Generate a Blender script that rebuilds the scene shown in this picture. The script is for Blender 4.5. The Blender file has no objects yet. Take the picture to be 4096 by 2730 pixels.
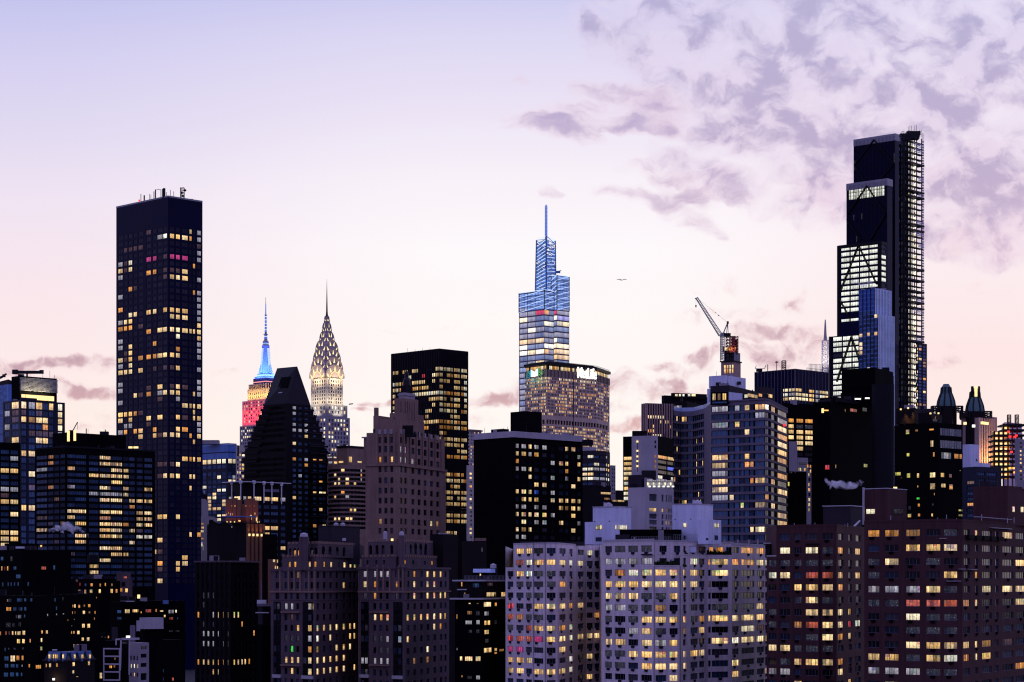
import bpy, math, random
from mathutils import Vector
RND = random.Random(11)
SC = bpy.context.scene
COL = SC.collection
# ---------------------------------------------------------------- camera
FPX, CX, HY, EYE = 8600.0, 2048.0, 2330.0, 50.0      # focal length and horizon in photo pixels, eye height in metres
cam_data = bpy.data.cameras.new("camera")
cam = bpy.data.objects.new("camera", cam_data)
COL.objects.link(cam)
cam.location = (0, 0, EYE)
cam.rotation_euler = (math.radians(90), 0, 0)
cam_data.sensor_width = 36.0
cam_data.lens = FPX / 4096 * 36
cam_data.shift_y = (HY - 1365) / 4096
cam_data.clip_start = 1.0
cam_data.clip_end = 30000
SC.camera = cam
SC.view_settings.view_transform = 'Standard'
SC.view_settings.look = 'None'
SC.view_settings.exposure = 0
SC.view_settings.gamma = 1
SC.cycles.max_bounces = 4
SC.cycles.diffuse_bounces = 2
SC.cycles.glossy_bounces = 2
SC.cycles.transparent_max_bounces = 12
SC.cycles.volume_bounces = 3
SC.cycles.use_denoising = True
SC.cycles.sample_clamp_indirect = 4.0
SC.cycles.filter_width = 1.2
# ---------------------------------------------------------------- world: dusk sky
def srgb(r, g, b):
 f = lambda c: (c / 255 / 12.92) if c / 255 <= 0.04045 else ((c / 255 + 0.055) / 1.055) ** 2.4
 return (f(r), f(g), f(b), 1.0)
class NT:
 def __init__(s, tree): s.t = tree
 def n(s, typ, **kw):
  nd = s.t.nodes.new(typ)
  for k, v in kw.items():
   if k.startswith('i_'):
    nd.inputs[k[2:].replace('_', ' ')].default_value = v
   else: setattr(nd, k, v)
  return nd
 def l(s, a, b): s.t.links.new(a, b)
 def math(s, op, a, b=None, c=None, clamp=False):
  nd = s.t.nodes.new('ShaderNodeMath'); nd.operation = op; nd.use_clamp = clamp
  for i, v in enumerate((a, b, c)):
   if v is None: continue
   if isinstance(v, (int, float)): nd.inputs[i].default_value = v
   else: s.l(v, nd.inputs[i])
  return nd.outputs[0]
 def mapr(s, v, a, b, c, d, smooth=True):
  nd = s.t.nodes.new('ShaderNodeMapRange'); nd.interpolation_type = 'SMOOTHSTEP' if smooth else 'LINEAR'
  s.l(v, nd.inputs[0])
  for i, x in enumerate((a, b, c, d)):
   if isinstance(x, (int, float)): nd.inputs[i + 1].default_value = x
   else: s.l(x, nd.inputs[i + 1])
  return nd.outputs[0]
 def mix(s, f, a, b, mode='MIX'):
  nd = s.t.nodes.new('ShaderNodeMix'); nd.data_type = 'RGBA'; nd.blend_type = mode
  for sock, v in ((nd.inputs[0], f), (nd.inputs[6], a), (nd.inputs[7], b)):
   if isinstance(v, (int, float)): sock.default_value = v
   elif isinstance(v, tuple): sock.default_value = v
   else: s.l(v, sock)
  return nd.outputs[2]
 def ramp(s, f, stops, interp='LINEAR'):
  nd = s.t.nodes.new('ShaderNodeValToRGB'); cr = nd.color_ramp; cr.interpolation = interp
  while len(cr.elements) < len(stops): cr.elements.new(0.5)
  for e, (p, c) in zip(cr.elements, stops): e.position = p; e.color = c
  s.l(f, nd.inputs[0]); return nd.outputs[0]
 def noise(s, vec, scale, detail=5, rough=0.55, dist=0.0):
  nd = s.t.nodes.new('ShaderNodeTexNoise'); nd.inputs['Scale'].default_value = scale
  nd.inputs['Detail'].default_value = detail; nd.inputs['Roughness'].default_value = rough
  nd.inputs['Distortion'].default_value = dist
  s.l(vec, nd.inputs['Vector']); return nd.outputs[0]
 def comb(s, x, y, z):
  nd = s.t.nodes.new('ShaderNodeCombineXYZ')
  for i, v in enumerate((x, y, z)):
   if isinstance(v, (int, float)): nd.inputs[i].default_value = v
   else: s.l(v, nd.inputs[i])
  return nd.outputs[0]
def make_world():
 w = bpy.data.worlds.new("World"); SC.world = w; w.use_nodes = True
 t = w.node_tree; t.nodes.clear(); N = NT(t)
 tc = t.nodes.new('ShaderNodeTexCoord')
 sp = t.nodes.new('ShaderNodeSeparateXYZ'); N.l(tc.outputs['Generated'], sp.inputs[0])
 x, y, z = sp.outputs
 yy = N.math('MAXIMUM', y, 0.08)
 u = N.math('DIVIDE', x, yy); v = N.math('DIVIDE', z, yy)
 # u, v = tangent of azimuth and elevation seen to the west; in thousandths below
 P2 = N.comb(u, v, 0.0)
 yv = lambda py: (HY - py) / FPX            # photo row -> tangent of elevation
 # sky gradient of the bright western sky
 vf = N.mapr(v, 0.0, 0.30, 0.0, 1.0, smooth=False)
 st = lambda lst: [((HY - py) / FPX / 0.30, srgb(*c)) for py, c in sorted(lst, key=lambda q: -q[0])]
 left = N.ramp(vf, st([(2330, (255, 240, 228)), (1800, (255, 240, 230)), (1450, (253, 234, 233)), (1100, (248, 230, 237)), (800, (240, 228, 243)),
        (500, (224, 217, 241)), (250, (214, 209, 241)), (0, (197, 197, 238)), (-200, (165, 167, 228))]))
 cent = N.ramp(vf, st([(2330, (255, 246, 236)), (1800, (255, 248, 241)), (1400, (255, 248, 246)), (1000, (254, 249, 251)), (700, (248, 241, 249)),
        (400, (234, 226, 245)), (150, (221, 216, 243)), (0, (208, 206, 241)), (-200, (180, 178, 230))]))
 right = N.ramp(vf, st([(2330, (255, 236, 228)), (1700, (255, 236, 230)), (1400, (254, 231, 230)), (1000, (252, 238, 242)), (600, (250, 242, 250)),
         (200, (246, 240, 252)), (0, (236, 230, 248)), (-200, (190, 186, 232))]))
 fl = N.mapr(u, (50 - CX) / FPX, (1900 - CX) / FPX, 0.0, 1.0)
 fr = N.mapr(u, (2500 - CX) / FPX, (3700 - CX) / FPX, 0.0, 1.0)
 west = N.mix(fr, N.mix(fl, left, cent), right)
 # ---- clouds: regions in the direction of the real ones, broken up by fractal noise
 def warp(vec, scale, amp):
  a = t.nodes.new('ShaderNodeTexNoise'); a.inputs['Scale'].default_value = scale; a.inputs['Detail'].default_value = 4; N.l(vec, a.inputs['Vector'])
  v_ = t.nodes.new('ShaderNodeVectorMath'); v_.operation = 'SUBTRACT'; N.l(a.outputs['Color'], v_.inputs[0]); v_.inputs[1].default_value = (.5, .5, .5)
  k_ = t.nodes.new('ShaderNodeVectorMath'); k_.operation = 'SCALE'; N.l(v_.outputs[0], k_.inputs[0]); k_.inputs['Scale'].default_value = amp
  r_ = t.nodes.new('ShaderNodeVectorMath'); r_.operation = 'ADD'; N.l(vec, r_.inputs[0]); N.l(k_.outputs[0], r_.inputs[1]); return r_.outputs[0]
 PW = warp(P2, 34, .026)
 PF = warp(PW, 90, .005)
 def blob(cx, cy, rx, ry, ang, s):
  mp = t.nodes.new('ShaderNodeMapping'); mp.vector_type = 'TEXTURE'
  mp.inputs['Location'].default_value = ((cx - CX) / FPX, (HY - cy) / FPX, 0)
  mp.inputs['Rotation'].default_value = (0, 0, math.radians(-ang))
  mp.inputs['Scale'].default_value = (rx / FPX, ry / FPX, 1)
  N.l(PW, mp.inputs['Vector'])
  ln = t.nodes.new('ShaderNodeVectorMath'); ln.operation = 'LENGTH'; N.l(mp.outputs[0], ln.inputs[0])
  return N.mapr(ln.outputs['Value'], 0.30, 1.08, s, 0.0)
 def group(lst, sx=1, sy=1):
  o = None
  for c in lst:
   q = blob(c[0], c[1], c[2] * sx, c[3] * sy, *c[4:]); o = q if o is None else N.math('MAXIMUM', o, q)
  return o
 # (x, y, rx, ry, tilt downwards to the right, strength) in photo pixels at the horizon scale
 streaks = group([(2180, 505, 210, 42, 16, .9), (2540, 430, 250, 78, 16, 1.0), (2440, 482, 260, 40, 8, .8), (2470, 650, 170, 34, 10, .5), (2720, 755, 160, 62, 30, .75), (2560, 640, 110, 30, 12, .35),
      (2700, 830, 190, 44, 30, .95), (2480, 765, 130, 32, 8, .55), (2210, 800, 60, 24, 10, .4), (2108, 318, 60, 40, 0, .22), (2330, 410, 120, 50, 20, .3)], 1.35, 1.6)
 low = group([(3090, 1335, 180, 38, 2, 1.0), (3120, 1425, 220, 50, -2, .85), (2810, 1405, 105, 36, -4, .95), (2620, 1548, 210, 48, 2, 1.0), (2650, 1455, 85, 32, 0, .8),
     (3180, 1215, 60, 46, -20, .8), (2910, 1130, 90, 30, 10, .35), (2860, 1160, 70, 20, 5, .3), (2500, 1600, 90, 32, 5, .7), (2500, 1680, 95, 18, 0, .9), (2760, 1470, 90, 40, 0, .6), (3260, 1345, 60, 30, 0, .6),
     (1985, 1570, 150, 36, -4, 1.0), (1920, 1690, 90, 40, 0, .35), (1510, 1586, 80, 12, -2, .8), (1445, 1612, 40, 9, 0, .7), (1400, 1720, 100, 40, 0, .3),
     (150, 1452, 300, 28, -2, .95), (420, 1470, 200, 16, 4, .6), (60, 1478, 200, 12, 3, .4), (290, 1562, 180, 26, 3, 1.1), (400, 1700, 120, 36, -10, .8),
     (900, 1460, 130, 14, 0, .35), (870, 1620, 80, 12, 0, .25), (3775, 1455, 110, 18, -12, .5), (3735, 1480, 45, 24, 0, .5), (3810, 970, 50, 40, 0, .45), (3800, 1390, 110, 26, 10, .3),
     (1700, 1300, 260, 10, -6, .2), (2950, 1265, 300, 30, 0, .3), (3980, 1120, 110, 40, 0, .25)], 1.45, 1.75)
 bank = group([(2640, 150, 360, 170, 14, .95), (2850, 320, 420, 210, 25, .80), (3250, 350, 600, 360, 20, 1.05), (3750, 250, 700, 480, 0, 1.0), (3400, 640, 460, 220, 14, 1.05),
      (3980, 700, 560, 330, 0, 1.05), (3100, 60, 560, 280, 0, .85), (2750, 480, 340, 110, 22, .72), (3050, 600, 440, 150, 24, .95), (3500, 800, 480, 170, 10, .85), (2900, 720, 340, 90, 26, .7), (3200, 250, 300, 160, 30, 1.0)], 1.2, 1.2)
 rot = t.nodes.new('ShaderNodeMapping'); rot.inputs['Rotation'].default_value = (0, 0, math.radians(-32)); rot.inputs['Scale'].default_value = (.75, 1.2, 1); N.l(PF, rot.inputs[0])
 nb = N.noise(rot.outputs[0], 44, 7, .56)
 nl = N.noise(PF, 75, 5, .55)
 wide = t.nodes.new('ShaderNodeMapping'); wide.inputs['Scale'].default_value = (.35, 1.3, 1); wide.inputs['Rotation'].default_value = (0, 0, math.radians(16)); N.l(PF, wide.inputs[0])
 ns = N.noise(wide.outputs[0], 66, 5, .5)
 dn = lambda m, n, a, c, e: N.math('MULTIPLY', N.mapr(N.math('ADD', n, N.math('MULTIPLY', N.math('SUBTRACT', m, 1.0), e)), a, c, 0.0, 1.0), N.mapr(m, 0.0, .22, 0.0, 1.0))
 dens_s = dn(streaks, ns, .14, .78, .26)
 dens_l = dn(low, nl, .16, .76, .28)
 dens_b = dn(bank, nb, .16, .72, .20)
 mott = N.noise(PF, 48, 6, .55)
 front = N.mapr(y, 0.1, 0.3, 0.0, 1.0)
 shade = N.mapr(N.math('MULTIPLY', dens_b, N.mapr(mott, .36, .60, .15, 1.0)), .1, .8, 0.0, 1.0)
 c_b = N.mix(shade, N.ramp(vf, st([(1000, (240, 216, 230)), (0, (222, 214, 240))])), N.ramp(vf, st([(1000, (202, 180, 206)), (600, (190, 174, 206)), (0, (184, 177, 213))])))
 c_s = N.mix(N.mapr(dens_s, .2, .95, 0.0, 1.0), srgb(236, 212, 228), N.ramp(vf, st([(1000, (200, 176, 202)), (400, (184, 168, 206))])))
 c_l = N.mix(N.mapr(dens_l, .2, .95, 0.0, 1.0), srgb(246, 216, 218), N.ramp(vf, st([(1800, (230, 182, 172)), (1500, (192, 154, 168)), (1150, (206, 172, 186))])))
 west = N.mix(N.math('MULTIPLY', N.mapr(bank, 0.0, 1.0, 0.0, .55), N.mapr(mott, .34, .58, .35, 1.0)), west, N.ramp(vf, st([(1000, (238, 216, 232)), (0, (218, 208, 236))])))
 col = N.mix(N.mapr(dens_b, 0.0, .8, 0.0, .97), west, c_b)
 col = N.mix(N.mapr(dens_s, 0.0, .85, 0.0, .92), col, c_s)
 col = N.mix(N.mapr(dens_l, 0.0, .85, 0.0, .92), col, c_l)
 # ---- the dim half of the sky, overhead and to the east
 el = N.math('MAXIMUM', z, 0.0)
 east = N.ramp(el, [(0.0, (.20, .155, .32, 1)), (.25, (.29, .255, .62, 1)), (1.0, (.36, .38, .94, 1))])
 f = N.mapr(y, 0.02, 0.66, 0.0, 1.0)
 f2 = N.mapr(z, 0.30, 0.62, 1.0, 0.0)
 full = N.mix(N.math('MULTIPLY', f, f2), east, N.mix(front, east, col))
 full = N.mix(N.mapr(z, -0.06, -0.01, 1.0, 0.0), full, (.01, .008, .014, 1))
 bg = t.nodes.new('ShaderNodeBackground'); N.l(full, bg.inputs[0]); bg.inputs[1].default_value = 1.0
 out = t.nodes.new('ShaderNodeOutputWorld'); N.l(bg.outputs[0], out.inputs[0])
 w.cycles.sampling_method = 'MANUAL'; w.cycles.sample_map_resolution = 1024
make_world()
# ---------------------------------------------------------------- materials
MATS = {}
def new_mat(name):
 m = bpy.data.materials.new(name); m.use_nodes = True
 MATS[name] = m; t = m.node_tree; t.nodes.clear()
 N = NT(t); out = t.nodes.new('ShaderNodeOutputMaterial')
 return m, t, N, out
def wall_mat(name, col, rough=.85, var=.25, spec=.25, metal=0.0, brick=None, streak=.2, panel=None):
 m, t, N, out = new_mat(name)
 tc = t.nodes.new('ShaderNodeTexCoord'); p = tc.outputs['Object']
 n1 = N.noise(p, .12, 4, .6)
 mp = t.nodes.new('ShaderNodeMapping'); mp.inputs['Scale'].default_value = (1.1, 1.1, .05); N.l(p, mp.inputs[0])
 n2 = N.noise(mp.outputs[0], 1.0, 4, .6)
 n3 = N.noise(p, 2.2, 3, .6)
 f = N.math('ADD', N.math('MULTIPLY', N.math('SUBTRACT', n1, .5), var * 2.2),
      N.math('ADD', N.math('MULTIPLY', N.math('SUBTRACT', n2, .5), streak * 2.2), N.math('MULTIPLY', N.math('SUBTRACT', n3, .5), var * 1.2)))
 k = N.math('ADD', f, 1.0)
 if brick:
  sz = t.nodes.new('ShaderNodeSeparateXYZ'); N.l(p, sz.inputs[0])
  w = N.math('FRACT', N.math('DIVIDE', sz.outputs[2], brick))
  k = N.math('MULTIPLY', k, N.mapr(N.math('ABSOLUTE', N.math('SUBTRACT', w, .5)), .38, .5, 1.0, .78))
 sc = t.nodes.new('ShaderNodeVectorMath'); sc.operation = 'SCALE'; sc.inputs[0].default_value = col[:3]; N.l(k, sc.inputs['Scale'])
 b = t.nodes.new('ShaderNodeBsdfPrincipled')
 N.l(sc.outputs[0], b.inputs['Base Color']); b.inputs['Roughness'].default_value = rough
 b.inputs['Specular IOR Level'].default_value = spec; b.inputs['Metallic'].default_value = metal
 N.l(b.outputs[0], out.inputs[0])
 return m
def lamp_mat(name, col, st=1.0):
 m, t, N, out = new_mat(name)
 e = t.nodes.new('ShaderNodeEmission'); e.inputs[0].default_value = (*col, 1); e.inputs[1].default_value = st
 N.l(e.outputs[0], out.inputs[0]); m.cycles.emission_sampling = 'NONE'
 return m
def pane_mat(name, rough=.12, spec=.5, contrast=1.0, glint=False):
 m, t, N, out = new_mat(name)
 g = t.nodes.new('ShaderNodeAttribute'); g.attribute_name = 'glow'
 ti = t.nodes.new('ShaderNodeAttribute'); ti.attribute_name = 'tint'
 uv = t.nodes.new('ShaderNodeUVMap'); uv.uv_map = 'UVMap'
 mp = t.nodes.new('ShaderNodeMapping'); mp.inputs['Scale'].default_value = (6.0, .5, 1); N.l(uv.outputs[0], mp.inputs[0])
 n1 = N.noise(mp.outputs[0], 1.0, 2, .5)
 n2 = N.noise(uv.outputs[0], 3.1, 3, .6)
 fr = t.nodes.new('ShaderNodeVectorMath'); fr.operation = 'FRACTION'; N.l(uv.outputs[0], fr.inputs[0])
 s = t.nodes.new('ShaderNodeSeparateXYZ'); N.l(fr.outputs[0], s.inputs[0])
 a = N.mapr(n1, .36, .64, 1 - .42 * contrast, 1.12)
 b2 = N.mapr(n2, .36, .58, 1 - .40 * contrast, 1.1)
 c = N.mapr(s.outputs[1], 0.0, .8, .72, 1.1)
 pat = N.math('MULTIPLY', N.math('MULTIPLY', a, b2), c)
 if glint: pat = N.math('ADD', pat, N.mapr(N.noise(uv.outputs[0], 4.2, 3, .6), .61, .72, 0.0, 16.0))  # glints of bright reflections painted as emissive speckles
 sc = t.nodes.new('ShaderNodeVectorMath'); sc.operation = 'SCALE'; N.l(g.outputs['Color'], sc.inputs[0]); N.l(pat, sc.inputs['Scale'])
 b = t.nodes.new('ShaderNodeBsdfPrincipled')
 tn = t.nodes.new('ShaderNodeVectorMath'); tn.operation = 'SCALE'; N.l(ti.outputs['Color'], tn.inputs[0]); N.l(N.mapr(n1, .3, .7, .6, 1.25), tn.inputs['Scale'])
 N.l(tn.outputs[0], b.inputs['Base Color']); b.inputs['Roughness'].default_value = rough
 b.inputs['Specular IOR Level'].default_value = spec * .42
 N.l(sc.outputs[0], b.inputs['Emission Color']); b.inputs['Emission Strength'].default_value = 1.0
 N.l(b.outputs[0], out.inputs[0]); m.cycles.emission_sampling = 'NONE'
 return m
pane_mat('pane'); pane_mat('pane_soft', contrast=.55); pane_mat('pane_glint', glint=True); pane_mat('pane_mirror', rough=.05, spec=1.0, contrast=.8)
W = wall_mat
W('white_brick', (.74, .65, .66), brick=.45, streak=.42, var=.30); W('white_render', (.72, .75, .92), streak=.26, var=.2)
W('red_brick', (.072, .027, .030), brick=.45, streak=.45, var=.4); W('tan_brick', (.26, .165, .13), brick=.6, streak=.4, var=.35)
W('prewar_brick', (.115, .080, .092), brick=.5, streak=.45, var=.4); W('prewar_red', (.085, .035, .035), brick=.5, streak=.3)
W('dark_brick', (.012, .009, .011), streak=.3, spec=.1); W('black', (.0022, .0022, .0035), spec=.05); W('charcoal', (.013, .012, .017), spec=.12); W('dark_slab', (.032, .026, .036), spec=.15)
W('bronze_glass', (.0006, .0025, .030), rough=.25, spec=.09, var=.5); W('black_glass', (.003, .003, .006), rough=.3, spec=.10, var=.5)
W('navy_glass', (.005, .010, .034), rough=.3, spec=.22, var=.5); W('blue_glass', (.09, .22, .56), rough=.25, spec=.5, var=.35, streak=.4)  # blue_glass carries the sky's reflection in its base colour
W('pale_blue_glass', (.40, .50, .70), rough=.3, spec=.6); W('sky_painted_glass', (.70, .84, .97), rough=.3, spec=.7, streak=.3); W('concrete', (.30, .275, .30)); W('pale_concrete', (.46, .43, .46)); W('grey_stone', (.36, .33, .35), streak=.25)
W('metlife_stone', (.62, .46, .37), streak=.15); W('limestone', (.50, .45, .42), streak=.2); W('dark_metal', (.014, .013, .017), rough=.55, spec=.2)
W('steel', (.30, .30, .33), rough=.45, spec=.5, metal=.3); W('crown_steel', (.42, .34, .34), rough=.42, spec=.6, metal=.1); W('white_metal', (.72, .72, .78), rough=.5)
W('red_metal', (.28, .05, .06), rough=.6); W('copper_green', (.10, .19, .19), rough=.6); W('terracotta', (.22, .10, .06)); W('slab_edge', (.17, .145, .185), streak=.2)
W('bronze_metal', (.007, .006, .010), rough=.5, spec=.15); W('pale_trim', (.50, .48, .52)); W('blue_paint', (.12, .2, .42)); W('asphalt', (.03, .03, .033)); W('frame_white', (.13, .14, .2), var=.05, streak=0)
W('frame_dark', (.02, .02, .03), var=.05, streak=0); W('leaf', (.03, .05, .02)); W('bird_grey', (.25, .22, .24)); W('netting', (.68, .64, .66), streak=.3); W('rose_stone', (.46, .30, .26))
lamp_mat('lamp_white', (1.0, .97, .9), 1.6); lamp_mat('sign_white', (1.0, .97, 1.0), 2.2); lamp_mat('sign_cyan', (.02, .45, .62), 1.3); lamp_mat('sign_green', (.10, .50, .22), .9); lamp_mat('sign_yellow', (.8, .8, .25), 1.0)
lamp_mat('lamp_warm', (1.0, .70, .30), 1.6); lamp_mat('lamp_orange', (1.0, .42, .10), 2.0); lamp_mat('lamp_red', (1.0, .04, .05), 1.6); lamp_mat('led_blue', (.10, .22, 1.0), 1.2); lamp_mat('led_pale', (.55, .70, 1.0), 1.3)
lamp_mat('crown_lamp', (1.0, .80, .42), 1.35); lamp_mat('led_deep', (.05, .12, .62), .9); lamp_mat('led_rose', (1.0, .35, .38), 1.1)
# ---------------------------------------------------------------- geometry helpers
def XY(x, d): return Vector(((x - CX) / FPX * d, d))
def ZP(y, d): return EYE + (HY - y) / FPX * d
def P3(x, y, d): return Vector(((x - CX) / FPX * d, d, ZP(y, d)))
def proj(v): return (CX + FPX * v[0] / v[1], HY - FPX * (v[2] - EYE) / v[1])
def ray(p, k): return p * (1 + k / p.length)       # a point k metres farther along the same line of sight
def v3(p, z): return Vector((p[0], p[1], z))
UP = Vector((0, 0, 1))
CROPS = {'A': (350, 700, .5102), 'B': (0, 1350, .4464), 'C': (800, 1100, .4464), 'D': (1500, 1350, .4464), 'E': (2300, 1350, .4464), 'F': (3072, 1350, .4464),
   'G': (0, 2030, .4464), 'H': (800, 2030, .4464), 'I': (1500, 2030, .4464), 'J': (2300, 2030, .4464), 'K': (3072, 2030, .4464),
   'S': (3072, 500, .5421), 'V': (1900, 780, .4464), 'T': (2700, 1150, .2979), 'U': (3600, 1480, .3827), 'X': (880, 1400, .4464), 'Y': (780, 1880, .2551)}
def cx(c, x): return CROPS[c][0] + CROPS[c][2] * x
def cy(c, y): return CROPS[c][1] + CROPS[c][2] * y
def cs(c, s): return CROPS[c][2] * s
class MB:
 """collects quads, boxes, bars; becomes ONE mesh object"""
 def __init__(s): s.v = []; s.f = []; s.m = []; s.a = {}
 def face(s, pts, mat, uv=None, glow=None, tint=None):
  i = len(s.v); s.v.extend(Vector(p) for p in pts); s.f.append(tuple(range(i, i + len(pts)))); s.m.append(mat)
  if uv is not None: s.a[len(s.f) - 1] = (uv, glow, tint)
 def box(s, o, a, b, c, mat):
  o, a, b, c = Vector(o), Vector(a), Vector(b), Vector(c)
  q = [o, o + a, o + a + b, o + b]; r = [p + c for p in q]
  i = len(s.v); s.v.extend(q + r)
  for f in ((3, 2, 1, 0), (4, 5, 6, 7), (0, 1, 5, 4), (1, 2, 6, 5), (2, 3, 7, 6), (3, 0, 4, 7)):
   s.f.append(tuple(i + k for k in f)); s.m.append(mat)
 def cbox(s, c, sx, sy, sz, mat):
  c = Vector(c); s.box(c - Vector((sx / 2, sy / 2, sz / 2)), (sx, 0, 0), (0, sy, 0), (0, 0, sz), mat)
 def bar(s, a, b, w, mat, h=None):
  a, b = Vector(a), Vector(b); d = (b - a)
  if d.length < 1e-6: return
  d.normalize(); r = d.cross(UP)
  if r.length < 1e-3: r = Vector((1, 0, 0))
  r.normalize(); q = r.cross(d).normalized(); h = h or w
  s.box(a - r * w / 2 - q * h / 2, r * w, q * h, b - a, mat)
 def prism(s, pts, z0, z1, mat, top=None):
  n = len(pts)
  for i in range(n):
   p, q = pts[i], pts[(i + 1) % n]
   s.face([v3(p, z0), v3(q, z0), v3(q, z1), v3(p, z1)], mat)
  s.face([v3(p, z1) for p in pts], top or mat)
 def frustum(s, p0, z0, p1, z1, mat, cap=True):
  n = len(p0)
  for i in range(n):
   j = (i + 1) % n
   s.face([v3(p0[i], z0), v3(p0[j], z0), v3(p1[j], z1), v3(p1[i], z1)], mat)
  if cap: s.face([v3(p, z1) for p in p1], mat)
 def lathe(s, c, prof, n, mat, rot=0.0, sq=1.0):
  ring = lambda r: [Vector((c[0] + r * math.cos(rot + 2 * math.pi * k / n), c[1] + r * math.sin(rot + 2 * math.pi * k / n))) for k in range(n)]
  for (r0, z0), (r1, z1) in zip(prof, prof[1:]): s.frustum(ring(r0), z0, ring(r1), z1, mat, cap=False)
  s.face([v3(p, prof[-1][1]) for p in ring(max(prof[-1][0], 1e-3))], mat)
 def build(s, name, parent=None, loc=None):
  me = bpy.data.meshes.new(name)
  loc = Vector(loc) if loc is not None else Vector((0, 0, 0))
  me.from_pydata([p - loc for p in s.v], [], s.f)
  keys = []
  for k in s.m:
   if k not in keys: keys.append(k)
  for k in keys: me.materials.append(MATS[k])
  idx = {k: i for i, k in enumerate(keys)}
  me.polygons.foreach_set('material_index', [idx[k] for k in s.m])
  if s.a:
   nl = len(me.loops)
   uv = [0.0] * (nl * 2); gl = [0.0] * (nl * 4); ti = [0.0] * (nl * 4)
   li = 0
   for fi, f in enumerate(s.f):
    a = s.a.get(fi)
    for k in range(len(f)):
     if a:
      uv[2 * li:2 * li + 2] = a[0][k]
      gl[4 * li:4 * li + 4] = [*a[1][:3], 1]; ti[4 * li:4 * li + 4] = [*a[2][:3], 1]
     li += 1
   me.uv_layers.new(name='UVMap').data.foreach_set('uv', uv)
   me.attributes.new('glow', 'FLOAT_COLOR', 'CORNER').data.foreach_set('color', gl)
   me.attributes.new('tint', 'FLOAT_COLOR', 'CORNER').data.foreach_set('color', ti)
  ob = bpy.data.objects.new(name, me); COL.objects.link(ob)
  if parent is not None: ob.parent = parent
  else: ob.location = loc
  return ob
GLOW = {'w': (1.38, .88, .36), 'W': (1.5, 1.28, .84), 'd': (.36, .18, .06), 'o': (1.05, .44, .095), 'r': (.95, .07, .09), 'p': (.62, .06, .24), 'b': (.05, .12, .95),
  'g': (.10, .95, .10), 'y': (.85, .75, .16), 'c': (.42, .40, .46), 'm': (.030, .029, .036), 'D': (.085, .045, .045), 'R': (.62, .13, .07), 'v': (.55, .5, 1.0), 'B': (.025, .06, .16), 'x': (0, 0, 0)}
def glow_of(k):
 c = GLOW[k]; s = RND.uniform(.55, 1.2) ** (1 if k in 'wWo' else .3); q = RND.uniform(.90, 1.16) if k in 'wW' else 1.0
 return (c[0] * s, c[1] * s * q, c[2] * s * q ** 3)
PAL = {'office': 'wwwwWWwwdo', 'white': 'WWWWWwwc', 'cool': 'WWWWcccc', 'home': 'wwwwwwWWdoodD', 'dim': 'ddDDow', 'warm': 'wwwwwWo'}
def dark_tint(style):
 r = RND.random()
 if style == 'blue':
  k = RND.uniform(.25, 1.4); return (.07 * k, .14 * k, .25 * k)
 if style == 'paleblue':
  k = RND.uniform(.5, 1.0); return (.16 * k, .30 * k, .60 * k)
 if style == 'grey':
  k = RND.uniform(.2, 1.0); return (.16 * k, .17 * k, .20 * k)
 if style == 'home':
  if r < .5: return (.003, .003, .006)
  if r < .84: k = RND.uniform(.3, 1.1); return (.03 * k, .055 * k, .10 * k)
  k = RND.uniform(.3, 1.1); return (.09 * k, .09 * k, .11 * k)
 if style == 'black': return (.004, .004, .007)
 return (.003, .004, .010) if r < .75 else (.015, .025, .055)
class Win:
 __slots__ = ('c', 'w', 'h', 'o', 'ux', 'n', 'pn', 'fr', 'glow', 'tint', 'depth', 'key', 'fm', 'row', 'k')
 def mesh(s, mb):
  ux, n = s.ux, s.n; far = s.c[1] > 950
  inn = -n * s.depth
  for i in range(s.pn):
   a = s.o + ux * (s.w * i / s.pn) + inn; b = s.o + ux * (s.w * (i + 1) / s.pn) + inn
   ou, ov = RND.randrange(60), RND.randrange(60)
   br = RND.choice((1.1, 1.05, 1.0, .9, .8, .55, .3) if not far else (1.1, 1, .9, .8)) if s.pn > 1 else 1.0
   g = tuple(q * br for q in s.glow)
   lit = sum(s.glow) > .3
   if lit and not far and RND.random() < .28:      # a blind let down over part of the pane
    t = RND.uniform(.25, .75); z = UP * (s.h * (1 - t))
    g2 = tuple(q * RND.uniform(.35, .8) for q in g)
    m1, m2 = a + z, b + z
    mb.face([a, b, m2, m1], s.key, [(ou, ov), (ou + .99, ov), (ou + .99, ov + 1 - t), (ou, ov + 1 - t)], g, s.tint)
    mb.face([m1, m2, b + UP * s.h, a + UP * s.h], s.key, [(ou, ov + 1 - t), (ou + .99, ov + 1 - t), (ou + .99, ov + .99), (ou, ov + .99)], g2, (.25, .22, .2))
   else:
    mb.face([a, b, b + UP * s.h, a + UP * s.h], s.key, [(ou, ov), (ou + .99, ov), (ou + .99, ov + .99), (ou, ov + .99)], g, s.tint)
  if s.fr > 0:
   f = s.fr; o = s.o + inn + n * .01; t = n * min(.06, max(.02, s.depth * .5))
   for i in range(s.pn + 1):
    p = o + ux * min(max(s.w * i / s.pn - f / 2, 0), s.w - f)
    if far: mb.face([p + t, p + t + ux * f, p + t + ux * f + UP * s.h, p + t + UP * s.h], s.fm)
    else: mb.box(p, ux * f, t, UP * s.h, s.fm)
   if not far:
    for zz in (0, s.h - f): mb.box(o + UP * zz, ux * s.w, t * .9, UP * f, s.fm)
def line_u(p0, ux, x):
 """distance along the wall p0 + u*ux at which photo column x meets it"""
 k = (x - CX) / FPX
 return (k * p0.y - p0.x) / (ux.x - k * ux.y)
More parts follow.
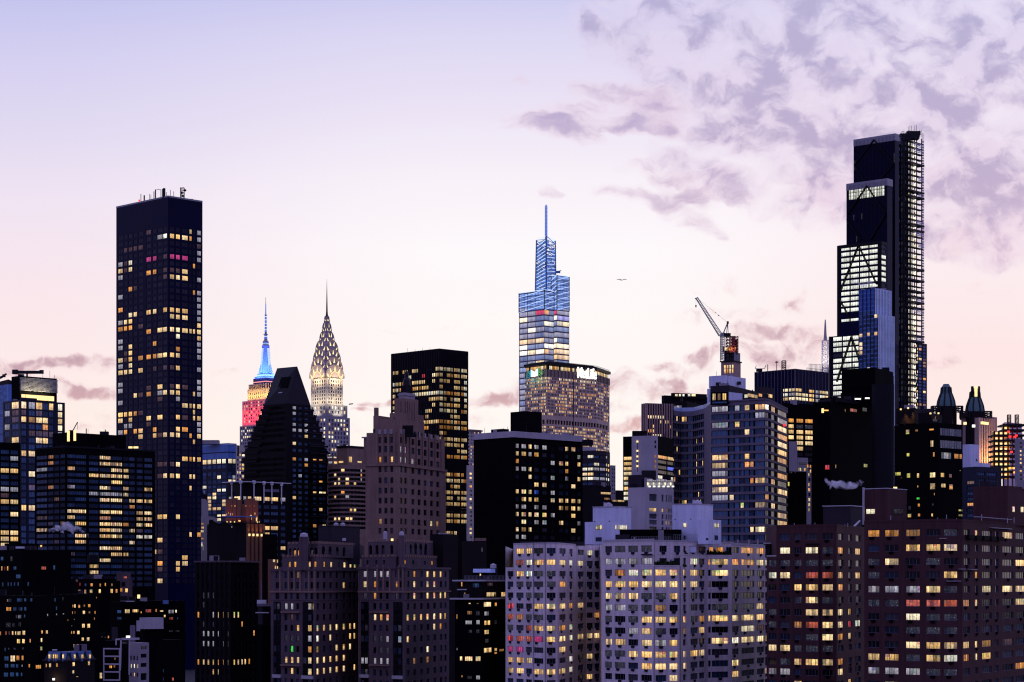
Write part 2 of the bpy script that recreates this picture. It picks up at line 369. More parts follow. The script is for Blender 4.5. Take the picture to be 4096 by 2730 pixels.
class Building:
 def __init__(s, name, label, cat, group=None, base=None):
  s.name, s.label, s.cat, s.group = name, label, cat, group
  s.wall = MB(); s.wins = []; s.parts = []; s.tiers = []; s.hits = []; s.base = base; s.lights = []
 def tier(s, *a, **k):
  t = Tier(s, *a, **k); s.tiers.append(t); return t
 def part(s, name, mb=None, label=None):
  mb = mb or MB(); s.parts.append((name, mb, label)); return mb
 def hit(s, crop, col, pts, tol=14):
  for p in pts:
   s.hits.append((cx(crop, p[0]) if crop else p[0], cy(crop, p[1]) if crop else p[1], col, tol))
 def lamp(s, kind, loc, to, energy, col, size=2.0, sizey=None, name='floodlight', spot=60):
  L = bpy.data.lights.new(name, kind); L.energy = energy; L.color = col
  if kind == 'AREA':
   L.shape = 'RECTANGLE' if sizey else 'SQUARE'; L.size = size; L.spread = math.radians(130)
   if sizey: L.size_y = sizey
  elif kind == 'SPOT': L.spot_size = math.radians(spot); L.spot_blend = .6; L.shadow_soft_size = size
  else: L.shadow_soft_size = size
  s.lights.append((name, L, Vector(loc), Vector(to)))
 def finish(s):
  for t in s.tiers: t.close()
  for t in s.tiers:                       # small plant on the roofs
   w = (t.R - t.L).length
   if t.d < 1450 and w > 14 and t.z1 > 40:
    for k in range(int(w / 6)):
     p = t.C.lerp(t.L if RND.random() < .5 else t.R, RND.uniform(.1, .85)) .lerp(t.D, RND.uniform(.06, .3)); m = s.part('roof_plant'); r = RND.random()
     if r < .45: m.cbox(v3(p, t.z1 + .5), RND.uniform(1, 3.2), RND.uniform(1, 2), 1.0 + RND.random() * 1.4, RND.choice(('charcoal', 'dark_slab', 'concrete')))
     elif r < .75: m.lathe(p, [(.22, t.z1), (.22, t.z1 + RND.uniform(.8, 2.4))], 6, 'dark_metal')
     else: m.bar(v3(p, t.z1), v3(p, t.z1 + RND.uniform(2, 5)), .12, 'dark_metal')
  base = s.base
  if base is None:
   t = s.tiers[0]; c = (t.L + t.C + t.R + t.D) / 4; base = Vector((c.x, c.y, 0))
  root = bpy.data.objects.new(s.name, None); COL.objects.link(root); root.location = base
  root.empty_display_size = 5
  root['label'] = s.label; root['category'] = s.cat
  if s.group: root['group'] = s.group
  if s.wall.f: s.wall.build('wall', root, base)
  if s.hits:
   pw = [(w, proj(w.c)) for w in s.wins]
   for (x, y, col, tol) in s.hits:
    best, bd = None, tol
    for w, (a, b) in pw:
     d = math.hypot(a - x, b - y)
     if d < bd: best, bd = w, d
    if best is not None:
     best.glow = glow_of(col); best.k = col
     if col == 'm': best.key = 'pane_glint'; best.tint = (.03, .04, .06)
  wins = [w for w in s.wins if w is not None]
  vis = []
  for w in wins:
   x, y = proj(w.c)
   if -40 < x < 4136 and -40 < y < 2775: vis.append(w)
  vis.sort(key=lambda w: -(round(w.w * w.h / w.c[1] ** 2 * 1e7) + (400 if sum(w.glow) > .3 else 0)))
  one, rest = vis[:96], vis[96:]
  if rest and len(rest) <= 4: one, rest = vis, []
  for w in one:
   mb = MB(); w.mesh(mb); mb.build('window', root, base)
  if rest:
   mb = MB()
   for w in rest: w.mesh(mb)
   o = mb.build('window_grid', root, base); o['kind'] = 'stuff'
  by = {}
  for name, mb, label in s.parts: by.setdefault(name, []).append((mb, label))
  for name, lst in by.items():
   for mb, label in lst[:98]:
    if mb.f:
     o = mb.build(name, root, base)
     if label: o['label'] = label
   if len(lst) > 98:
    big = MB()
    for mb, label in lst[98:]:
     i = len(big.v); big.v += mb.v; n0 = len(big.f); big.f += [tuple(k + i for k in f) for f in mb.f]; big.m += mb.m
     for kk, aa in mb.a.items(): big.a[kk + n0] = aa
    o = big.build(name, root, base); o['kind'] = 'stuff'
  for name, L, loc, to in s.lights:
   o = bpy.data.objects.new(name, L); COL.objects.link(o); o.parent = root
   o.location = loc - base; o.rotation_euler = (to - loc).to_track_quat('-Z', 'Y').to_euler()
  return root
def facade(b, p0, p1, z0, z1, cols, rows, wm, dep=.3, pn=1, fr=0.0, lit=0.0, run=0, pal='office', dark='dark', key='pane', fm='frame_dark', band=None, pier=None, holes=True, rowlit=None, vary=None):
 """a wall from p0 to p1 with real openings; cols in metres along it, rows in heights"""
 w = b.wall; ux = (p1 - p0); ln = ux.length; ux = v3(ux / ln, 0); n = Vector((ux.y, -ux.x, 0)); o = v3(p0, 0)
 A = lambda u, z, t=0.0: o + ux * u + UP * z - n * t
 Q = lambda u0, u1, a, c, m: w.face([A(u0, a), A(u1, a), A(u1, c), A(u0, c)], m)
 band = band or wm; pier = pier or wm
 cols = [(max(a, .02), min(c, ln - .02)) for a, c in cols if c > .1 and a < ln - .1]
 rows = sorted(r for r in rows if r[0] > z0 and r[1] < z1)
 zp = z0; state = False
 for ri, (za, zb) in enumerate(rows):
  Q(0, ln, zp, za, band)
  up = 0.0; on = False
  rl = lit if rowlit is None else rowlit(ri, len(rows))
  rcol = RND.choice(PAL[pal])
  for (u0, u1) in cols:
   Q(up, u0, za, zb, pier)
   if not far_reveal(p0.y):
    for (q0, q1) in (((u0, za), (u1, za)), ((u0, zb), (u1, zb)), ((u0, za), (u0, zb)), ((u1, za), (u1, zb))):
     w.face([A(*q0), A(*q1), A(*q1, dep + .02), A(*q0, dep + .02)], pier)
   else:
    w.face([A(u0, zb), A(u1, zb), A(u1, zb, dep + .02), A(u0, zb, dep + .02)], pier)
    w.face([A(u0, za), A(u0, zb), A(u0, zb, dep + .02), A(u0, za, dep + .02)], pier)
    w.face([A(u1, za), A(u1, zb), A(u1, zb, dep + .02), A(u1, za, dep + .02)], pier)
   x = Win(); x.o = A(u0, za); x.w = u1 - u0; x.h = zb - za; x.ux = ux; x.n = n; x.depth = dep; x.row = ri; x.k = None
   x.c = A((u0 + u1) / 2, (za + zb) / 2); x.pn = pn if not callable(pn) else pn(x.w); x.fr = fr; x.key = key; x.fm = fm
   if run: on = (RND.random() < rl) if RND.random() < 1.0 / run or up == 0 else on
   else: on = RND.random() < rl
   x.tint = dark_tint(dark)
   x.glow = glow_of(rcol if (run and RND.random() < .6) else RND.choice(PAL[pal])) if on else (0, 0, 0)
   b.wins.append(x)
   up = u1
  Q(up, ln, za, zb, pier)
  zp = zb
 Q(0, ln, zp, z1, band)
def far_reveal(d): return d > 1100
class Tier:
 """a block with a corner towards the camera: left face L-C, right face C-R"""
 def __init__(s, b, xl, xc, xr, ytop, d, ang=45.0, wm='charcoal', ybot=None, roof=None, z1=None, z0=None):
  a = math.radians(ang); s.b = b; s.d = d; s.wm = wm
  s.C = XY(xc, d)
  def hit(x, dr):
   k = (x - CX) / FPX; u = (k * s.C.y - s.C.x) / (dr.x - k * dr.y); return s.C + dr * u
  s.L = hit(xl, Vector((-math.cos(a), math.sin(a)))) if xl is not None else s.C.copy()
  s.R = hit(xr, Vector((math.sin(a), math.cos(a))))
  s.D = s.L + s.R - s.C
  s.z1 = ZP(ytop, d) if z1 is None else z1
  s.z0 = (0.0 if ybot is None else ZP(ybot, d)) if z0 is None else z0
  s.done = set(); s.roof = roof or wm
 def pts(s, side): return (s.L, s.C) if side == 'L' else (s.C, s.R)
 def fac(s, side, cols, rows, wf=.6, m=(.03, .03), **kw):
  p0, p1 = s.pts(side); ux = (p1 - p0); ln = ux.length; ux = ux / ln
  if isinstance(cols, int):
   u0, u1 = ln * m[0], ln * (1 - m[1]); st = (u1 - u0) / cols
   cl = [(u0 + st * (i + .5 - wf / 2), u0 + st * (i + .5 + wf / 2)) for i in range(cols)]
  else:
   cl = []
   for (x, w) in cols: cl.append((line_u(p0, ux, x - w / 2), line_u(p0, ux, x + w / 2)))
  if isinstance(rows, tuple):
   y0, dy, n, h = rows; rw = [(ZP(y0 + dy * i + h / 2, s.d), ZP(y0 + dy * i - h / 2, s.d)) for i in range(n)]
  else: rw = [(ZP(y + h / 2, s.d), ZP(y - h / 2, s.d)) for y, h in rows]
  wm = kw.pop('wm', s.wm)
  facade(s.b, p0, p1, s.z0, s.z1, cl, rw, wm, **kw); s.done.add(side)
 def spot(s, side, x, y, w, h, col, pn=1, fr=0.0, key='pane', tint=None, out=.06):
  """a single window set into the wall face at photo position x, y"""
  p0, p1 = s.pts(side); ux = (p1 - p0).normalized(); u = line_u(p0, ux, x); p = p0 + ux * u
  u0, u1 = line_u(p0, ux, x - w / 2), line_u(p0, ux, x + w / 2)
  q = Win(); q.ux = v3(ux, 0); q.n = Vector((ux.y, -ux.x, 0)); q.o = v3(p0 + ux * u0, ZP(y + h / 2, p.y)); q.w = u1 - u0; q.h = h / FPX * p.y
  q.c = q.o + q.ux * (q.w / 2) + UP * (q.h / 2); q.pn = pn; q.fr = fr; q.depth = -out; q.key = key; q.fm = 'frame_dark'; q.row = 0; q.k = col
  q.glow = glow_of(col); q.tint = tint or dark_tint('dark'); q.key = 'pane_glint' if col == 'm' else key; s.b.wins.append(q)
 def ledge(s, y, h, out, mat, sides='LR', name='cornice', part=True):
  z = ZP(y, s.d); mb = s.b.part(name) if part else s.b.wall
  for sd in sides:
   p0, p1 = s.pts(sd); ux = (p1 - p0).normalized(); n = Vector((ux.y, -ux.x))
   a = p0 - ux * (out if sd == 'L' else -.003); ln = (p1 - p0).length + (out * 2 if sd == 'L' else out - .003)
   mb.box(v3(a + n * out, z - h / 2), v3(ux * ln, 0), v3(-n * (out + .01), 0), UP * h, mat)
 def fins(s, side, n, w, out, mat, z0=None, z1=None, name=None, m=0.0):
  p0, p1 = s.pts(side); ux = (p1 - p0); ln = ux.length; ux /= ln; nn = Vector((ux.y, -ux.x))
  z0 = s.z0 if z0 is None else z0; z1 = s.z1 if z1 is None else z1
  for i in range(n + 1):
   u = m * ln + (ln * (1 - 2 * m) - w) * i / n
   mb = s.b.part(name) if name else s.b.wall
   mb.box(v3(p0 + ux * u + nn * out, z0), v3(ux * w, 0), v3(-nn * (out + .01), 0), UP * (z1 - z0), mat)
 def close(s):
  w = s.b.wall
  for sd in 'LR':
   if sd not in s.done:
    p0, p1 = s.pts(sd)
    if (p1 - p0).length > .01: w.face([v3(p0, s.z0), v3(p1, s.z0), v3(p1, s.z1), v3(p0, s.z1)], s.wm)
  for p0, p1 in ((s.R, s.D), (s.D, s.L)): w.face([v3(p0, s.z0), v3(p1, s.z0), v3(p1, s.z1), v3(p0, s.z1)], s.wm)
  w.face([v3(p, s.z1) for p in (s.L, s.C, s.R, s.D)], s.roof)
 def mid(s): return (s.L + s.R) / 2
def simple(name, mb, label, cat, group=None, loc=None, kind=None):
 loc = loc if loc is not None else (sum((Vector((p[0], p[1], 0)) for p in mb.v), Vector()) / max(1, len(mb.v)))
 o = mb.build(name, None, loc)
 if kind: o['kind'] = kind
 else:
  o['label'] = label; o['category'] = cat
  if group: o['group'] = group
 return o
# ---------------------------------------------------------------- ground
g = MB(); g.face([(-6000, -500, 0), (6000, -500, 0), (6000, 14000, 0), (-6000, 14000, 0)], 'asphalt')
simple('ground', g, None, None, kind='structure', loc=(0, 0, 0))
# ================================================================ far skyline
def wash(t, side, col, energy, off=7.0, z=1.0, aim=.5, wid=1.2, thick=2.0):
 """a row of floodlights on the setback below a face, aimed up at it"""
 p0, p1 = t.pts(side); ux = (p1 - p0).normalized(); n = Vector((ux.y, -ux.x)); m = (p0 + p1) / 2
 t.b.lamp('AREA', v3(m + n * off, t.z0 + z), v3(m, t.z0 + (t.z1 - t.z0) * aim), energy, col, (p1 - p0).length * wid, thick)
def on_face(t, side, x, y, out=0.0):
 p0, p1 = t.pts(side); ux = (p1 - p0).normalized(); p = p0 + ux * line_u(p0, ux, x); n = Vector((ux.y, -ux.x))
 return v3(p + n * out, ZP(y, p.y))
def mast(mb, base, h, w, mat, n=8):
 """square lattice mast"""
 b = Vector(base); c = [Vector((sx * w / 2, sy * w / 2, 0)) for sx, sy in ((-1, -1), (1, -1), (1, 1), (-1, 1))]
 t = max(.12, w * .13)
 for k in range(4): mb.bar(b + c[k], b + c[k] + UP * h, t, mat)
 for i in range(n):
  for k in range(4):
   q = (k + 1) % 4
   mb.bar(b + c[k] + UP * h * i / n, b + c[q] + UP * h * (i + 1) / n, t * .7, mat)
   mb.bar(b + c[k] + UP * h * (i + 1) / n, b + c[q] + UP * h * (i + 1) / n, t * .7, mat)
def truss(mb, a, b, w, mat, n=12, w2=None):
 a, b = Vector(a), Vector(b); d = (b - a).normalized(); r = d.cross(UP).normalized(); q = r.cross(d).normalized(); w2 = w2 or w
 off = [r * .5 - q * .5, -r * .5 - q * .5, q * .5]
 at = lambda k, t: a + (b - a) * t + off[k] * (w + (w2 - w) * t)
 for k in range(3): mb.bar(at(k, 0), at(k, 1), w * .16, mat)
 for i in range(n):
  for k in range(3): mb.bar(at(k, i / n), at((k + 1) % 3, (i + 1) / n), w * .10, mat)
# ---- floodlit stepped skyscraper with the blue mast
def floodlit_tower():
 b = Building('art_deco_skyscraper', 'tall stepped skyscraper floodlit red and yellow with a glowing blue mast', 'skyscraper')
 d, X = 3100, 1063
 def T(h, yt, yb, wm='limestone', ang=45): return b.tier(X - h, X, X + h, yt, d, ang, wm, ybot=yb)
 t0 = T(104, 1698, None, 'grey_stone')
 for s in 'LR': t0.fac(s, 12, (1706, 12.5, 26, 7.5), wf=.5, lit=.42, pal='white', dark='dark', wm='grey_stone', m=(.04, .04))
 t1 = T(94, 1598, 1699)
 for s in 'LR': t1.fac(s, 9, (1607, 12.5, 7, 8), wf=.42, lit=.35, pal='warm', dark='dark', m=(.05, .05)); wash(t1, s, (1, .025, .045), 24000, 14, aim=.6)
 t2 = T(73, 1552, 1599)
 for s in 'LR': t2.fac(s, 7, (1572, 13, 2, 9), wf=.3, lit=.1, dark='dark', m=(.1, .1)); wash(t2, s, (1, .70, .14), 8000, 8, aim=.8)
 t3 = T(67, 1533, 1553, 'bronze_metal')
 for s in 'LR': t3.fins(s, 8, 1.6, .7, 'limestone', name='pier')
 t4 = T(50, 1511, 1534, 'dark_slab'); mb = b.part('light_band')
 for s in 'LR':
  p0, p1 = t4.pts(s); ux = (p1 - p0).normalized(); n = Vector((ux.y, -ux.x)); z = ZP(1528, d)
  mb.box(v3(p0 + n * .4, z), v3(ux * (p1 - p0).length, 0), v3(-n * .5, 0), UP * 1.4, 'led_rose')
 for i, (h, yt, yb, m) in enumerate(((44, 1505, 1512, 'steel'), (38, 1500, 1506, 'steel'), (33, 1494, 1501, 'steel'))):
  t = T(h, yt, yb, m); mb = b.part('light_band')
  for s in 'LR':
   p0, p1 = t.pts(s); ux = (p1 - p0).normalized(); n = Vector((ux.y, -ux.x))
   mb.box(v3(p0 + n * .5, t.z1 - .7), v3(ux * (p1 - p0).length, 0), v3(-n * .6, 0), UP * .9, 'led_blue' if i != 1 else 'led_pale')
 c = XY(X, d + 12); px = d / FPX
 # the mast: an eight-sided shaft with winged buttresses
 m = b.part('mast'); Z = lambda y: ZP(y, d + 12)
 m.lathe(c, [(26 * px, Z(1496)), (23 * px, Z(1470)), (18 * px, Z(1440)), (16 * px, Z(1395)), (16 * px, Z(1384)), (12 * px, Z(1378)), (13 * px, Z(1370)), (11 * px, Z(1365)), (5 * px, Z(1360))], 8, 'steel', math.pi / 8)
 for k in range(4):
  a = math.pi / 4 + k * math.pi / 2; wv = Vector((math.cos(a), math.sin(a))); sd = Vector((-wv.y, wv.x)) * 1.6
  w = b.part('buttress')
  pf = [(12, 1496), (33, 1496), (29, 1478), (24, 1462), (20, 1444), (18, 1410), (12, 1405)]
  A = [v3(c + wv * r * px * 1.0 + sd, Z(y)) for r, y in pf]; B_ = [v3(c + wv * r * px - sd, Z(y)) for r, y in pf]
  w.face(A, 'steel'); w.face(B_[::-1], 'steel')
  for i in range(len(pf)):
   j = (i + 1) % len(pf); w.face([A[i], A[j], B_[j], B_[i]], 'steel')
 for k in (-3, -1):
  a = k * math.pi / 4; wv = Vector((math.cos(a), math.sin(a))); sd = Vector((-wv.y, wv.x))
  w = b.part('light_strip')
  for i in range(12):
   y0 = 1490 - i * 8.1; r = 24.5 - i * .85
   w.box(v3(c + wv * r * px - sd * 1.8, Z(y0)), v3(sd * 3.6, 0), v3(wv * .9, 0), UP * 1.9, 'led_pale')
  b.lamp('AREA', v3(c + wv * 34 + sd * 6, Z(1500)), v3(c + wv * 4, Z(1440)), 52000, (.04, .14, 1.0), 18, 6)
 for a in (-math.pi * .98, -math.pi / 2, -.02):
  wv = Vector((math.cos(a), math.sin(a)))
  b.lamp('AREA', v3(c + wv * 30, Z(1500)), v3(c, Z(1430)), 30000, (.04, .14, 1.0), 12, 6)
 r = b.part('light_band'); r.lathe(c, [(14.5 * px, Z(1376)), (14.5 * px, Z(1374.3))], 12, 'led_pale')
 an = b.part('antenna')
 an.lathe(c, [(6.5 * px, Z(1362)), (6 * px, Z(1338))], 6, 'steel'); an.lathe(c, [(10 * px, Z(1339)), (10 * px, Z(1337.5))], 8, 'dark_metal')
 an.lathe(c, [(4.4 * px, Z(1338)), (3.4 * px, Z(1262))], 6, 'steel'); an.lathe(c, [(6 * px, Z(1262)), (6 * px, Z(1260.5))], 8, 'dark_metal')
 an.lathe(c, [(2.2 * px, Z(1262)), (1.3 * px, Z(1225)), (.7 * px, Z(1190))], 6, 'steel')
 for i in range(15):
  y = 1355 - i * 6.6; rr = 7.2 if y > 1340 else 4.7
  if 1332 < y < 1342: continue
  q = b.part('lamp'); q.lathe(c, [(rr * px, Z(y)), (rr * px, Z(y - 3.0))], 6, 'led_pale' if i % 2 else 'led_blue')
 for i in range(6):
  q = b.part('lamp'); q.lathe(c, [(2.6 * px, Z(1256 - i * 7)), (2.4 * px, Z(1253.5 - i * 7))], 6, 'led_blue')
 return b.finish()
floodlit_tower()
# ---- sunburst-crowned skyscraper
def sunburst_tower():
 b = Building('sunburst_skyscraper', 'slender skyscraper with a scalloped steel crown of glowing triangular windows and a needle spire', 'skyscraper')
 d, X = 1910, 1307.6; px = d / FPX
 t0 = b.tier(X - 92, X, X + 92, 1667, d, 45, 'grey_stone')
 for s in 'LR': t0.fac(s, 7, (1680, 17, 26, 10), wf=.55, lit=.42, pal='white', dark='grey', m=(.05, .05), pn=2)
 t1 = b.tier(X - 82, X, X + 82, 1618, d, 45, 'grey_stone', ybot=1668)
 for s in 'LR': t1.fac(s, 6, (1630, 17, 2, 11), wf=.5, lit=.3, pal='white', dark='grey', m=(.06, .06)); wash(t1, s, (1, .93, .72), 800, 4, aim=.8, wid=.4)
 t2 = b.tier(X - 64, X, X + 64, 1512, d, 45, 'limestone', ybot=1619)
 for s in 'LR': t2.fac(s, 6, (1524, 14, 7, 9), wf=.42, lit=.12, pal='warm', dark='dark', m=(.06, .06)); wash(t2, s, (1, .86, .58), 1700, 8, aim=.25)
 ctr = t2.mid(); a0 = (t2.C - t2.L).length / 2
 ax = (t2.C - t2.L).normalized(); ay = (t2.R - t2.C).normalized()
 Z = lambda y: ZP(y, ctr.y); k = a0 / 64.0
 yC = lambda y: 1100 + y * .4464
 tiers = [(143, 930, 815), (130, 858, 745), (112, 772, 672), (92, 690, 592), (60, 602, 512), (37, 515, 432), (21, 432, 372)]
 prev = 1512
 for i, (w, ys, yp) in enumerate(tiers):
  a = w * .4464 * k; zs, zp = Z(yC(ys)), Z(yC(yp)); m = b.part('crown_tier')
  sq = [ctr - ax * a - ay * a, ctr + ax * a - ay * a, ctr + ax * a + ay * a, ctr - ax * a + ay * a]
  m.prism(sq, Z(prev) - .1, zs, 'crown_steel'); prev = yC(ys)
  n = 16; prof = [(a * math.cos(math.pi * j / n), zs + (zp - zs) * math.sin(math.pi * j / n) ** .92) for j in range(n + 1)]
  for e1, e2 in ((ax, ay), (ay, ax)):
   F = [v3(ctr + e1 * t - e2 * a, z) for t, z in prof]; G = [v3(ctr + e1 * t + e2 * a, z) for t, z in prof]
   m.face(F, 'crown_steel'); m.face(G[::-1], 'crown_steel')
   for j in range(n): m.face([F[j], F[j + 1], G[j + 1], G[j]], 'crown_steel')
  # raised rib along each visible arch and the triangular lamps inside it
  for e1, e2, sg in ((ax, -ay, 1), (ay, ax, 1)):
   rib = b.part('arch_rib')
   for j in range(n):
    (t, z), (t2_, z2) = prof[j], prof[j + 1]
    rib.bar(v3(ctr + e1 * t * .985 + e2 * (a + .15), z), v3(ctr + e1 * t2_ * .985 + e2 * (a + .15), z2), .45, 'crown_steel')
   nt = (5, 5, 5, 4, 4, 3, 2)[i]; hh = (zp - zs)
   for j in range(nt):
    th = math.pi * (j + .5) / nt
    rx, rz = .80 * a * math.cos(th), zs + .80 * hh * math.sin(th) - .08 * hh
    sx = (.19, .19, .20, .25, .28, .3, .4)[i] * a / 2 * (1.12 if i < 4 else 1.0); sz = hh * (.38 if i < 4 else .45)
    dz = Vector((math.cos(th) * .6, 1.0)).normalized(); dx = Vector((dz.y, -dz.x))
    cc = Vector((rx, rz)); tri = [cc - dz * sz * .5 - dx * sx, cc - dz * sz * .5 + dx * sx, cc + dz * sz * .5 + dx * sx * .12, cc + dz * sz * .5 - dx * sx * .12]
    q = b.part('triangular_window')
    Fp = [v3(ctr + e1 * p.x + e2 * (a + .12), p.y) for p in tri]; Bp = [v3(ctr + e1 * p.x + e2 * (a - .1), p.y) for p in tri]
    q.face(Fp, 'crown_lamp')
    for r in range(4): q.face([Fp[r], Fp[(r + 1) % 4], Bp[(r + 1) % 4], Bp[r]], 'crown_steel')
 # tall arched recess low on each face, rimmed with light
 for e1, e2 in ((ax, -ay), (ay, ax)):
  rim = b.part('arch_rim'); a = a0; n = 14
  for j in range(n):
   f = lambda q: (.62 * a * math.cos(math.pi * q / n), Z(yC(985)) + (Z(yC(875)) - Z(yC(985))) * math.sin(math.pi * q / n))
   (t, z), (t_, z_) = f(j), f(j + 1)
   rim.bar(v3(ctr + e1 * t + e2 * (a + .25), z), v3(ctr + e1 * t_ + e2 * (a + .25), z_), .5, 'lamp_warm' if 1 < j < 12 else 'crown_steel')
 sp = b.part('spire')
 sp.lathe(ctr, [(17 * .4464 * px, Z(yC(400))), (10 * .4464 * px, Z(yC(360))), (7.5 * .4464 * px, Z(yC(330))), (4.5 * .4464 * px, Z(yC(200))), (1.2 * .4464 * px, Z(yC(60))), (.3 * px, Z(yC(38)))], 8, 'bronze_metal')
 for e1, e2 in ((ax, ay), (ay, ax)):
  for s1, s2 in ((1, 1), (-1, -1), (1, -1)):
   g = b.part('gargoyle'); c0 = ctr + e1 * s1 * (t1.C - t1.L).length / 2 + e2 * s2 * (t1.C - t1.L).length / 2; dr = (c0 - ctr).normalized()
   g.bar(v3(c0 - dr * .5, Z(1618)), v3(c0 + dr * 3.2, Z(1616)), .9, 'steel')
 for sdx in (-1, 1):
  e = (-ay if sdx < 0 else ax)
  b.lamp('AREA', v3(ctr + e * (a0 + 9), Z(1545)), v3(ctr, Z(1440)), 3600, (1, .80, .5), 14, 3)
 return b.finish()
sunburst_tower()
# ---- supertall with the blue latticed crown
def lattice_tower():
 b = Building('glass_supertall', 'tapering glass supertall with an open latticed crown lit blue and a thin antenna', 'skyscraper')
 def lattice(t, x0, side, y0, y1, n, panel=True, top_open=0):
  p0, p1 = t.pts(side); ux = (p1 - p0).normalized(); nn = v3(Vector((ux.y, -ux.x)), 0); z0, z1 = ZP(y1, t.d), ZP(y0, t.d)
  L = (p1 - p0).length; m = b.part('lattice')
  for i in range(n + 1):
   z = z0 + (z1 - z0) * i / n; m.bar(v3(p0, z) + nn * .2, v3(p1, z) + nn * .2, .5, 'led_pale' if i == n else 'blue_paint')
  for i in range(n):
   za, zb = z0 + (z1 - z0) * i / n, z0 + (z1 - z0) * (i + 1) / n
   m.bar(v3(p0, za) + nn * .3, v3(p1, zb) + nn * .3, .38, 'led_pale')
  q = max(3, int(L / 4))
  for j in range(q + 1): m.bar(v3(p0 + ux * L * j / q, z0) + nn * .1, v3(p0 + ux * L * j / q, z1) + nn * .1, .9 if j in (0, q) else .35, 'blue_paint' if j in (0, q) else 'led_deep')
 def office(t, side, n, rows, pn, lit=.62):
  t.fac(side, n, rows, wf=.93, m=(.02, .02), pn=pn, fr=.28, lit=lit, run=2, pal='white', dark='paleblue', wm='rose_stone', dep=.25, fm='slab_edge', key='pane_soft')
 tl = b.tier(2076, 2177, 2216, 1162, 2225, 45, 'pale_blue_glass'); tr = b.tier(2205, 2228, 2277, 1101, 2242, 45, 'pale_blue_glass')
 def blue_rows(y0, dy, n): return [(y0 + dy * i, dy * .86) for i in range(n)]
 lo = (1249, 22.4, 22, 17)
 def blue_face(t, side, n, y0, k, pn):
  rows_b = [(y0 + 11.6 * i, 10.2) for i in range(k)]
  p0, p1 = t.pts(side); ln = (p1 - p0).length
  t.fac(side, n, rows_b + [(1249 + 22.4 * i, 17) for i in range(22)], wf=.95, m=(.01, .01), pn=pn, fr=.22, lit=.55, run=2, pal='cool', dark='paleblue', wm='slab_edge', dep=.25, fm='slab_edge', key='pane_soft')
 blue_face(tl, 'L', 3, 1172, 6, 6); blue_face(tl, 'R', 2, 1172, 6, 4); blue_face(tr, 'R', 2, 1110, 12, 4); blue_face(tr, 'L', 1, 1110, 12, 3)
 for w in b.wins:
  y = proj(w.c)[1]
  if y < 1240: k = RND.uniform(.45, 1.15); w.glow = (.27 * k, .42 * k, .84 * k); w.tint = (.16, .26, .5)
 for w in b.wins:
  if sum(w.glow) < .1: k = RND.uniform(.6, 1.2); w.glow = (.26 * k, .30 * k, .44 * k)  # unlit panes get a painted pale blue-grey glow
 lattice(tl, 0, 'L', 1160, 1240, 4); lattice(tr, 0, 'R', 1101, 1240, 7); lattice(tr, 0, 'L', 1101, 1240, 7); lattice(tl, 0, 'R', 1160, 1240, 4)
 b.hit('V', 'r', [(605, 1040), (715, 1045)], 20); b.hit('V', 'o', [(655, 1045)], 24); b.hit('V', 'v', [(760, 1105), (810, 1108)], 24); b.hit('V', 'w', [(650, 1400), (700, 1410), (760, 1415), (830, 1420), (760, 1460), (830, 1462), (700, 1450), (430, 1330), (500, 1330), (580, 1310)], 24)
 # the free-standing crown
 d = 2252; C, Lp, Rp = XY(2185, d), XY(2141, d + 16), XY(2224, d + 15)
 C1, L1, R1 = XY(2184.5, d + 1), XY(2146, d + 16), XY(2221, d + 15); D0, D1 = Lp + Rp - C, L1 + R1 - C1
 zb = ZP(1176, d); zt = [ZP(962, d + 16), ZP(943, d), ZP(964, d + 15), ZP(985, d + 30)]
 q0, q1 = [Lp, C, Rp, D0], [L1, C1, R1, D1]
 lat = b.part('crown_lattice'); pan = b.part('crown_glass'); n = 16
 at = lambda i, t: v3(q0[i] + (q1[i] - q0[i]) * t, zb + (zt[i] - zb) * t)
 for i in range(4): lat.bar(at(i, 0), at(i, 1), 1.3, 'blue_paint')
 for i in range(4):
  j = (i + 1) % 4
  for s in range(n + 1): lat.bar(at(i, s / n), at(j, s / n), .5, 'led_pale' if s == n else 'blue_paint')
  for s in range(n):
   a, c = at(i, s / n), at(j, (s + 1) / n)
   lat.bar(a, c, .45, 'led_pale' if i < 2 else 'blue_paint')
   if s % 2: lat.bar(at(i, (s + 1) / n), at(j, s / n), .5, 'led_deep')
   if i < 2 and s < n - 1:
    for h in range(3):
     if RND.random() < (.9 if s < 11 else .6):
      f0, f1 = h / 3, (h + 1) / 3; nn = Vector((0, 1.6, 0)); k = RND.uniform(.35, 1.0) * (1.15 if s < 4 else 1)
      g = (.13 * k, .28 * k, .74 * k)
      P_ = lambda f, t: at(i, t) * (1 - f) + at(j, t) * f + nn
      ou = RND.randrange(50)
      pan.face([P_(f0, (s + .08) / n), P_(f1, (s + .08) / n), P_(f1, (s + .92) / n), P_(f0, (s + .92) / n)], 'pane', [(ou, 0), (ou + .99, 0), (ou + .99, .99), (ou, .99)], g, (.02, .05, .2))
 sp = b.part('antenna'); c = XY(2184.5, d + 14); mast(sp, v3(c, zt[1] - 4), ZP(815, d) - zt[1] + 4, 2.3, 'blue_paint', 26)
 sp.lathe(c, [(1.0, zt[1]), (.7, ZP(815, d)), (.25, ZP(808, d))], 6, 'led_blue')
 rig = b.part('maintenance_crane'); e = v3(XY(2226, d + 20), ZP(1078, d)); rig.cbox(e + Vector((1.5, 0, 0)), 5, 2, 2.2, 'blue_paint'); rig.bar(e, e + Vector((5, 0, 1.6)), .7, 'dark_metal')
 return b.finish()
lattice_tower()
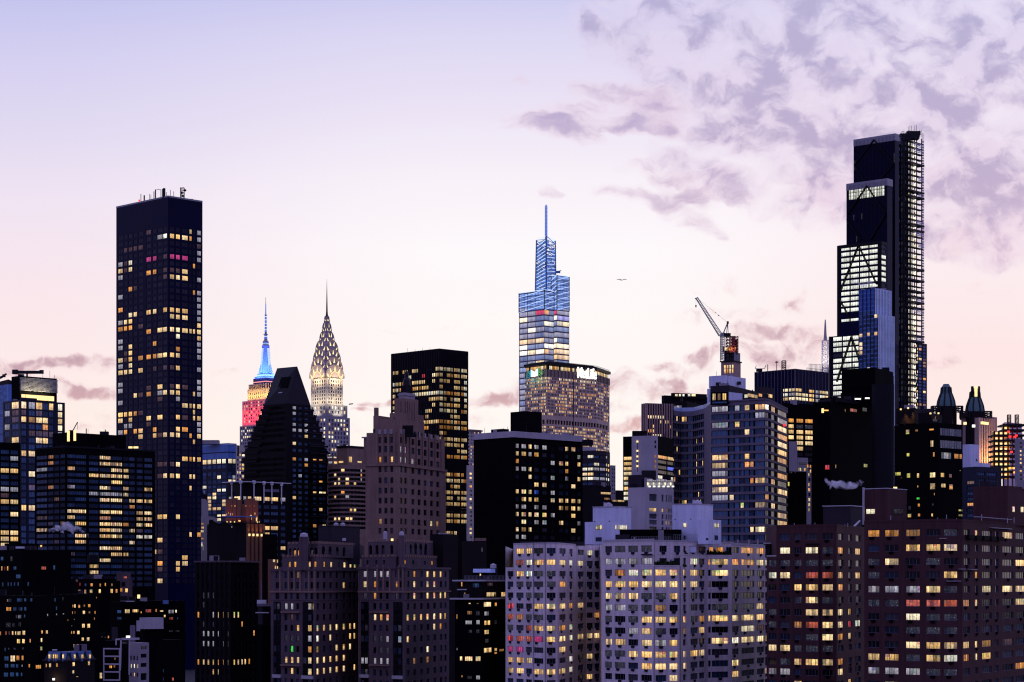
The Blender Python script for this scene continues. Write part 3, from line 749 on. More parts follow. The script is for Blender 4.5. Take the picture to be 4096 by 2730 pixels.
# ---- broad eight-sided slab with the lit sign
def text_mesh(txt, size, depth, name):
 cu = bpy.data.curves.new(name, 'FONT'); cu.body = txt; cu.size = size; cu.extrude = depth; cu.offset = size * .012; cu.space_character = .98
 ob = bpy.data.objects.new(name, cu); COL.objects.link(ob); bpy.context.view_layer.update()
 me = bpy.data.meshes.new_from_object(ob.evaluated_get(bpy.context.evaluated_depsgraph_get()))
 bpy.data.objects.remove(ob); bpy.data.curves.remove(cu); return me
def slab_tower():
 pts = [XY(2100, 2081), XY(2185, 2055), XY(2385, 2106), XY(2438, 2150)]
 b = Building('octagonal_office_tower', 'broad tan eight-sided office tower with a glowing white rooftop sign', 'office tower', base=v3(sum(pts, Vector((0, 0))) / 4, 0))
 d0 = 2055; zt = ZP(1478, d0); z0 = 0; zm = [ZP(1699, d0), ZP(1675, d0)]
 rows = [(ZP(1513 + 13 * i + 4.2, d0), ZP(1513 + 13 * i - 4.2, d0)) for i in range(36) if not (1664 < 1513 + 13 * i < 1708)]
 for i, (n, lit) in enumerate(((15, .62), (36, .5), (9, .4))):
  p0, p1 = pts[i], pts[i + 1]; ux = (p1 - p0); ln = ux.length; ux /= ln; nn = Vector((ux.y, -ux.x))
  st = ln / n; cols = [(st * (k + .22), st * (k + .80)) for k in range(n)]
  rl = lambda r, N_, L=lit: min(.9, L * (.55 + .9 * (r / N_) ** .6)) if r > 6 else L * .5
  facade(b, p0, p1, 0, ZP(1708, d0) if False else zm[0], cols, rows, 'metlife_stone', dep=.45, lit=lit, run=2, pal='warm', dark='dark', rowlit=rl)
  mk = [(st * 2 * (k + .12), st * 2 * (k + .88)) for k in range(n // 2)]
  facade(b, p0, p1, zm[0], zm[1], mk, [(zm[0] + .8, zm[1] - .8)], 'metlife_stone', dep=1.2, dark='black')
  facade(b, p0, p1, zm[1], ZP(1506, d0), cols, rows, 'metlife_stone', dep=.45, lit=lit, run=2, pal='warm', dark='dark', rowlit=lambda r, N_, L=lit: L * (.7 + .5 * r / N_))
  facade(b, p0, p1, ZP(1506, d0), zt, [], [], 'bronze_metal')
  fn = b.part('sign_band_ribs')
  for k in range(n * 1 + 1):
   fn.box(v3(p0 + ux * (ln - .6) * k / n + nn * .5, ZP(1506, d0)), v3(ux * .55, 0), v3(-nn * .55, 0), UP * (zt - ZP(1506, d0)), 'metlife_stone')
  if i == 1:
   sm = b.part('joint'); u = line_u(p0, ux, 2292); sm.box(v3(p0 + ux * u + nn * .12, 0), v3(ux * 1.0, 0), v3(-nn * .2, 0), UP * zt, 'bronze_metal')
  # lit loggia under the flat roof
  a = .8; lg = [((ln / n) * (k + .1), (ln / n) * (k + .9)) for k in range(n)]
  q0, q1 = p0 - nn * 1.5, p1 - nn * 1.5
  facade(b, q0, q1, zt + .02, ZP(1460, d0), lg, [(zt + .5, ZP(1462, d0))], 'bronze_metal', dep=.3, lit=.8, pal='warm')
 back = [pts[3] + Vector((-30, 34)), pts[0] + Vector((9, 40))]
 for p, q in ((pts[3], back[0]), (back[0], back[1]), (back[1], pts[0])): b.wall.face([v3(p, 0), v3(q, 0), v3(q, zt), v3(p, zt)], 'metlife_stone')
 b.wall.face([v3(p, zt) for p in pts + back], 'bronze_metal')
 rf = b.part('roof_canopy'); cen = sum(pts + back, Vector((0, 0))) / 6; o2 = [cen + (p - cen) * 1.03 for p in pts + back]
 zr = ZP(1460, d0); rf.prism(o2, zr, zr + 2.6, 'bronze_metal'); rf.face([v3(p, zr) for p in o2], 'bronze_metal')
 o3 = [cen + (p - cen) * .9 for p in pts + back]; rf.prism(o3, zr + 2.6, zr + 4.2, 'dark_metal')
 rail = b.part('railing'); o4 = [cen + (p - cen) * 1.0 for p in pts]
 for p, q in zip(o4, o4[1:]):
  rail.bar(v3(p, zr + 4.0), v3(q, zr + 4.0), .25, 'dark_metal')
  for k in range(12): rail.bar(v3(p + (q - p) * k / 12, zr + 2.5), v3(p + (q - p) * k / 12, zr + 4.0), .2, 'dark_metal')
 # sign lettering on the front, emblem on the left face
 p0, p1 = pts[1], pts[2]; ux = (p1 - p0).normalized(); nn = Vector((ux.y, -ux.x))
 b.root_post = None
 root = b.finish(); base = root.location
 me = text_mesh('MetLife', 11.3, .5, 'sign_lettering'); me.materials.append(MATS['sign_white'])
 o = bpy.data.objects.new('sign_lettering', me); COL.objects.link(o); o.parent = root
 u = line_u(p0, ux, 2305); pos = v3(p0 + ux * u + nn * 1.4, ZP(1510, p0.y + (ux * u).y))
 xs = [v.co.x for v in me.vertices]; wd = max(xs) - min(xs); want = line_u(p0, ux, 2380) - u
 o.location = pos - base; o.rotation_euler = (math.radians(90), 0, math.atan2(ux.y, ux.x)); o.scale = (want / wd, 1.25, 1)
 o['label'] = 'glowing white rooftop lettering'
 p0, p1 = pts[0], pts[1]; ux = (p1 - p0).normalized(); nn = Vector((ux.y, -ux.x))
 em = MB()
 def pl(lst, mat, off):
  F = [v3(p0 + ux * line_u(p0, ux, cx('D', x)) + nn * off, ZP(cy('D', y), 2068)) for x, y in lst]; B_ = [p - v3(nn * .5, 0) for p in F]
  em.face(F, mat)
  for i in range(len(F)): em.face([F[i], F[(i + 1) % len(F)], B_[(i + 1) % len(F)], B_[i]], mat)
 pl([(1409, 292), (1437, 314), (1437, 352), (1409, 352)], 'sign_white', 1.4); pl([(1437.5, 314), (1464, 286), (1464, 348), (1437.5, 352)], 'sign_white', 1.4)
 pl([(1400, 286), (1408, 291), (1408, 353), (1400, 349)], 'sign_cyan', 1.35); pl([(1465, 284), (1475, 280), (1475, 346), (1465, 349)], 'sign_green', 1.35)
 o = em.build('sign_emblem', root, base); o['label'] = 'folded white emblem with cyan and green edges'
 for col, px_, e in (((.0, .55, .75), 1412, 2600), ((.25, .9, .3), 1470, 2200)):
  L = bpy.data.lights.new('sign_glow', 'POINT'); L.energy = e; L.color = col; L.shadow_soft_size = 1
  lo = bpy.data.objects.new('sign_glow', L); COL.objects.link(lo); lo.parent = root
  lo.location = v3(p0 + ux * line_u(p0, ux, cx('D', px_)) + nn * 3.5, ZP(cy('D', 325), 2068)) - base
 return root
slab_tower()
# ---- stepped dark supertall with the construction hoists
def stepped_tower():
 b = Building('stepped_supertall', 'tallest dark stepped supertall with diagonal braces and construction hoists up its right side', 'skyscraper')
 S = lambda x: cx('S', x); Y = lambda y: cy('S', y)
 t4 = b.tier(S(633), S(938), S(966), Y(78), 1860, 40, 'bronze_glass'); t3 = b.tier(S(580), S(880), S(918), Y(410), 1838, 40, 'bronze_glass')
 t2 = b.tier(S(525), S(824), S(876), Y(858), 1816, 40, 'bronze_glass'); t1 = b.tier(3324, 3492, 3540, 1333, 1795, 40, 'bronze_glass')
 for t in (t4, t3): t.fins('L', 30, .22, .3, 'charcoal')
 t3.fac('L', 22, [(Y(452), 15), (Y(482), 14), (Y(506), 13)], wf=.8, m=(.05, .07), lit=.85, run=4, pal='white', dark='grey', wm='bronze_glass', dep=.4)
 for w in b.wins: k = RND.uniform(.25, .8); w.glow = (.9 * k, .95 * k, .85 * k)
 def off(t, side, n, rows, lit=.92, **k): t.fac(side, n, rows, wf=.90, m=(.035, .035), lit=lit, pal='white', dark='grey', wm='bronze_glass', dep=.45, pn=5, fr=.2, **k)
 rows2 = [(Y(y) - 8, 14) for y in (900, 942, 984, 1026, 1068, 1110, 1152, 1194, 1236, 1278, 1318, 1360)] + [(Y(1432) - 6, 10)]
 off(t2, 'L', 4, rows2); off(t2, 'R', 1, rows2[:12], .75)
 rows1 = [(1345 + 22 * i, 15) for i in range(12)]
 off(t1, 'L', 4, rows1)
 for w in b.wins:
  if sum(w.glow) > .3: k = RND.uniform(.75, 1.15); w.glow = (1.35 * k, 1.38 * k, 1.2 * k)
 # diagonal braces standing proud of the faces
 def brace(t, side, a, c, w=3.1, mat='bronze_metal', crop='S'):
  m = b.part('brace'); m.bar(on_face(t, side, cx(crop, a[0]), cy(crop, a[1]), .5), on_face(t, side, cx(crop, c[0]), cy(crop, c[1]), .5), w, mat, .8)
 for a, c in (((672, 890), (537, 1232)), ((672, 890), (806, 1178)), ((533, 1290), (608, 1430)), ((822, 1200), (742, 1420))): brace(t2, 'L', a, c)
 for a, c in (((733, 452), (590, 662)), ((733, 452), (868, 650)), ((586, 700), (690, 850)), ((872, 660), (760, 850))): brace(t3, 'L', a, c, 2.6)
 for a, c in (((785, 110), (640, 300)), ((785, 110), (930, 290)), ((640, 300), (735, 440)), ((930, 290), (820, 420))): brace(t4, 'L', a, c, 1.6, 'bronze_metal')
 for a, c in (((752, -5), (622, 400)), ((752, -5), (860, 320))): brace(t1, 'L', a, c, 3.1, crop='F')
 for t, n in ((t4, 0), (t3, 1), (t2, 2)):
  t.ledge(proj(v3(t.C, t.z1))[1] + 6, 6.0 if n < 2 else 3.0, .25, 'steel' if n < 2 else 'bronze_metal', name='parapet')
 for t in (t2, t1):
  for x in (t.L, t.C): 
   m = b.part('corner_column'); m.prism([x + Vector((-1.6, -.4)), x + Vector((1.6, -.4)), x + Vector((1.6, 2)), x + Vector((-1.6, 2))], t.z0, t.z1, 'bronze_metal')
 for x, y in ((641, 300), (930, 245), (632, 684), (691, 674), (656, 842)):
  t = t4 if y < 310 else t3; t.spot('L', cx('S', x), cy('S', y), 5, 22 if y > 310 else 40, 'm')
 # core and hoist bays behind, open floors with work lights
 core = b.tier(S(938), S(962), S(985), Y(75), 1888, 40, 'black'); 
 hb = b.tier(S(950), S(1006), S(1056), Y(92), 1878, 42, 'black')
 ys = [Y(92) + 22 + 22.3 * i for i in range(52)]
 hb.fac('R', [(S(1020), 10), (S(1043), 10)], [(y, 14.5) for y in ys], lit=.0, dark='grey', wm='dark_metal', dep=1.2, pn=2, fr=.25, key='pane')
 hb.fac('L', [(S(966), 7), (S(986), 10)], [(y, 15) for y in ys], lit=.0, dark='paleblue', wm='bronze_metal', dep=.6, pn=2, fr=.3)
 n0 = len(b.wins)
 for w in b.wins:
  x, y = proj(w.c)
  if x > S(1006) and w.c.y > 1876:
   far_x = (x - S(1006)) / (S(1056) - S(1006))
   k = RND.random()
   if far_x > .3: w.glow = glow_of('W' if k < .38 else 'y' if k < .44 else 'c' if k < .82 else 'm'); w.glow = tuple(q * .8 for q in w.glow)
   elif k < .25: w.glow = glow_of('m')
   if far_x > .45: w.glow = tuple(q * .95 + .16 for q in w.glow)  # sky light passing through the open floors, painted as window glow
  elif x > S(945) and w.c.y > 1870 and RND.random() < .4: w.glow = glow_of('m')
 p0, pm = hb.pts('R'); ux = (pm - p0).normalized(); nn = Vector((ux.y, -ux.x)); p1 = p0 + ux * line_u(p0, ux, S(1134)); um = (pm - p0).length; uw = (p1 - p0).length
 for u in (um + 1.2, (um + uw) / 2, uw - .5):                       # the open hoist bay: posts, decks, nets, sky between
  for o_ in (0.2, -7.0):
   m = b.part('hoist_post'); m.bar(v3(p0 + ux * u + nn * o_, 0), v3(p0 + ux * u + nn * o_, hb.z1 + 3), .8, 'dark_metal')
 for i, y in enumerate(ys):
  z = ZP(y, hb.d)
  if RND.random() < .8:
   q = b.part('deck_glow_panel'); a, w_ = um + RND.uniform(.5, 2), RND.uniform(.5, .85) * (uw - um); c = p0 + ux * a - nn * 3.5; k = RND.uniform(.45, 1.1)
   q.face([v3(c, z - 1.6), v3(c + ux * w_, z - 1.6), v3(c + ux * w_, z + 1.5), v3(c, z + 1.5)], 'pane', [(i, 0), (i + .99, 0), (i + .99, .99), (i, .99)], (1.7 * k, 1.55 * k, 1.1 * k), (.3, .3, .28))  # emissive panel paints the light on each open deck
 for i, y in enumerate(ys):
  z = ZP(y - 11, hb.d); m = b.part('hoist_platform'); big = RND.random() < .35
  m.box(v3(p0 - ux * 1.0 + nn * (2.6 if big else 1.4), z), v3(ux * ((p1 - p0).length + 1.5), 0), v3(-nn * (7 if big else 4), 0), UP * (1.4 if big else .6), 'dark_metal')
  q = b.part('work_lamp'); c = p0 + ux * (p1 - p0).length * .58 + nn * .8; 
  if RND.random() < .8: q.cbox(v3(c, z + 3.2), 1.1, .8, .9, 'lamp_white')
 for i, y in enumerate(ys):
  if RND.random() < .25:
   nt = b.part('safety_net'); u0, u1 = (p1 - p0).length * RND.choice((.45, .55, .7)), (p1 - p0).length; zz = ZP(y - 6, hb.d)
   for k in range(3): nt.box(v3(p0 + ux * u0 + nn * 1.9, zz - k * 1.2), v3(ux * (u1 - u0), 0), v3(-nn * .06, 0), UP * .62, 'netting')
   for k in range(6): nt.box(v3(p0 + ux * (u0 + (u1 - u0) * k / 5) + nn * 1.95, zz - 3.4), v3(ux * .25, 0), v3(-nn * .06, 0), UP * 3.6, 'netting')
 net = b.part('netting'); e = p1 + nn * .6
 for i in range(100):
  z = hb.z1 - 4.6 * i * .52
  if z < 30: break
  net.box(v3(e - ux * .4, z), v3(ux * 3.0, 0), v3(-nn * .5, 0), UP * 1.0, 'netting')
 for k in range(2): net.bar(v3(e + ux * (2.6 * k), 0), v3(e + ux * (2.6 * k), hb.z1 + 8), .35, 'netting')
 for (x, y0) in ((980, 60), (1030, 40), (1000, 75)):
  m = b.part('hoist_mast'); mast(m, v3(hb.C + ux * ((x - 1006) * .2) + nn * 1.8 + Vector((0, 0)), 0), ZP(Y(y0), hb.d), 1.8, 'dark_metal', 90)
 for i in range(9):
  m = b.part('rebar'); xx = S(1035 + i * 12); p = on_face(hb, 'R', xx, Y(92)); m.bar(p, p + UP * RND.uniform(5, 11), .28, 'dark_metal')
 top = b.part('hoist_head'); p = hb.C + ux * 9; top.cbox(v3(p, hb.z1 + 2.5) + Vector((0, 4, 0)), 17, 8, 4.6, 'dark_metal'); top.cbox(v3(p + ux * 7, hb.z1 + 6.5) + Vector((0, 5, 0)), 12, 8, 3.5, 'dark_metal')
 tk = b.part('water_tank'); tk.lathe(XY(S(962), 1884), [(3.6, ZP(Y(150), 1884)), (4.6, ZP(Y(128), 1884)), (3.0, ZP(Y(98), 1884))], 12, 'concrete')
 lb = b.tier(S(1090), 3672, 3708, 1372, 1870, 44, 'bronze_glass')
 lb.fac('R', 2, (1384, 13, 20, 9), wf=.7, lit=.25, dark='paleblue', pal='dim', wm='dark_slab', dep=.4); lb.fac('L', 2, (1384, 13, 20, 9), wf=.8, lit=.5, pal='white', dark='grey', wm='dark_slab', dep=.4)
 cr = b.part('maintenance_crane'); c = v3(XY(S(760), 1905), t4.z1); cr.cbox(c + UP * 1.2, 2.5, 2.5, 4, 'dark_metal'); cr.bar(c + UP * 3.0 + Vector((-11, 0, -.6)), c + Vector((16, 0, 7.0)), 1.7, 'dark_metal'); cr.cbox(c + UP * 2.4 + Vector((-9.5, 0, 0)), 4, 2.4, 2.4, 'dark_metal'); cr.bar(c + Vector((16, 0, 7)), c + Vector((20, 0, 6.2)), .4, 'dark_metal')
 return b.finish()
stepped_tower()
# ---- blue glass tower in front of it
def blue_tower():
 b = Building('blue_glass_tower', 'royal blue glass tower with pale vertical fins in front of the stepped supertall', 'tower')
 S = lambda x: cx('S', x); Y = lambda y: cy('S', y)
 t = b.tier(S(670), S(788), S(906), Y(1207), 1560, 45, 'blue_glass'); t2 = b.tier(S(700), S(812), S(929), Y(1398), 1552, 45, 'blue_glass')
 for tt, y0 in ((t, Y(1222)), (t2, Y(1410))):
  tt.fac('L', 4, (y0, 17.5, 30, 13), wf=.86, lit=.0, dark='blue', wm='blue_glass', dep=.15, m=(.02, .02))
  tt.fac('R', 5, (y0, 17.5, 30, 15), wf=.36, lit=.0, dark='paleblue', wm='sky_painted_glass', dep=.5, m=(.02, .02))  # bright sky reflected in the right face is painted as pale colour
  tt.fins('R', 10, .7, .7, 'sky_painted_glass', name='fin'); tt.fins('L', 4, .35, .5, 'navy_glass')
 for w in b.wins:
  y = proj(w.c)[1]
  if y < Y(1380): w.tint = (.05, .15, .5)
 b.hit('S', 'w', [(800, 1408), (880, 1418), (740, 1535), (800, 1530), (690, 1540)], 18)
 b.hit('F', 'w', [(900, 58), (975, 50), (900, 103), (975, 97), (900, 148), (975, 138), (845, 62), (850, 105), (850, 150), (900, 272)], 12)
 m = b.part('roof_tank'); c = v3(XY(S(822), 1585), t.z1); m.cbox(c + UP * 1.6, 9, 6, 3.2, 'concrete'); m.cbox(c + Vector((-9, 3, 1.4)), 8, 5, 2.8, 'pale_concrete')
 return b.finish()
blue_tower()
# ================================================================ the middle distance
def prep(c, pts): return [(cx(c, p[0]), p[1] * CROPS[c][2]) for p in pts]
def rowsC(c, ys, h): return [(cy(c, y), h * CROPS[c][2]) for y in ys]
def antenna(b, t, x, y0, y1, w=.4, side='L', name='antenna'):
 p = on_face(t, side, x, y0); m = b.part(name); m.bar(Vector((p.x, p.y + .4, t.z1 - .2)), Vector((p.x, p.y + .4, ZP(y1, p.y))), w, 'dark_metal'); return m
# ---- black residential slab with scattered lit windows
def black_slab():
 b = Building('residential_tower', 'tall plain black residential slab at left with scattered lit windows and roof antennas', 'tower')
 t = b.tier(465, 672, 810, 787, 1220, 45, 'bronze_glass')
 ys = []; y = 915.0; dy = 27.6
 while y < 2330: ys.append(y); y += dy; dy = max(23.4, dy - .12)
 rows = [(q, 17.5) for q in ys]
 def cols(c, l): return [(cx(c, x), w * CROPS[c][2]) for x, w in l]
 kw = dict(lit=0, dark='dark', wm='bronze_glass', dep=.2, fr=.14)
 t.fac('L', cols('A', [(257, 36), (297, 26), (335, 28), (373, 26), (415, 36), (478, 36), (525, 28), (567, 40), (607, 30)]), rows, pn=2, **kw)
 t.fac('R', cols('A', [(664, 34), (710, 32), (765, 46), (809, 18), (836, 18), (875, 30)]), rows, pn=2, **kw)
 for w in b.wins: w.tint = (.010, .012, .030) if RND.random() < .8 else (.03, .03, .05)
 H = b.hit
 H('A', 'D', [(370, 437), (404, 437), (483, 425), (258, 395), (295, 578), (332, 575), (372, 570), (412, 567), (606, 652), (606, 762), (608, 812), (664, 762), (710, 768), (297, 700), (297, 752), (373, 905), (420, 1172), (297, 1380), (297, 1420), (258, 1380), (295, 1462), (875, 570), (875, 1450), (520, 1525), (606, 1525), (664, 1520)])
 H('A', 'W', [(258, 462), (335, 697), (333, 1075), (710, 1200), (710, 1248), (333, 1505), (606, 480)])
 H('A', 'w', [(257, 765), (335, 750), (525, 1048), (606, 1035), (300, 1135), (335, 1130), (373, 1070), (567, 1198), (610, 1195), (335, 1368), (333, 1415), (257, 1470), (333, 1463), (567, 1433), (610, 1425), (257, 1555), (333, 1550), (410, 1540), (478, 1070), (295, 1555),
     (664, 470), (710, 480), (765, 488), (815, 428), (664, 815), (708, 823), (765, 832), (664, 1035), (710, 1043), (765, 1048), (664, 1090), (710, 1096), (765, 1103), (664, 1195), (765, 1208), (808, 1210), (838, 1218), (664, 1428), (710, 1433), (710, 1525), (875, 1175), (875, 1222), (875, 1268), (765, 775)])
 H('A', 'o', [(815, 498), (480, 782), (525, 775), (335, 915), (255, 1085), (258, 1198), (297, 1188), (335, 1185), (478, 1215), (415, 1450), (525, 1438), (478, 1438), (528, 1345), (825, 945), (710, 1385), (822, 738)])
 H('A', 'p', [(480, 672), (525, 663), (664, 655), (710, 660), (765, 670)])
 H('A', 'c', [(567, 478), (258, 715), (258, 825), (258, 980), (258, 1140), (258, 1290), (255, 1338), (258, 1520), (875, 508), (875, 630), (875, 690), (875, 800), (875, 905), (875, 960), (875, 1020), (875, 1070), (875, 1118), (875, 1315), (875, 1362), (875, 1408), (875, 1545), (875, 440)])
 H('B', 'w', [(1070, 690), (1115, 688), (1160, 683), (1068, 755), (1160, 745), (1258, 850), (1250, 905), (1205, 522), (1430, 443), (1480, 492), (1325, 728), (1425, 728), (1475, 885), (1380, 885), (1592, 443), (1540, 490), (1592, 495), (1650, 607), (1705, 607), (1740, 610), (1780, 617), (1740, 510), (1740, 665), (1590, 718),
     (1740, 730), (1780, 732), (1590, 832), (1537, 885), (1590, 885), (1778, 895), (1735, 950), (1645, 1100), (1733, 1105), (1775, 1105), (1585, 1150), (1468, 1255), (1530, 1257), (1583, 1258), (1697, 1258), (1730, 1265), (1693, 1365)])
 H('B', 'c', [(1075, 435), (1075, 488), (1070, 590), (1158, 805), (1592, 548), (1428, 495), (1780, 412), (1780, 465), (1780, 515), (1778, 795), (1778, 840), (1068, 865), (1115, 808)])
 H('B', 'o', [(1115, 855), (1205, 850), (1330, 507), (1380, 835), (1208, 677), (1635, 832), (1700, 890), (1697, 1100)])
 H('B', 'D', [(1330, 455), (1428, 548), (1540, 440), (1650, 445), (1260, 512), (1260, 668), (1320, 792), (1430, 885), (1535, 1150), (1425, 1150), (1470, 1155), (1420, 1258), (1650, 718)])
 H('G', 'w', [(1420, 110), (1465, 110), (1522, 108), (1578, 110), (1418, 270), (1458, 268), (1522, 268), (1577, 268), (1722, 270), (1375, 378), (1518, 372), (1570, 375), (1615, 372), (1648, 430), (1515, 480), (1568, 480), (1612, 485), (1648, 478), (1685, 475), (1512, 533), (1568, 533), (1612, 535), (1450, 648), (1510, 645)])
 H('G', 'o', [(1618, 268), (1762, 265), (1685, 425), (1410, 487)]); H('G', 'D', [(1458, 373), (1415, 375), (1452, 540)])
 m = b.part('parapet')
 for s in 'LR':
  p0, p1 = t.pts(s); ux = (p1 - p0).normalized(); n = Vector((ux.y, -ux.x)); m.box(v3(p0 + n * .12, t.z1 - .3), v3(p1 - p0, 0), v3(-n * .6, 0), UP * .9, 'steel')
 for x, y1, w in ((418, 150, .35), (444, 160, .7), (486, 150, .25), (496, 155, .25), (520, 130, .4), (532, 115, .6), (575, 115, .35), (600, 105, 1.3), (590, 110, .8), (618, 135, .25)):
  antenna(b, t, cx('A', x), cy('A', 180), cy('A', y1), w)
 for x, y1 in ((650, 118), (675, 130)): antenna(b, t, cx('A', x), cy('A', 175), cy('A', y1), .25, 'R')
 m = b.part('dish_mast'); p = on_face(t, 'R', cx('A', 742), cy('A', 180)) + Vector((0, 1, 0)); mast(m, p, 5.8, 2.0, 'dark_metal', 4)
 for dx, dz in ((1.7, 4.2), (-.3, 2.8), (.5, 1.0)):
  q = b.part('dish'); q.lathe((p.x + dx, p.y - 1.2), [(.7, p.z + dz - .5), (.8, p.z + dz), (.6, p.z + dz + .5)], 8, 'dark_metal')
 a = b.part('antenna'); p = on_face(t, 'L', cx('A', 540), cy('A', 180)); a.bar(p + Vector((0, .4, 4.7)), p + Vector((2.3, .4, 4.7)), .25, 'dark_metal')
 r = b.part('beacon'); p = on_face(t, 'L', cx('A', 405), cy('A', 207)); r.cbox(p + Vector((0, .3, .5)), .8, .8, .9, 'lamp_red')
 return b.finish()
black_slab()
# ---- dark tower with sloping wedge roof and balconies
def wedge_tower():
 b = Building('wedge_roof_tower', 'dark apartment tower with a sloping wedge roof and stepped balconies', 'tower')
 d = 1300; X = lambda x: cx('X', x); Y = lambda y: cy('X', y)
 steps = [(480, 392, 812), (530, 372, 838), (580, 345, 862), (630, 322, 885), (680, 300, 895), (730, 280, 915), (800, 248, 940), (860, 225, 958), (940, 215, 965)]
 xc = X(590)
 prevb = None
 for i, (y, xl, xr) in enumerate(steps):
  yb = steps[i + 1][0] if i + 1 < len(steps) else None
  t = b.tier(X(xl), xc, X(xr), Y(y), d - i * .6, 42, 'black_glass', ybot=None if yb is None else Y(yb + 1))
  nrow = 1 if yb is not None and yb - y < 60 else 2
  if yb is None: nrow = 16
  y0 = Y(y) + 15
  kw = dict(dark='blue', dep=.3, wm='black_glass', pal='home', fr=.12)
  cl = [X(v) for v in (568, 535, 490, 455, 430, 395, 350, 305, 270, 240) if v > xl + 12]
  cr = [X(v) for v in (668, 720, 775, 850, 905, 935) if v < xr - 14]
  t.fac('L', [(v, 9 if k % 3 else 14) for k, v in enumerate(cl)], (y0, 22.2, nrow, 12), lit=.05, pn=2, **kw)
  t.fac('R', [(v, 14) for v in cr], (y0, 22.2, nrow, 12), lit=.07, pn=3, **kw)
  for k in range(nrow if yb is not None else 11):
   z = ZP(y0 + 22.2 * k + 9.5, t.d)
   for s in 'LR':
    p0, p1 = t.pts(s); ux = (p1 - p0).normalized(); n = Vector((ux.y, -ux.x)); L = (p1 - p0).length
    u0 = 0 if s == 'L' else L * .58; ln = L * (.34 if s == 'L' else .42)
    if k % 2 == 0 or yb is not None:
     m = b.part('balcony'); m.box(v3(p0 + ux * (u0 - (1.6 if s == 'L' else 0)) + n * 1.3, z), v3(ux * (ln + 1.6), 0), v3(-n * 1.35, 0), UP * .45, 'dark_slab')
     m.box(v3(p0 + ux * (u0 - (1.6 if s == 'L' else 0)) + n * 1.3, z + .45), v3(ux * (ln + 1.6), 0), v3(-n * .08, 0), UP * .8, 'black_glass')
 t0 = b.tiers[0]; rf = b.part('roof'); z0 = t0.z1; zt = ZP(Y(148), d + 8)
 r0, r1 = XY(X(512), d + 26), XY(X(692), d + 9); r0z = ZP(Y(166), d + 26)
 L, C, R, D = t0.L, t0.C, t0.R, t0.D
 Lb = XY(X(395), t0.L.y)
 rf.face([v3(L, z0), v3(C, z0), v3(r1, zt), v3(r0, r0z)], 'black_glass'); rf.face([v3(C, z0), v3(R, z0), v3(r1, zt)], 'dark_slab'); rf.face([v3(R, z0), v3(D, z0), v3(r0, r0z), v3(r1, zt)], 'bronze_metal'); rf.face([v3(D, z0), v3(L, z0), v3(r0, r0z)], 'bronze_metal')
 sk = b.part('skylight')
 q = lambda a, f: v3(L + (C - L) * a, z0).lerp(v3(r0 + (r1 - r0) * a, r0z + (zt - r0z) * a), f) + Vector((-.2, -.5, .25))
 sk.face([q(.52, .28), q(.70, .28), q(.70, .31), q(.52, .31)], 'pale_trim'); sk.face([q(.40, .42), q(.85, .42), q(.85, .72), q(.40, .72)], 'black')
 b.hit('X', 'w', [(572, 782), (336, 778), (368, 690), (643, 832), (258, 1083), (567, 1130), (676, 1326), (487, 1175), (920, 1428), (850, 1285)], 24)
 b.hit('X', 'c', [(643, 590), (643, 690), (668, 492), (643, 740), (697, 1135), (793, 952), (775, 697), (720, 742), (796, 750)], 18)
 b.hit('X', 'o', [(853, 955), (915, 960), (793, 1045), (655, 990), (690, 990), (320, 600)], 20)
 return b.finish()
wedge_tower()
# ---- dark office tower with lit bands
def band_tower(name, label, xl, xc, xr, ytop, d, rows, nl, nr, ll, lr, wm='black_glass', pal='warm', pn=3, cat='office tower', ang=45, run=3, fin=None, dark='dark', wf=.9):
 b = Building(name, label, cat)
 t = b.tier(xl, xc, xr, ytop, d, ang, wm)
 for s, n, l in (('L', nl, ll), ('R', nr, lr)):
  if n: t.fac(s, n, rows, wf=wf, m=(.015, .015), lit=l, run=run, pal=pal, dark=dark, pn=pn, fr=.18, dep=.3)
 if fin:
  for s in 'LR': t.fins(s, fin, .3, .35, 'bronze_metal')
 return b, t
b, t = band_tower('banded_office_tower', 'dark office tower with bright window bands and blank black top behind the brick tower', 1565, 1757, 1872, 1397, 1570,
      [(1350 + .4464 * y, 14) for y in [280, 333, 386, 440, 494, 547, 600, 652, 702, 752, 803, 855, 908, 958, 1012, 1065]] + [(1350 + .4464 * y, 14) for y in (1225, 1280, 1332, 1386, 1438, 1490, 1542)] + [(2030 + .4464 * y, 14) for y in (18, 70, 122, 172, 228)], 14, 8, .30, .62, fin=28)
b.hit('D', 'W', [(x, 497) for x in range(350, 580, 30)], 12); b.hit('D', 'w', [(x, y) for x, y in ((165, 322), (200, 320), (260, 310), (285, 308), (330, 300), (370, 296), (550, 282), (545, 334), (600, 333), (210, 418), (420, 392), (440, 390), (510, 388), (360, 455), (420, 448), (475, 442), (180, 525), (165, 575), (508, 595), (500, 650), (470, 700))], 14)
b.hit('D', 'r', [(425, 348)], 10)
m = b.part('parapet'); 
for s in 'LR':
 p0, p1 = t.pts(s); ux = (p1 - p0).normalized(); n = Vector((ux.y, -ux.x)); m.box(v3(p0 + n * .15, t.z1 - .2), v3(p1 - p0, 0), v3(-n * .5, 0), UP * .6, 'dark_metal')
for x in (1630, 1660, 1690, 1720): antenna(b, t, x, 1405, 1396 - RND.random() * 6, .15)
b.finish()
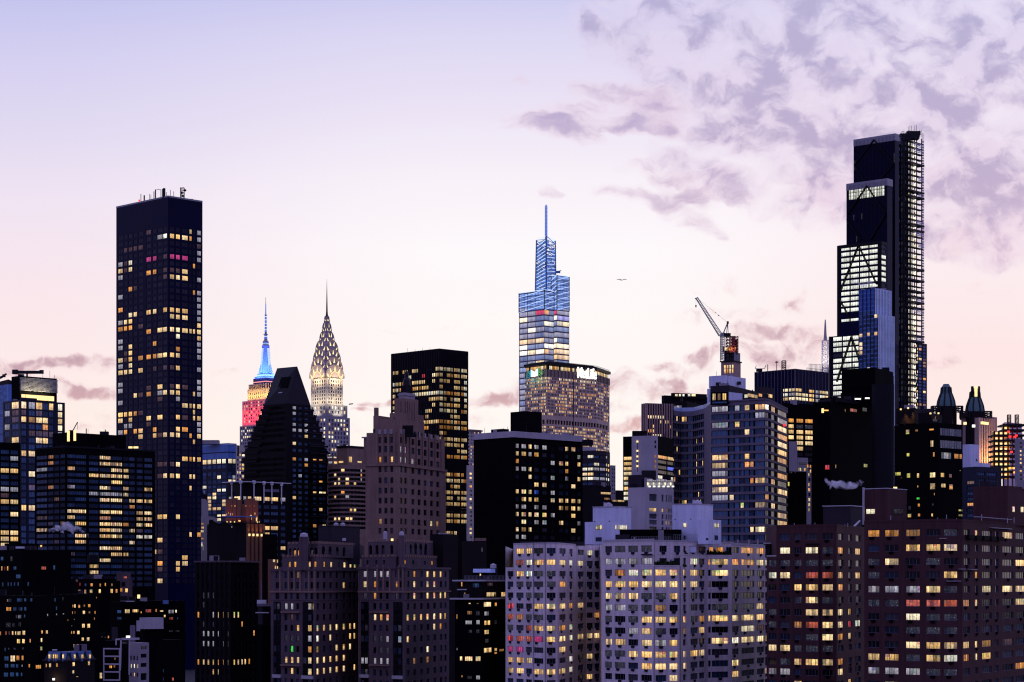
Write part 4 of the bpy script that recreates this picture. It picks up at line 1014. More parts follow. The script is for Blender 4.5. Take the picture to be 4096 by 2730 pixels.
# ---- black apartment block with pale cornice
def cornice_block():
 b = Building('apartment_block', 'black apartment block with pale grey cornice and lit window grid on its right face', 'apartment block')
 t = b.tier(1895, 2053, 2331, 1748, 850, 45, 'black')
 cols = [(cx('D', x), w * .4464) for x, w in ((1278, 30), (1337, 45), (1393, 31), (1450, 43), (1522, 43), (1596, 40), (1671, 43), (1722, 31), (1780, 42), (1831, 30))]
 t.fac('R', cols, (1752.5, 30.4, 17, 18), lit=.08, pal='home', dark='home', pn=2, fr=.10, dep=.35)
 for w in b.wins: w.tint = tuple(q * .8 for q in w.tint)
 H = b.hit
 H('D', 'w', [(1390, 990), (1278, 1048), (1337, 1052), (1450, 1060), (1722, 1015), (1780, 1018), (1668, 1142), (1722, 1148), (1830, 1155), (1393, 1190), (1393, 1260), (1450, 1330), (1522, 1333), (1278, 1388), (1337, 1390), (1393, 1392), (1337, 1458), (1393, 1460), (1450, 1462), (1596, 1470), (1670, 1475), (1722, 1478), (1780, 1480), (1831, 1483), (1670, 1540), (1780, 1347), (1831, 1545)])
 H('D', 'c', [(1278, 980), (1337, 980), (1450, 992), (1393, 1055), (1337, 1185), (1278, 1185), (1596, 1272), (1722, 1280), (1596, 1400), (1522, 1000), (1596, 935), (1671, 938), (1522, 932), (1831, 1090), (1596, 1140)]); H('D', 'o', [(1450, 1058), (1722, 1212), (1780, 1540)]); H('D', 'b', [(1450, 1393)])
 H('I', 'w', [(1278, 68), (1337, 70), (1393, 70), (1522, 78), (1673, 15), (1780, 22), (1831, 25), (1780, 85), (1673, 147), (1278, 205), (1337, 205), (1780, 220)]); H('I', 'W', [(1450, 72)]); H('I', 'c', [(1278, 10), (1337, 10), (1450, 12), (1522, 12), (1596, 80), (1522, 145), (1450, 145), (1831, 155), (1278, 270), (1337, 270)])
 t2 = b.tier(1893, 2053, 2333, 1725, 849.6, 45, 'pale_concrete', ybot=1749.5)
 ph = b.tier(2042, 2105, 2167, 1645, 868, 45, 'black', ybot=1740); ph2 = b.tier(1964, 2010, 2036, 1716, 872, 45, 'black', ybot=1745)
 m = b.part('roof_unit'); p = XY(2350, 860); m.cbox(v3(p, ZP(1772, 860)), 4.2, 5, 2.2, 'charcoal')
 return b.finish()
cornice_block()
# ---- left side towers
def louvre_tower():
 b = Building('crowned_glass_tower', 'dark blue glass tower at left with a lit louvred crown on its roof', 'tower')
 d = 1150; X = lambda x: cx('B', x); Y = lambda y: cy('B', y)
 t = b.tier(X(25), X(185), X(582), Y(560), d, 45, 'navy_glass')
 ys = [(Y(605), 26)] + [(Y(672 + 61 * i), 21) for i in range(24)]
 kw = dict(lit=.10, pal='home', dark='blue', wm='navy_glass', dep=.25, fr=.14, pn=2)
 t.fac('L', [(X(62), 20), (X(135), 28)], ys, **kw)
 t.fac('R', [(X(215), 20), (X(287), 26), (X(352), 26), (X(408), 22), (X(460), 18), (X(540), 18)], ys, **kw)
 b.hit('B', 'w', [(140, 610), (352, 612), (460, 612), (340, 765), (400, 770), (535, 765), (340, 938), (398, 940), (215, 612), (215, 765), (215, 1045), (275, 1040), (215, 1525), (270, 1525), (65, 1190)], 16)
 b.hit('B', 'W', [(540, 620), (540, 695), (535, 832)], 16); b.hit('B', 'c', [(62, 695), (62, 830), (287, 600), (540, 885)], 16); b.hit('B', 'D', [(140, 765), (215, 690), (352, 880), (408, 880), (460, 880), (140, 690), (287, 845), (352, 680)], 16)
 b.hit('G', 'w', [(255, 230)], 16)
 zp = Y(560)
 c1 = b.tier(X(103), X(178), X(510), Y(345), d + 22, 45, 'black', ybot=Y(565))
 p0, p1 = c1.pts('R'); ux = (p1 - p0).normalized(); n = Vector((ux.y, -ux.x)); L = (p1 - p0).length
 for i in range(11):
  z = c1.z0 + 5.5 + (c1.z1 - c1.z0 - 6.2) * i / 11; m = b.part('louvre')
  m.box(v3(p0 + n * .9, z), v3(ux * L, 0), v3(-n * .9, 0), UP * .4, 'steel')
 m = b.part('light_band'); m.box(v3(p0 + n * .25 + ux * 1, c1.z0 + .8), v3(ux * (L - 3), 0), v3(-n * .3, 0), UP * 2.6, 'lamp_warm')
 b.lamp('AREA', v3(p0 + ux * L * .40 + n * 4, c1.z0 + 1.0), v3(p0 + ux * L * .38, c1.z1 - 6), 2600, (1, .86, .5), 16, 1.0)
 cr = b.part('maintenance_crane'); c = v3((c1.L + c1.R) / 2 + Vector((-4, 0)), c1.z1); cr.cbox(c + UP * 1.6, .8, .8, 3.2, 'dark_metal'); cr.cbox(c + Vector((1, 0, 3.0)), 15, 1.8, 1.6, 'dark_metal'); cr.cbox(c + Vector((-6.5, 0, 3.2)), 3, 2.4, 2.4, 'dark_metal'); cr.cbox(c + Vector((8, 0, 3.2)), 2, 2, 2, 'dark_metal')
 for x, y1 in ((198, 305), (445, 300), (488, 338)): antenna(b, c1, X(x), Y(350), Y(y1), .15, 'R')
 sil = b.part('roof_screen'); p0, p1 = t.pts('R'); ux = (p1 - p0).normalized(); n = Vector((ux.y, -ux.x)); u = line_u(p0, ux, X(330)); sil.box(v3(p0 + n * .2, t.z1), v3(ux * u, 0), v3(-n * .4, 0), UP * 1.3, 'navy_glass')
 return b.finish()
louvre_tower()
def edge_tower():
 b = Building('slanted_glass_tower', 'pale blue glass tower cut by the left edge with a slanted dark top', 'tower')
 d = 2200; t = b.tier(-150, 33, 60, 1538, d, 45, 'blue_glass')
 t.fac('L', 12, (1556, 15, 22, 12), wf=.86, lit=0, dark='paleblue', wm='blue_glass', dep=.15)
 for w in b.wins: k = RND.uniform(.5, 1); w.tint = (.15 * k, .32 * k, .66 * k)  # reflected sky painted into the pane tint
 m = b.part('slanted_top'); L, C, R, D = t.L, t.C, t.R, t.D; z = t.z1
 zl = z - 12
 m.face([v3(L, z), v3(C, z), v3(C, z + 5), v3(L, z - 1)], 'dark_metal'); m.face([v3(C, z), v3(R, z), v3(R, z + 3), v3(C, z + 5)], 'dark_metal'); m.face([v3(L, z - 1), v3(C, z + 5), v3(R, z + 3), v3(D, z - 2)], 'dark_metal')
 c = b.part('maintenance_crane'); p = P3(-20, 1520, d + 10); c.bar(p, P3(10, 1508, d + 10), 2.2, 'dark_metal'); c.bar(P3(8, 1508, d + 10), P3(26, 1496, d + 10), 1.6, 'dark_metal'); c.cbox(P3(16, 1504, d + 10), 3, 2, 3, 'dark_metal'); c.bar(P3(-14, 1524, d + 10), P3(-14, 1550, d + 10), 1.5, 'dark_metal')
 return b.finish()
edge_tower()
def left_band():
 b = Building('curtain_wall_block', 'narrow dark office block at the left edge with blue strip windows', 'office block')
 X = lambda x: cx('B', x); Y = lambda y: cy('B', y)
 t = b.tier(-170, -40, 82, Y(935), 950, 45, 'black')
 t.fac('R', [(20, 34), (58, 32)], (Y(1020), 25.0, 18, 17), lit=.04, pal='warm', dark='blue', pn=5, fr=.16, dep=.25)
 b.hit('B', 'w', [(40, 1195), (125, 1195), (40, 1475), (125, 1478)], 16); b.hit('G', 'w', [(30, 232), (112, 230), (40, 285), (110, 288)], 16); b.hit('B', 'c', [(125, 1085), (120, 1365), (40, 1365)], 14); b.hit('B', 'D', [(40, 1420)], 14)
 return b.finish()
left_band()
def hotel_block():
 b = Building('glass_office_block', 'wide dark office block left of the black slab with long lit window strips', 'office block')
 X = lambda x: cx('B', x); Y = lambda y: cy('B', y); d = 900
 t = b.tier(X(312), X(588), X(1390), Y(985), d, 45, 'black')
 rows = (Y(1062), 24.5, 22, 17)
 kw = dict(dark='blue', wm='black', dep=.25, fr=.2)
 t.fac('L', [(X(372), 44), (X(452), 24), (X(505), 22), (X(558), 22)], rows, lit=.06, pal='dim', pn=8, **kw)
 t.fac('R', [(X(640), 32), (X(725), 46), (X(842), 40), (X(945), 46), (X(1045), 48), (X(1130), 24), (X(1185), 24), (X(1258), 30), (X(1325), 38)], rows, lit=.08, pal='warm', pn=6, **kw)
 b.hit('B', 'w', [(985, 1068), (945, 1120), (1045, 1125), (1045, 1175), (1130, 1178), (945, 1222), (1045, 1228), (1130, 1232), (842, 1222), (905, 1330), (1130, 1342), (1130, 1392), (945, 1440), (1045, 1445), (1185, 1448), (1258, 1450), (1325, 1452), (640, 1542), (725, 1542), (945, 1550), (1045, 1550), (1258, 1550), (1325, 1550)], 20)
 b.hit('B', 'c', [(640, 1322), (372, 1175), (945, 1388), (1045, 1390), (842, 1385)], 20); b.hit('B', 'o', [(452, 1335), (425, 1110), (452, 1065)], 18)
 b.hit('G', 'w', [(945, 132), (1045, 132), (1258, 135), (1325, 135), (945, 185), (1045, 188), (1185, 188), (945, 237), (1045, 240), (945, 342), (1045, 342), (1185, 342), (1258, 88), (1325, 88), (725, 20), (640, 20), (1045, 20), (945, 20), (1045, 445), (1130, 447), (725, 240), (365, 190), (1325, 30)], 20)
 b.hit('G', 'W', [(1258, 240), (1325, 240)], 18); b.hit('G', 'D', [(505, 400), (452, 398), (640, 395), (372, 85), (1258, 190)], 18)
 p = b.tier(X(470), X(600), X(1130), Y(852), d + 30, 45, 'black', ybot=Y(1000))
 for x, y in ((605, 885), (662, 880)):
  m = b.part('stair_light'); q = on_face(p, 'R', X(x) + 2, Y(y), .3); m.cbox(q, 1.0, .5, 4.6, 'lamp_warm')
 m = b.part('jib'); q = P3(X(650), Y(842), d + 34); m.bar(q, q + Vector((2.2, 0, 4.0)), .35, 'dark_metal'); m.bar(q + Vector((2.2, 0, 4)), q + Vector((2.2, 0, .8)), .12, 'dark_metal')
 m = b.part('roof_unit'); q = P3(X(935), Y(862), d + 40); m.cbox(q, 3.5, 3, 1.6, 'charcoal')
 m = b.part('roof_lamp'); q = P3(X(1195), Y(987), d + 40); m.cbox(q, 4.2, .5, .8, 'lamp_warm')
 e = b.part('roof_edge'); z = t.z1
 for s in 'LR':
  p0, p1 = t.pts(s); ux = (p1 - p0).normalized(); n = Vector((ux.y, -ux.x)); e.box(v3(p0 + n * .2, z - .1), v3(p1 - p0, 0), v3(-n * .5, 0), UP * .7, 'charcoal')
 return b.finish()
hotel_block()
def blue_grey():
 b = Building('glazed_mid_rise', 'blue grey glazed building with lit upper floors between the black slab and the wedge tower', 'office block')
 X = lambda x: cx('B', x); Y = lambda y: cy('B', y); d = 1700
 t = b.tier(X(1760), X(2040), X(2118), Y(948), d, 42, 'pale_blue_glass')
 rows = [(Y(1108), 17), (Y(1155), 14), (Y(1218), 14), (Y(1250), 13), (Y(1290), 14)] + [(Y(1335 + 33 * i), 11) for i in range(22)]
 kw = dict(pal='white', dark='blue', wm='navy_glass', band='navy_glass', dep=.2, pn=3, fr=.2)
 # upper plant floors are plain, lit floors below
 t.fac('L', [(X(x), 15) for x in (1790, 1832, 1875, 1920, 1962, 2005)], rows, lit=.12, **kw); t.fac('R', [(X(2062), 14), (X(2098), 12)], rows, lit=.15, **kw)
 b.hit('B', 'W', [(1920, 1110), (1875, 1108), (2005, 1112), (2062, 1112), (2098, 1115), (1962, 1110), (2062, 1290), (2098, 1288), (2005, 1365), (1962, 1365)], 14); b.hit('B', 'w', [(1890, 1440), (1890, 1475), (2000, 1475), (1890, 1522), (1832, 1110)], 16); b.hit('G', 'w', [(1898, 5), (1898, 30), (1975, 25)], 16)
 u = b.tier(X(1762), X(2042), X(2120), Y(950), d - 1, 42, 'blue_glass', ybot=Y(1085)); u.ledge(Y(1028), .6, .3, 'navy_glass'); u.ledge(Y(962), .5, .3, 'pale_blue_glass')
 m = b.part('roof_plant'); m.cbox(P3(X(1885), Y(942), d + 8), 14, 8, 3.2, 'concrete')
 return b.finish()
blue_grey()
def grey_neighbour():
 b = Building('pale_stone_building', 'narrow pale stone building with small lit windows beside the blue glazed one', 'building')
 X = lambda x: cx('X', x); Y = lambda y: cy('X', y)
 t = b.tier(X(143), X(150), X(225), Y(855), 1620, 30, 'limestone')
 t.fac('R', [(X(160), 6), (X(182), 6), (X(210), 11)], [(Y(y), 9) for y in (940, 985, 1028, 1062, 1098, 1130, 1163, 1195)], lit=.55, pal='warm', dark='dark', dep=.3)
 t.spot('R', X(162), Y(905), 6, 42, 'x'); return b.finish()
grey_neighbour()
def fin_block():
 b = Building('white_fin_block', 'dark glass block with slender white rooftop columns in front of the wedge tower', 'office block')
 X = lambda x: cx('Y', x); Y = lambda y: cy('Y', y); d = 1000; s = CROPS['Y'][2]
 t = b.tier(X(505), X(745), X(1440), Y(330), d, 46, 'black_glass')
 cl = [(X(548), 12), (X(660), 26)]; cr = [(X(785), 12), (X(860), 15), (X(990), 28), (X(1128), 24), (X(1250), 30), (X(1385), 20)]
 rows = [(Y(445), 15), (Y(570), 15), (Y(672), 13), (Y(790), 13), (Y(905), 15), (Y(1005), 15), (Y(1115), 14), (Y(1220), 14), (Y(1320), 13), (Y(1430), 13), (Y(1535), 13)]
 kw = dict(pal='home', dark='blue', dep=.3, pn=3, fr=.12); t.fac('L', cl, rows, lit=.3, **kw); t.fac('R', cr, rows, lit=.02, **kw)
 b.hit('Y', 'w', [(660, 440), (860, 450), (990, 455), (1128, 460), (1250, 465), (1128, 905), (1250, 900), (1128, 1005), (1128, 1200), (1385, 1220), (1250, 1430), (1250, 1535)], 20); b.hit('Y', 'c', [(548, 455), (775, 440), (1385, 465)], 20)
 g = b.tier(X(512), X(745), X(1436), Y(196), d + 3, 46, 'black_glass', ybot=Y(335))
 for (x, y0, y1, sd) in ((590, 190, 460, 'L'), (730, 185, 460, 'L'), (915, 185, 490, 'R'), (1072, 190, 510, 'R'), (1195, 195, 515, 'R'), (1347, 200, 520, 'R')):
  m = b.part('column'); p = on_face(t, sd, X(x), Y(y0), .5); z0 = ZP(Y(y1), d); m.bar(Vector((p.x, p.y, z0)), Vector((p.x, p.y, ZP(Y(y0 - 6), d))), .50, 'white_metal'); m.cbox(Vector((p.x, p.y, ZP(Y(y0 + 4), d))), 1.3, 1, 1.6, 'white_metal')
 r = b.part('roof_beam')
 for sd in 'LR':
  p0, p1 = g.pts(sd); ux = (p1 - p0).normalized(); n = Vector((ux.y, -ux.x)); r.box(v3(p0 + n * 3.4, g.z1), v3(p1 - p0, 0), v3(-n * 3.4, 0), UP * .35, 'white_metal')
 for x in (1130, 1265): g.spot('R', X(x), Y(345), 27, 20, 'x', tint=(.28, .28, .42), pn=5, fr=.05)
 return b.finish()
fin_block()
def rounded_block():
 b = Building('banded_apartment_house', 'brown rounded apartment house with stacked balcony bands between the sunburst and brick towers', 'apartment house')
 d = 1300; X = lambda x: cx('X', x); Y = lambda y: cy('X', y)
 ctr = XY(X(1130), d + 12); n = 9; pts = [XY(X(968), d + 10), XY(X(1010), d + 2), XY(X(1080), d - 2), XY(X(1160), d - 2), XY(X(1230), d + 1), XY(X(1312), d + 8)]
 b.base = v3(ctr, 0)
 rows = [(ZP(Y(1080 + 39.5 * i) + 5.5, d), ZP(Y(1080 + 39.5 * i) - 5.0, d)) for i in range(14)]
 zt = ZP(Y(1035), d)
 for p, q in zip(pts, pts[1:]):
  ln = (q - p).length; k = max(2, round(ln / 3.2)); st = ln / k
  facade(b, p, q, 0, zt, [(st * (i + .12), st * (i + .88)) for i in range(k)], rows, 'rose_stone' if False else 'slab_edge', dep=.9, lit=.10, pal='warm', dark='black', pn=1, pier='charcoal', band='tan_brick')
 bk = [ray(pts[-1], 26), pts[0] + Vector((0, 26))]; b.wall.face([v3(p, zt) for p in pts + bk], 'charcoal')
 for p, q in ((pts[-1], bk[0]), (bk[0], bk[1]), (bk[1], pts[0])): b.wall.face([v3(p, 0), v3(q, 0), v3(q, zt), v3(p, zt)], 'tan_brick')
 up = b.tier(X(1050), X(1140), X(1292), Y(857), d + 14, 40, 'tan_brick', ybot=Y(1040)); up2 = b.tier(X(965), X(1010), X(1062), Y(945), d + 15, 40, 'tan_brick', ybot=Y(1040))
 up.spot('R', X(1168), Y(983), 13, 22, 'w', pn=2, fr=.15); up.spot('L', X(1085), Y(1006), 18, 7, 'w', pn=4, fr=.1); up.spot('R', X(1250), Y(1006), 16, 7, 'w', pn=4, fr=.1)
 up2.spot('R', X(1035), Y(1012), 12, 9, 'w'); up2.spot('L', X(990), Y(1010), 14, 8, 'c'); up2.spot('R', X(1030), Y(965), 10, 5, 'W'); up2.spot('L', X(985), Y(965), 18, 5, 'c')
 up.ledge(Y(868), 1.2, .4, 'charcoal')
 b.hit('X', 'w', [(1003, 1203), (1038, 1202), (1080, 1198), (1200, 1196), (1185, 1427), (1215, 1427), (1035, 1510), (1078, 1508), (1125, 1505), (1160, 1503), (1190, 1503), (1038, 1127), (1150, 1165)], 12); b.hit('X', 'c', [(1272, 1100), (1272, 1165), (1150, 1315)], 14)
 return b.finish()
rounded_block()
def brick_tower():
 b = Building('art_deco_brick_tower', 'brown brick art deco tower with a crenellated shoulder and stone lantern top', 'tower')
 d = 800; X = lambda x: cx('D', x); Y = lambda y: cy('D', y)
 t = b.tier(1462, X(205), 1783, Y(1140), d, 20, 'tan_brick')
 cl = [(X(x), 12) for x in (45, 97, 150)]; cl = [(1478, 12)] + cl if False else cl
 cr = [(X(x), 11.5) for x in (232, 273, 340, 396, 450, 508, 563)]
 rows = [(Y(y), 23) for y in (1180, 1280, 1372, 1462, 1552)] + [(cy('I', y), 23) for y in (125, 210)]
 kw = dict(lit=0, dark='home', dep=.4, fr=.12, pn=1); t.fac('L', cl, rows, **kw); t.fac('R', cr, rows, **kw)
 t2 = b.tier(1466, X(207), 1779, Y(850), d + 1.0, 20, 'tan_brick', ybot=Y(1142))
 r2 = [(Y(918), 25), (Y(1000), 26), (Y(1092), 24)]
 t2.fac('L', cl, r2, **kw); t2.fac('R', cr, r2, **kw)
 t.ledge(Y(1140), .9, .5, 'tan_brick')
 for s, xs in (('L', [18, 70, 122, 176]), ('R', [210, 253, 310, 368, 424, 480, 536, 590])):
  for x in xs:
   m = b.part('pier'); p0, p1 = t2.pts(s); ux = (p1 - p0).normalized(); n = Vector((ux.y, -ux.x)); p = p0 + ux * line_u(p0, ux, X(x)); m.box(v3(p - ux * .45 + n * .5, t2.z0 + .4), v3(ux * .9, 0), v3(-n * .52, 0), UP * (t2.z1 - t2.z0 + 1.0), 'tan_brick')
  for x in [q + 22 for q in xs[:-1]]:
   m = b.part('crenel'); p = p0 + ux * line_u(p0, ux, X(x)); m.box(v3(p - ux * .7 + n * .3, t2.z1 - .6), v3(ux * 1.4, 0), v3(-n * .6, 0), UP * 1.8, 'grey_stone')
 b.hit('D', 'o', [(45, 1100), (150, 1100), (508, 1280), (563, 1092)], 14); b.hit('D', 'w', [(508, 1092), (563, 1280), (150, 1092)], 14); b.hit('D', 'c', [(232, 1000), (273, 1000), (232, 1090), (273, 1092), (340, 1090)], 14); b.hit('I', 'w', [(508, 125)], 14); b.hit('I', 'd', [(45, 130), (563, 125)], 14)
 H = CROPS['C']; XC = lambda x: cx('C', x); YC = lambda y: cy('C', y)
 u = b.tier(XC(1600), XC(1760), XC(2010), YC(1290), d + 8, 30, 'tan_brick', ybot=Y(870)); u2 = b.tier(XC(1700), XC(1800), XC(2005), YC(1235), d + 11, 30, 'tan_brick', ybot=YC(1300))
 s = b.tier(XC(1744), XC(1815), XC(1956), YC(1105), d + 13, 34, 'tan_brick', ybot=YC(1300)); s.fins('R', 5, .7, .35, 'tan_brick', z1=s.z1 - 1, name='pier', m=.18); s.fins('L', 2, .7, .35, 'tan_brick', z1=s.z1 - 1, name='pier', m=.2)
 l = b.tier(XC(1780), XC(1836), XC(1926), YC(1055), d + 15, 34, 'grey_stone', ybot=YC(1110)); l2 = b.tier(XC(1800), XC(1845), XC(1905), YC(990), d + 16, 34, 'charcoal', ybot=YC(1060)); l.ledge(YC(1075), .5, .3, 'grey_stone', name='cornice')
 f = b.part('finial'); f.lathe(l2.mid(), [(1.6, l2.z1), (1.4, l2.z1 + 2.2), (.8, l2.z1 + 3.2), (.8, l2.z1 + 4.6), (.1, l2.z1 + 6)], 8, 'dark_metal')
 w = b.tier(XC(1553), XC(1600), XC(1715), YC(1262), d + 16, 25, 'tan_brick', ybot=Y(880)); c = b.part('chimney'); p = XY(XC(1580), d + 22); c.cbox(v3(p, ZP(YC(1250), p.y)), 1.7, 1.7, 5, 'tan_brick')
 w2 = b.tier(1455, 1470, 1505, YC(1455), d + 12, 25, 'tan_brick', ybot=Y(1145)); w2.ledge(YC(1458), .5, .6, 'grey_stone', name='cornice')
 bc = b.part('balcony'); p = on_face(t2, 'R', X(275), Y(880), .9); bc.cbox(p, 6.5, 2, 1.2, 'charcoal'); bc.cbox(p + UP * 2.2, 4, 1.8, 3, 'dark_brick')
 return b.finish()
brick_tower()
def thin_pale():
 b = Building('pale_curved_building', 'thin pale building edge with small lit windows right of the banded office tower', 'building')
 t = b.tier(1866, 1873, 1894, 1862, 1300, 30, 'limestone'); t.fac('R', 1, (1895, 17, 22, 8), wf=.5, lit=.4, pal='warm', dep=.3); return b.finish()
thin_pale()
def far_pink(name, label, xl, xc, xr, yt, d, wm, dy, n, lit, h=7, nl=3, nr=4, dark='dark', cat='building', ang=45):
 b = Building(name, label, cat); t = b.tier(xl, xc, xr, yt, d, ang, wm)
 if nl: t.fac('L', nl, (yt + dy, dy, n, h), wf=.5, lit=lit, pal='warm', dark=dark, dep=.3)
 if nr: t.fac('R', nr, (yt + dy, dy, n, h), wf=.5, lit=lit, pal='warm', dark=dark, dep=.3)
 return b, t
b, t = far_pink('tan_stone_block', 'tan stone block with a flat cornice seen in the gap right of the banded tower', 1860, 1880, 1926, 1718, 1900, 'limestone', 14, 14, .2, nl=2, nr=6); t.ledge(1722, 1.2, .8, 'tan_brick'); b.finish()
b, t = far_pink('slim_grey_block', 'slim grey block low in the bright gap at the centre', 2438, 2446, 2462, 1862, 2000, 'concrete', 16, 7, .05, nl=0, nr=2); b.finish()
# ================================================================ right of centre
def lit_band_low():
 b = Building('ribbon_window_block', 'office block with bright continuous ribbon windows right of the pale corniced block', 'office block')
 X = lambda x: cx('D', x); Y = lambda y: cy('D', y); d = 1150
 pts = [XY(X(1840), d), XY(X(1960), d - 4), XY(X(2070), d + 2), XY(X(2106), d + 14)]
 b.base = v3(pts[1] + Vector((0, 20)), 0)
 zt = ZP(Y(1018), d); rows = [(ZP(Y(y) + 5.5, d), ZP(Y(y) - 5.5, d)) for y in (1072, 1140, 1183, 1228, 1268, 1312, 1355, 1398, 1440, 1482, 1525)]
 for i, (p, q) in enumerate(zip(pts, pts[1:])):
  ln = (q - p).length; k = max(1, round(ln / 5)); st = ln / k
  facade(b, p, q, 0, zt, [(st * (j + .02), st * (j + .98)) for j in range(k)], rows, 'charcoal', dep=.5, lit=.75, run=5, pal='white', dark='blue', pn=4, fr=.16, band='dark_slab', rowlit=lambda r, n: .88 if 6 <= r <= 9 else (.25 if r > 3 else .05))
 bk = [pts[-1] + Vector((0, 30)), pts[0] + Vector((0, 34))]; b.wall.face([v3(p, zt) for p in pts + bk], 'charcoal')
 for p, q in ((pts[-1], bk[0]), (bk[0], bk[1]), (bk[1], pts[0])): b.wall.face([v3(p, 0), v3(q, 0), v3(q, zt), v3(p, zt)], 'charcoal')
 u = b.tier(X(1845), X(1925), X(1985), Y(985), d + 12, 40, 'pale_concrete', ybot=Y(1025))
 return b.finish()
lit_band_low()
b, t = far_pink('dark_brick_block', 'dark brown block with one lit strip low beside the white penthouses', cx('E', 62), cx('E', 150), cx('E', 322), cy('E', 1325), 960, 'dark_brick', 20, 10, 0, nl=0, nr=0)
t.spot('R', cx('E', 275), cy('E', 1398), 40, 8, 'w', pn=6, fr=.12); t.spot('R', cx('E', 285), cy('E', 1448), 22, 8, 'd', pn=4, fr=.12); b.finish()
b, t = far_pink('low_roof_block', 'low dark block with a lit top storey under the bright gap in the skyline', cx('E', 300), cx('E', 340), cx('E', 478), cy('E', 1455), 900, 'dark_brick', 20, 10, 0, nl=0, nr=0)
t.spot('R', cx('E', 385), cy('E', 1466), 50, 9, 'w', pn=8, fr=.12); b.finish()
b, t = far_pink('distant_low_block', 'distant low dark roofs on the horizon in the bright gap', 2420, 2470, 2500, 1962, 2300, 'dark_brick', 20, 10, 0, nl=0, nr=0); t.spot('R', cx('E', 455), cy('E', 1440), 16, 12, 'w', pn=2, fr=.3); b.finish()
def concrete_core():
 b = Building('concrete_core_tower', 'dark tower with a windowless grey concrete stair core and lit floors either side', 'tower')
 X = lambda x: cx('E', x); Y = lambda y: cy('E', y); d = 1300
 t = b.tier(X(430), X(740), X(960), Y(882), d, 22, 'black')
 rows = [(Y(y), 13) for y in (1080, 1127, 1172, 1216, 1260, 1305, 1350, 1395, 1440, 1478)]
 t.fac('L', [(X(470), 32)], rows, wm='black', lit=.85, pal='white', dep=.4, pn=6, fr=.14, dark='black')
 rr = [(Y(y), 13) for y in (1068, 1110, 1160, 1203, 1250, 1295, 1345, 1390, 1435, 1475)]
 t.fac('R', [(X(787), 38), (X(862), 30), (X(912), 14)], rr, lit=.6, run=2, pal='warm', dep=.4, pn=4, fr=.16, dark='black', wm='black')
 c = b.tier(X(508), X(735), X(742), Y(880), d - 3.5, 22, 'pale_concrete'); b.hit('E', 'b', [(850, 1160)], 20)
 for y in (935, 1018, 1068, 1110, 1155): 
  q = b.part('stair_lamp'); q.cbox(on_face(c, 'L', X(560), Y(y), .3), 1.0, .5, 1.0, 'lamp_warm')
 sl = b.part('slot'); p = on_face(c, 'L', X(560), Y(1205), .06); z1 = ZP(Y(930), d); sl.bar(p, Vector((p.x, p.y, z1)), .35, 'dark_metal', .12)
 for y in (938, 980, 1070, 1115, 1160, 1205): c.spot('L', X(720), Y(y), 6.5, 12, 'x' if y < 1000 else 'd', tint=(.01, .01, .02))
 m = b.part('roof_plant'); m.cbox(P3(X(580), Y(868), d + 15), 9, 6, 3.6, 'dark_brick')
 return b.finish()
concrete_core()
def ribbed_slab():
 b = Building('ribbed_slab_tower', 'dark ribbed slab tower with an open roof frame behind the curved apartment tower', 'tower')
 X = lambda x: cx('E', x); Y = lambda y: cy('E', y); d = 1650
 t = b.tier(X(603), X(640), X(892), Y(590), d, 68, 'charcoal')
 rows = [(Y(y), 12) for y in range(712, 1000, 42)]
 t.fac('R', 11, rows, wf=.62, lit=.45, run=2, pal='warm', dark='dark', dep=.4); t.fins('R', 11, .9, .9, 'rose_stone', name='fin'); t.fins('L', 2, .9, .9, 'rose_stone', name='fin')
 u = b.tier(X(776), X(800), X(1185), Y(520), d + 35, 66, 'dark_brick', ybot=None)
 fr = b.part('roof_frame'); p0, p1 = u.pts('R'); ux = (p1 - p0).normalized()
 f2 = b.tier(X(860), X(875), X(1182), Y(498), d + 36, 66, 'dark_brick', ybot=Y(540))
 for x, w in ((908, 22), (940, 18), (972, 16), (1022, 22), (1062, 34)): f2.spot('R', X(x), Y(519), w * .45, 8.5, 'W')
 return b.finish()
ribbed_slab()
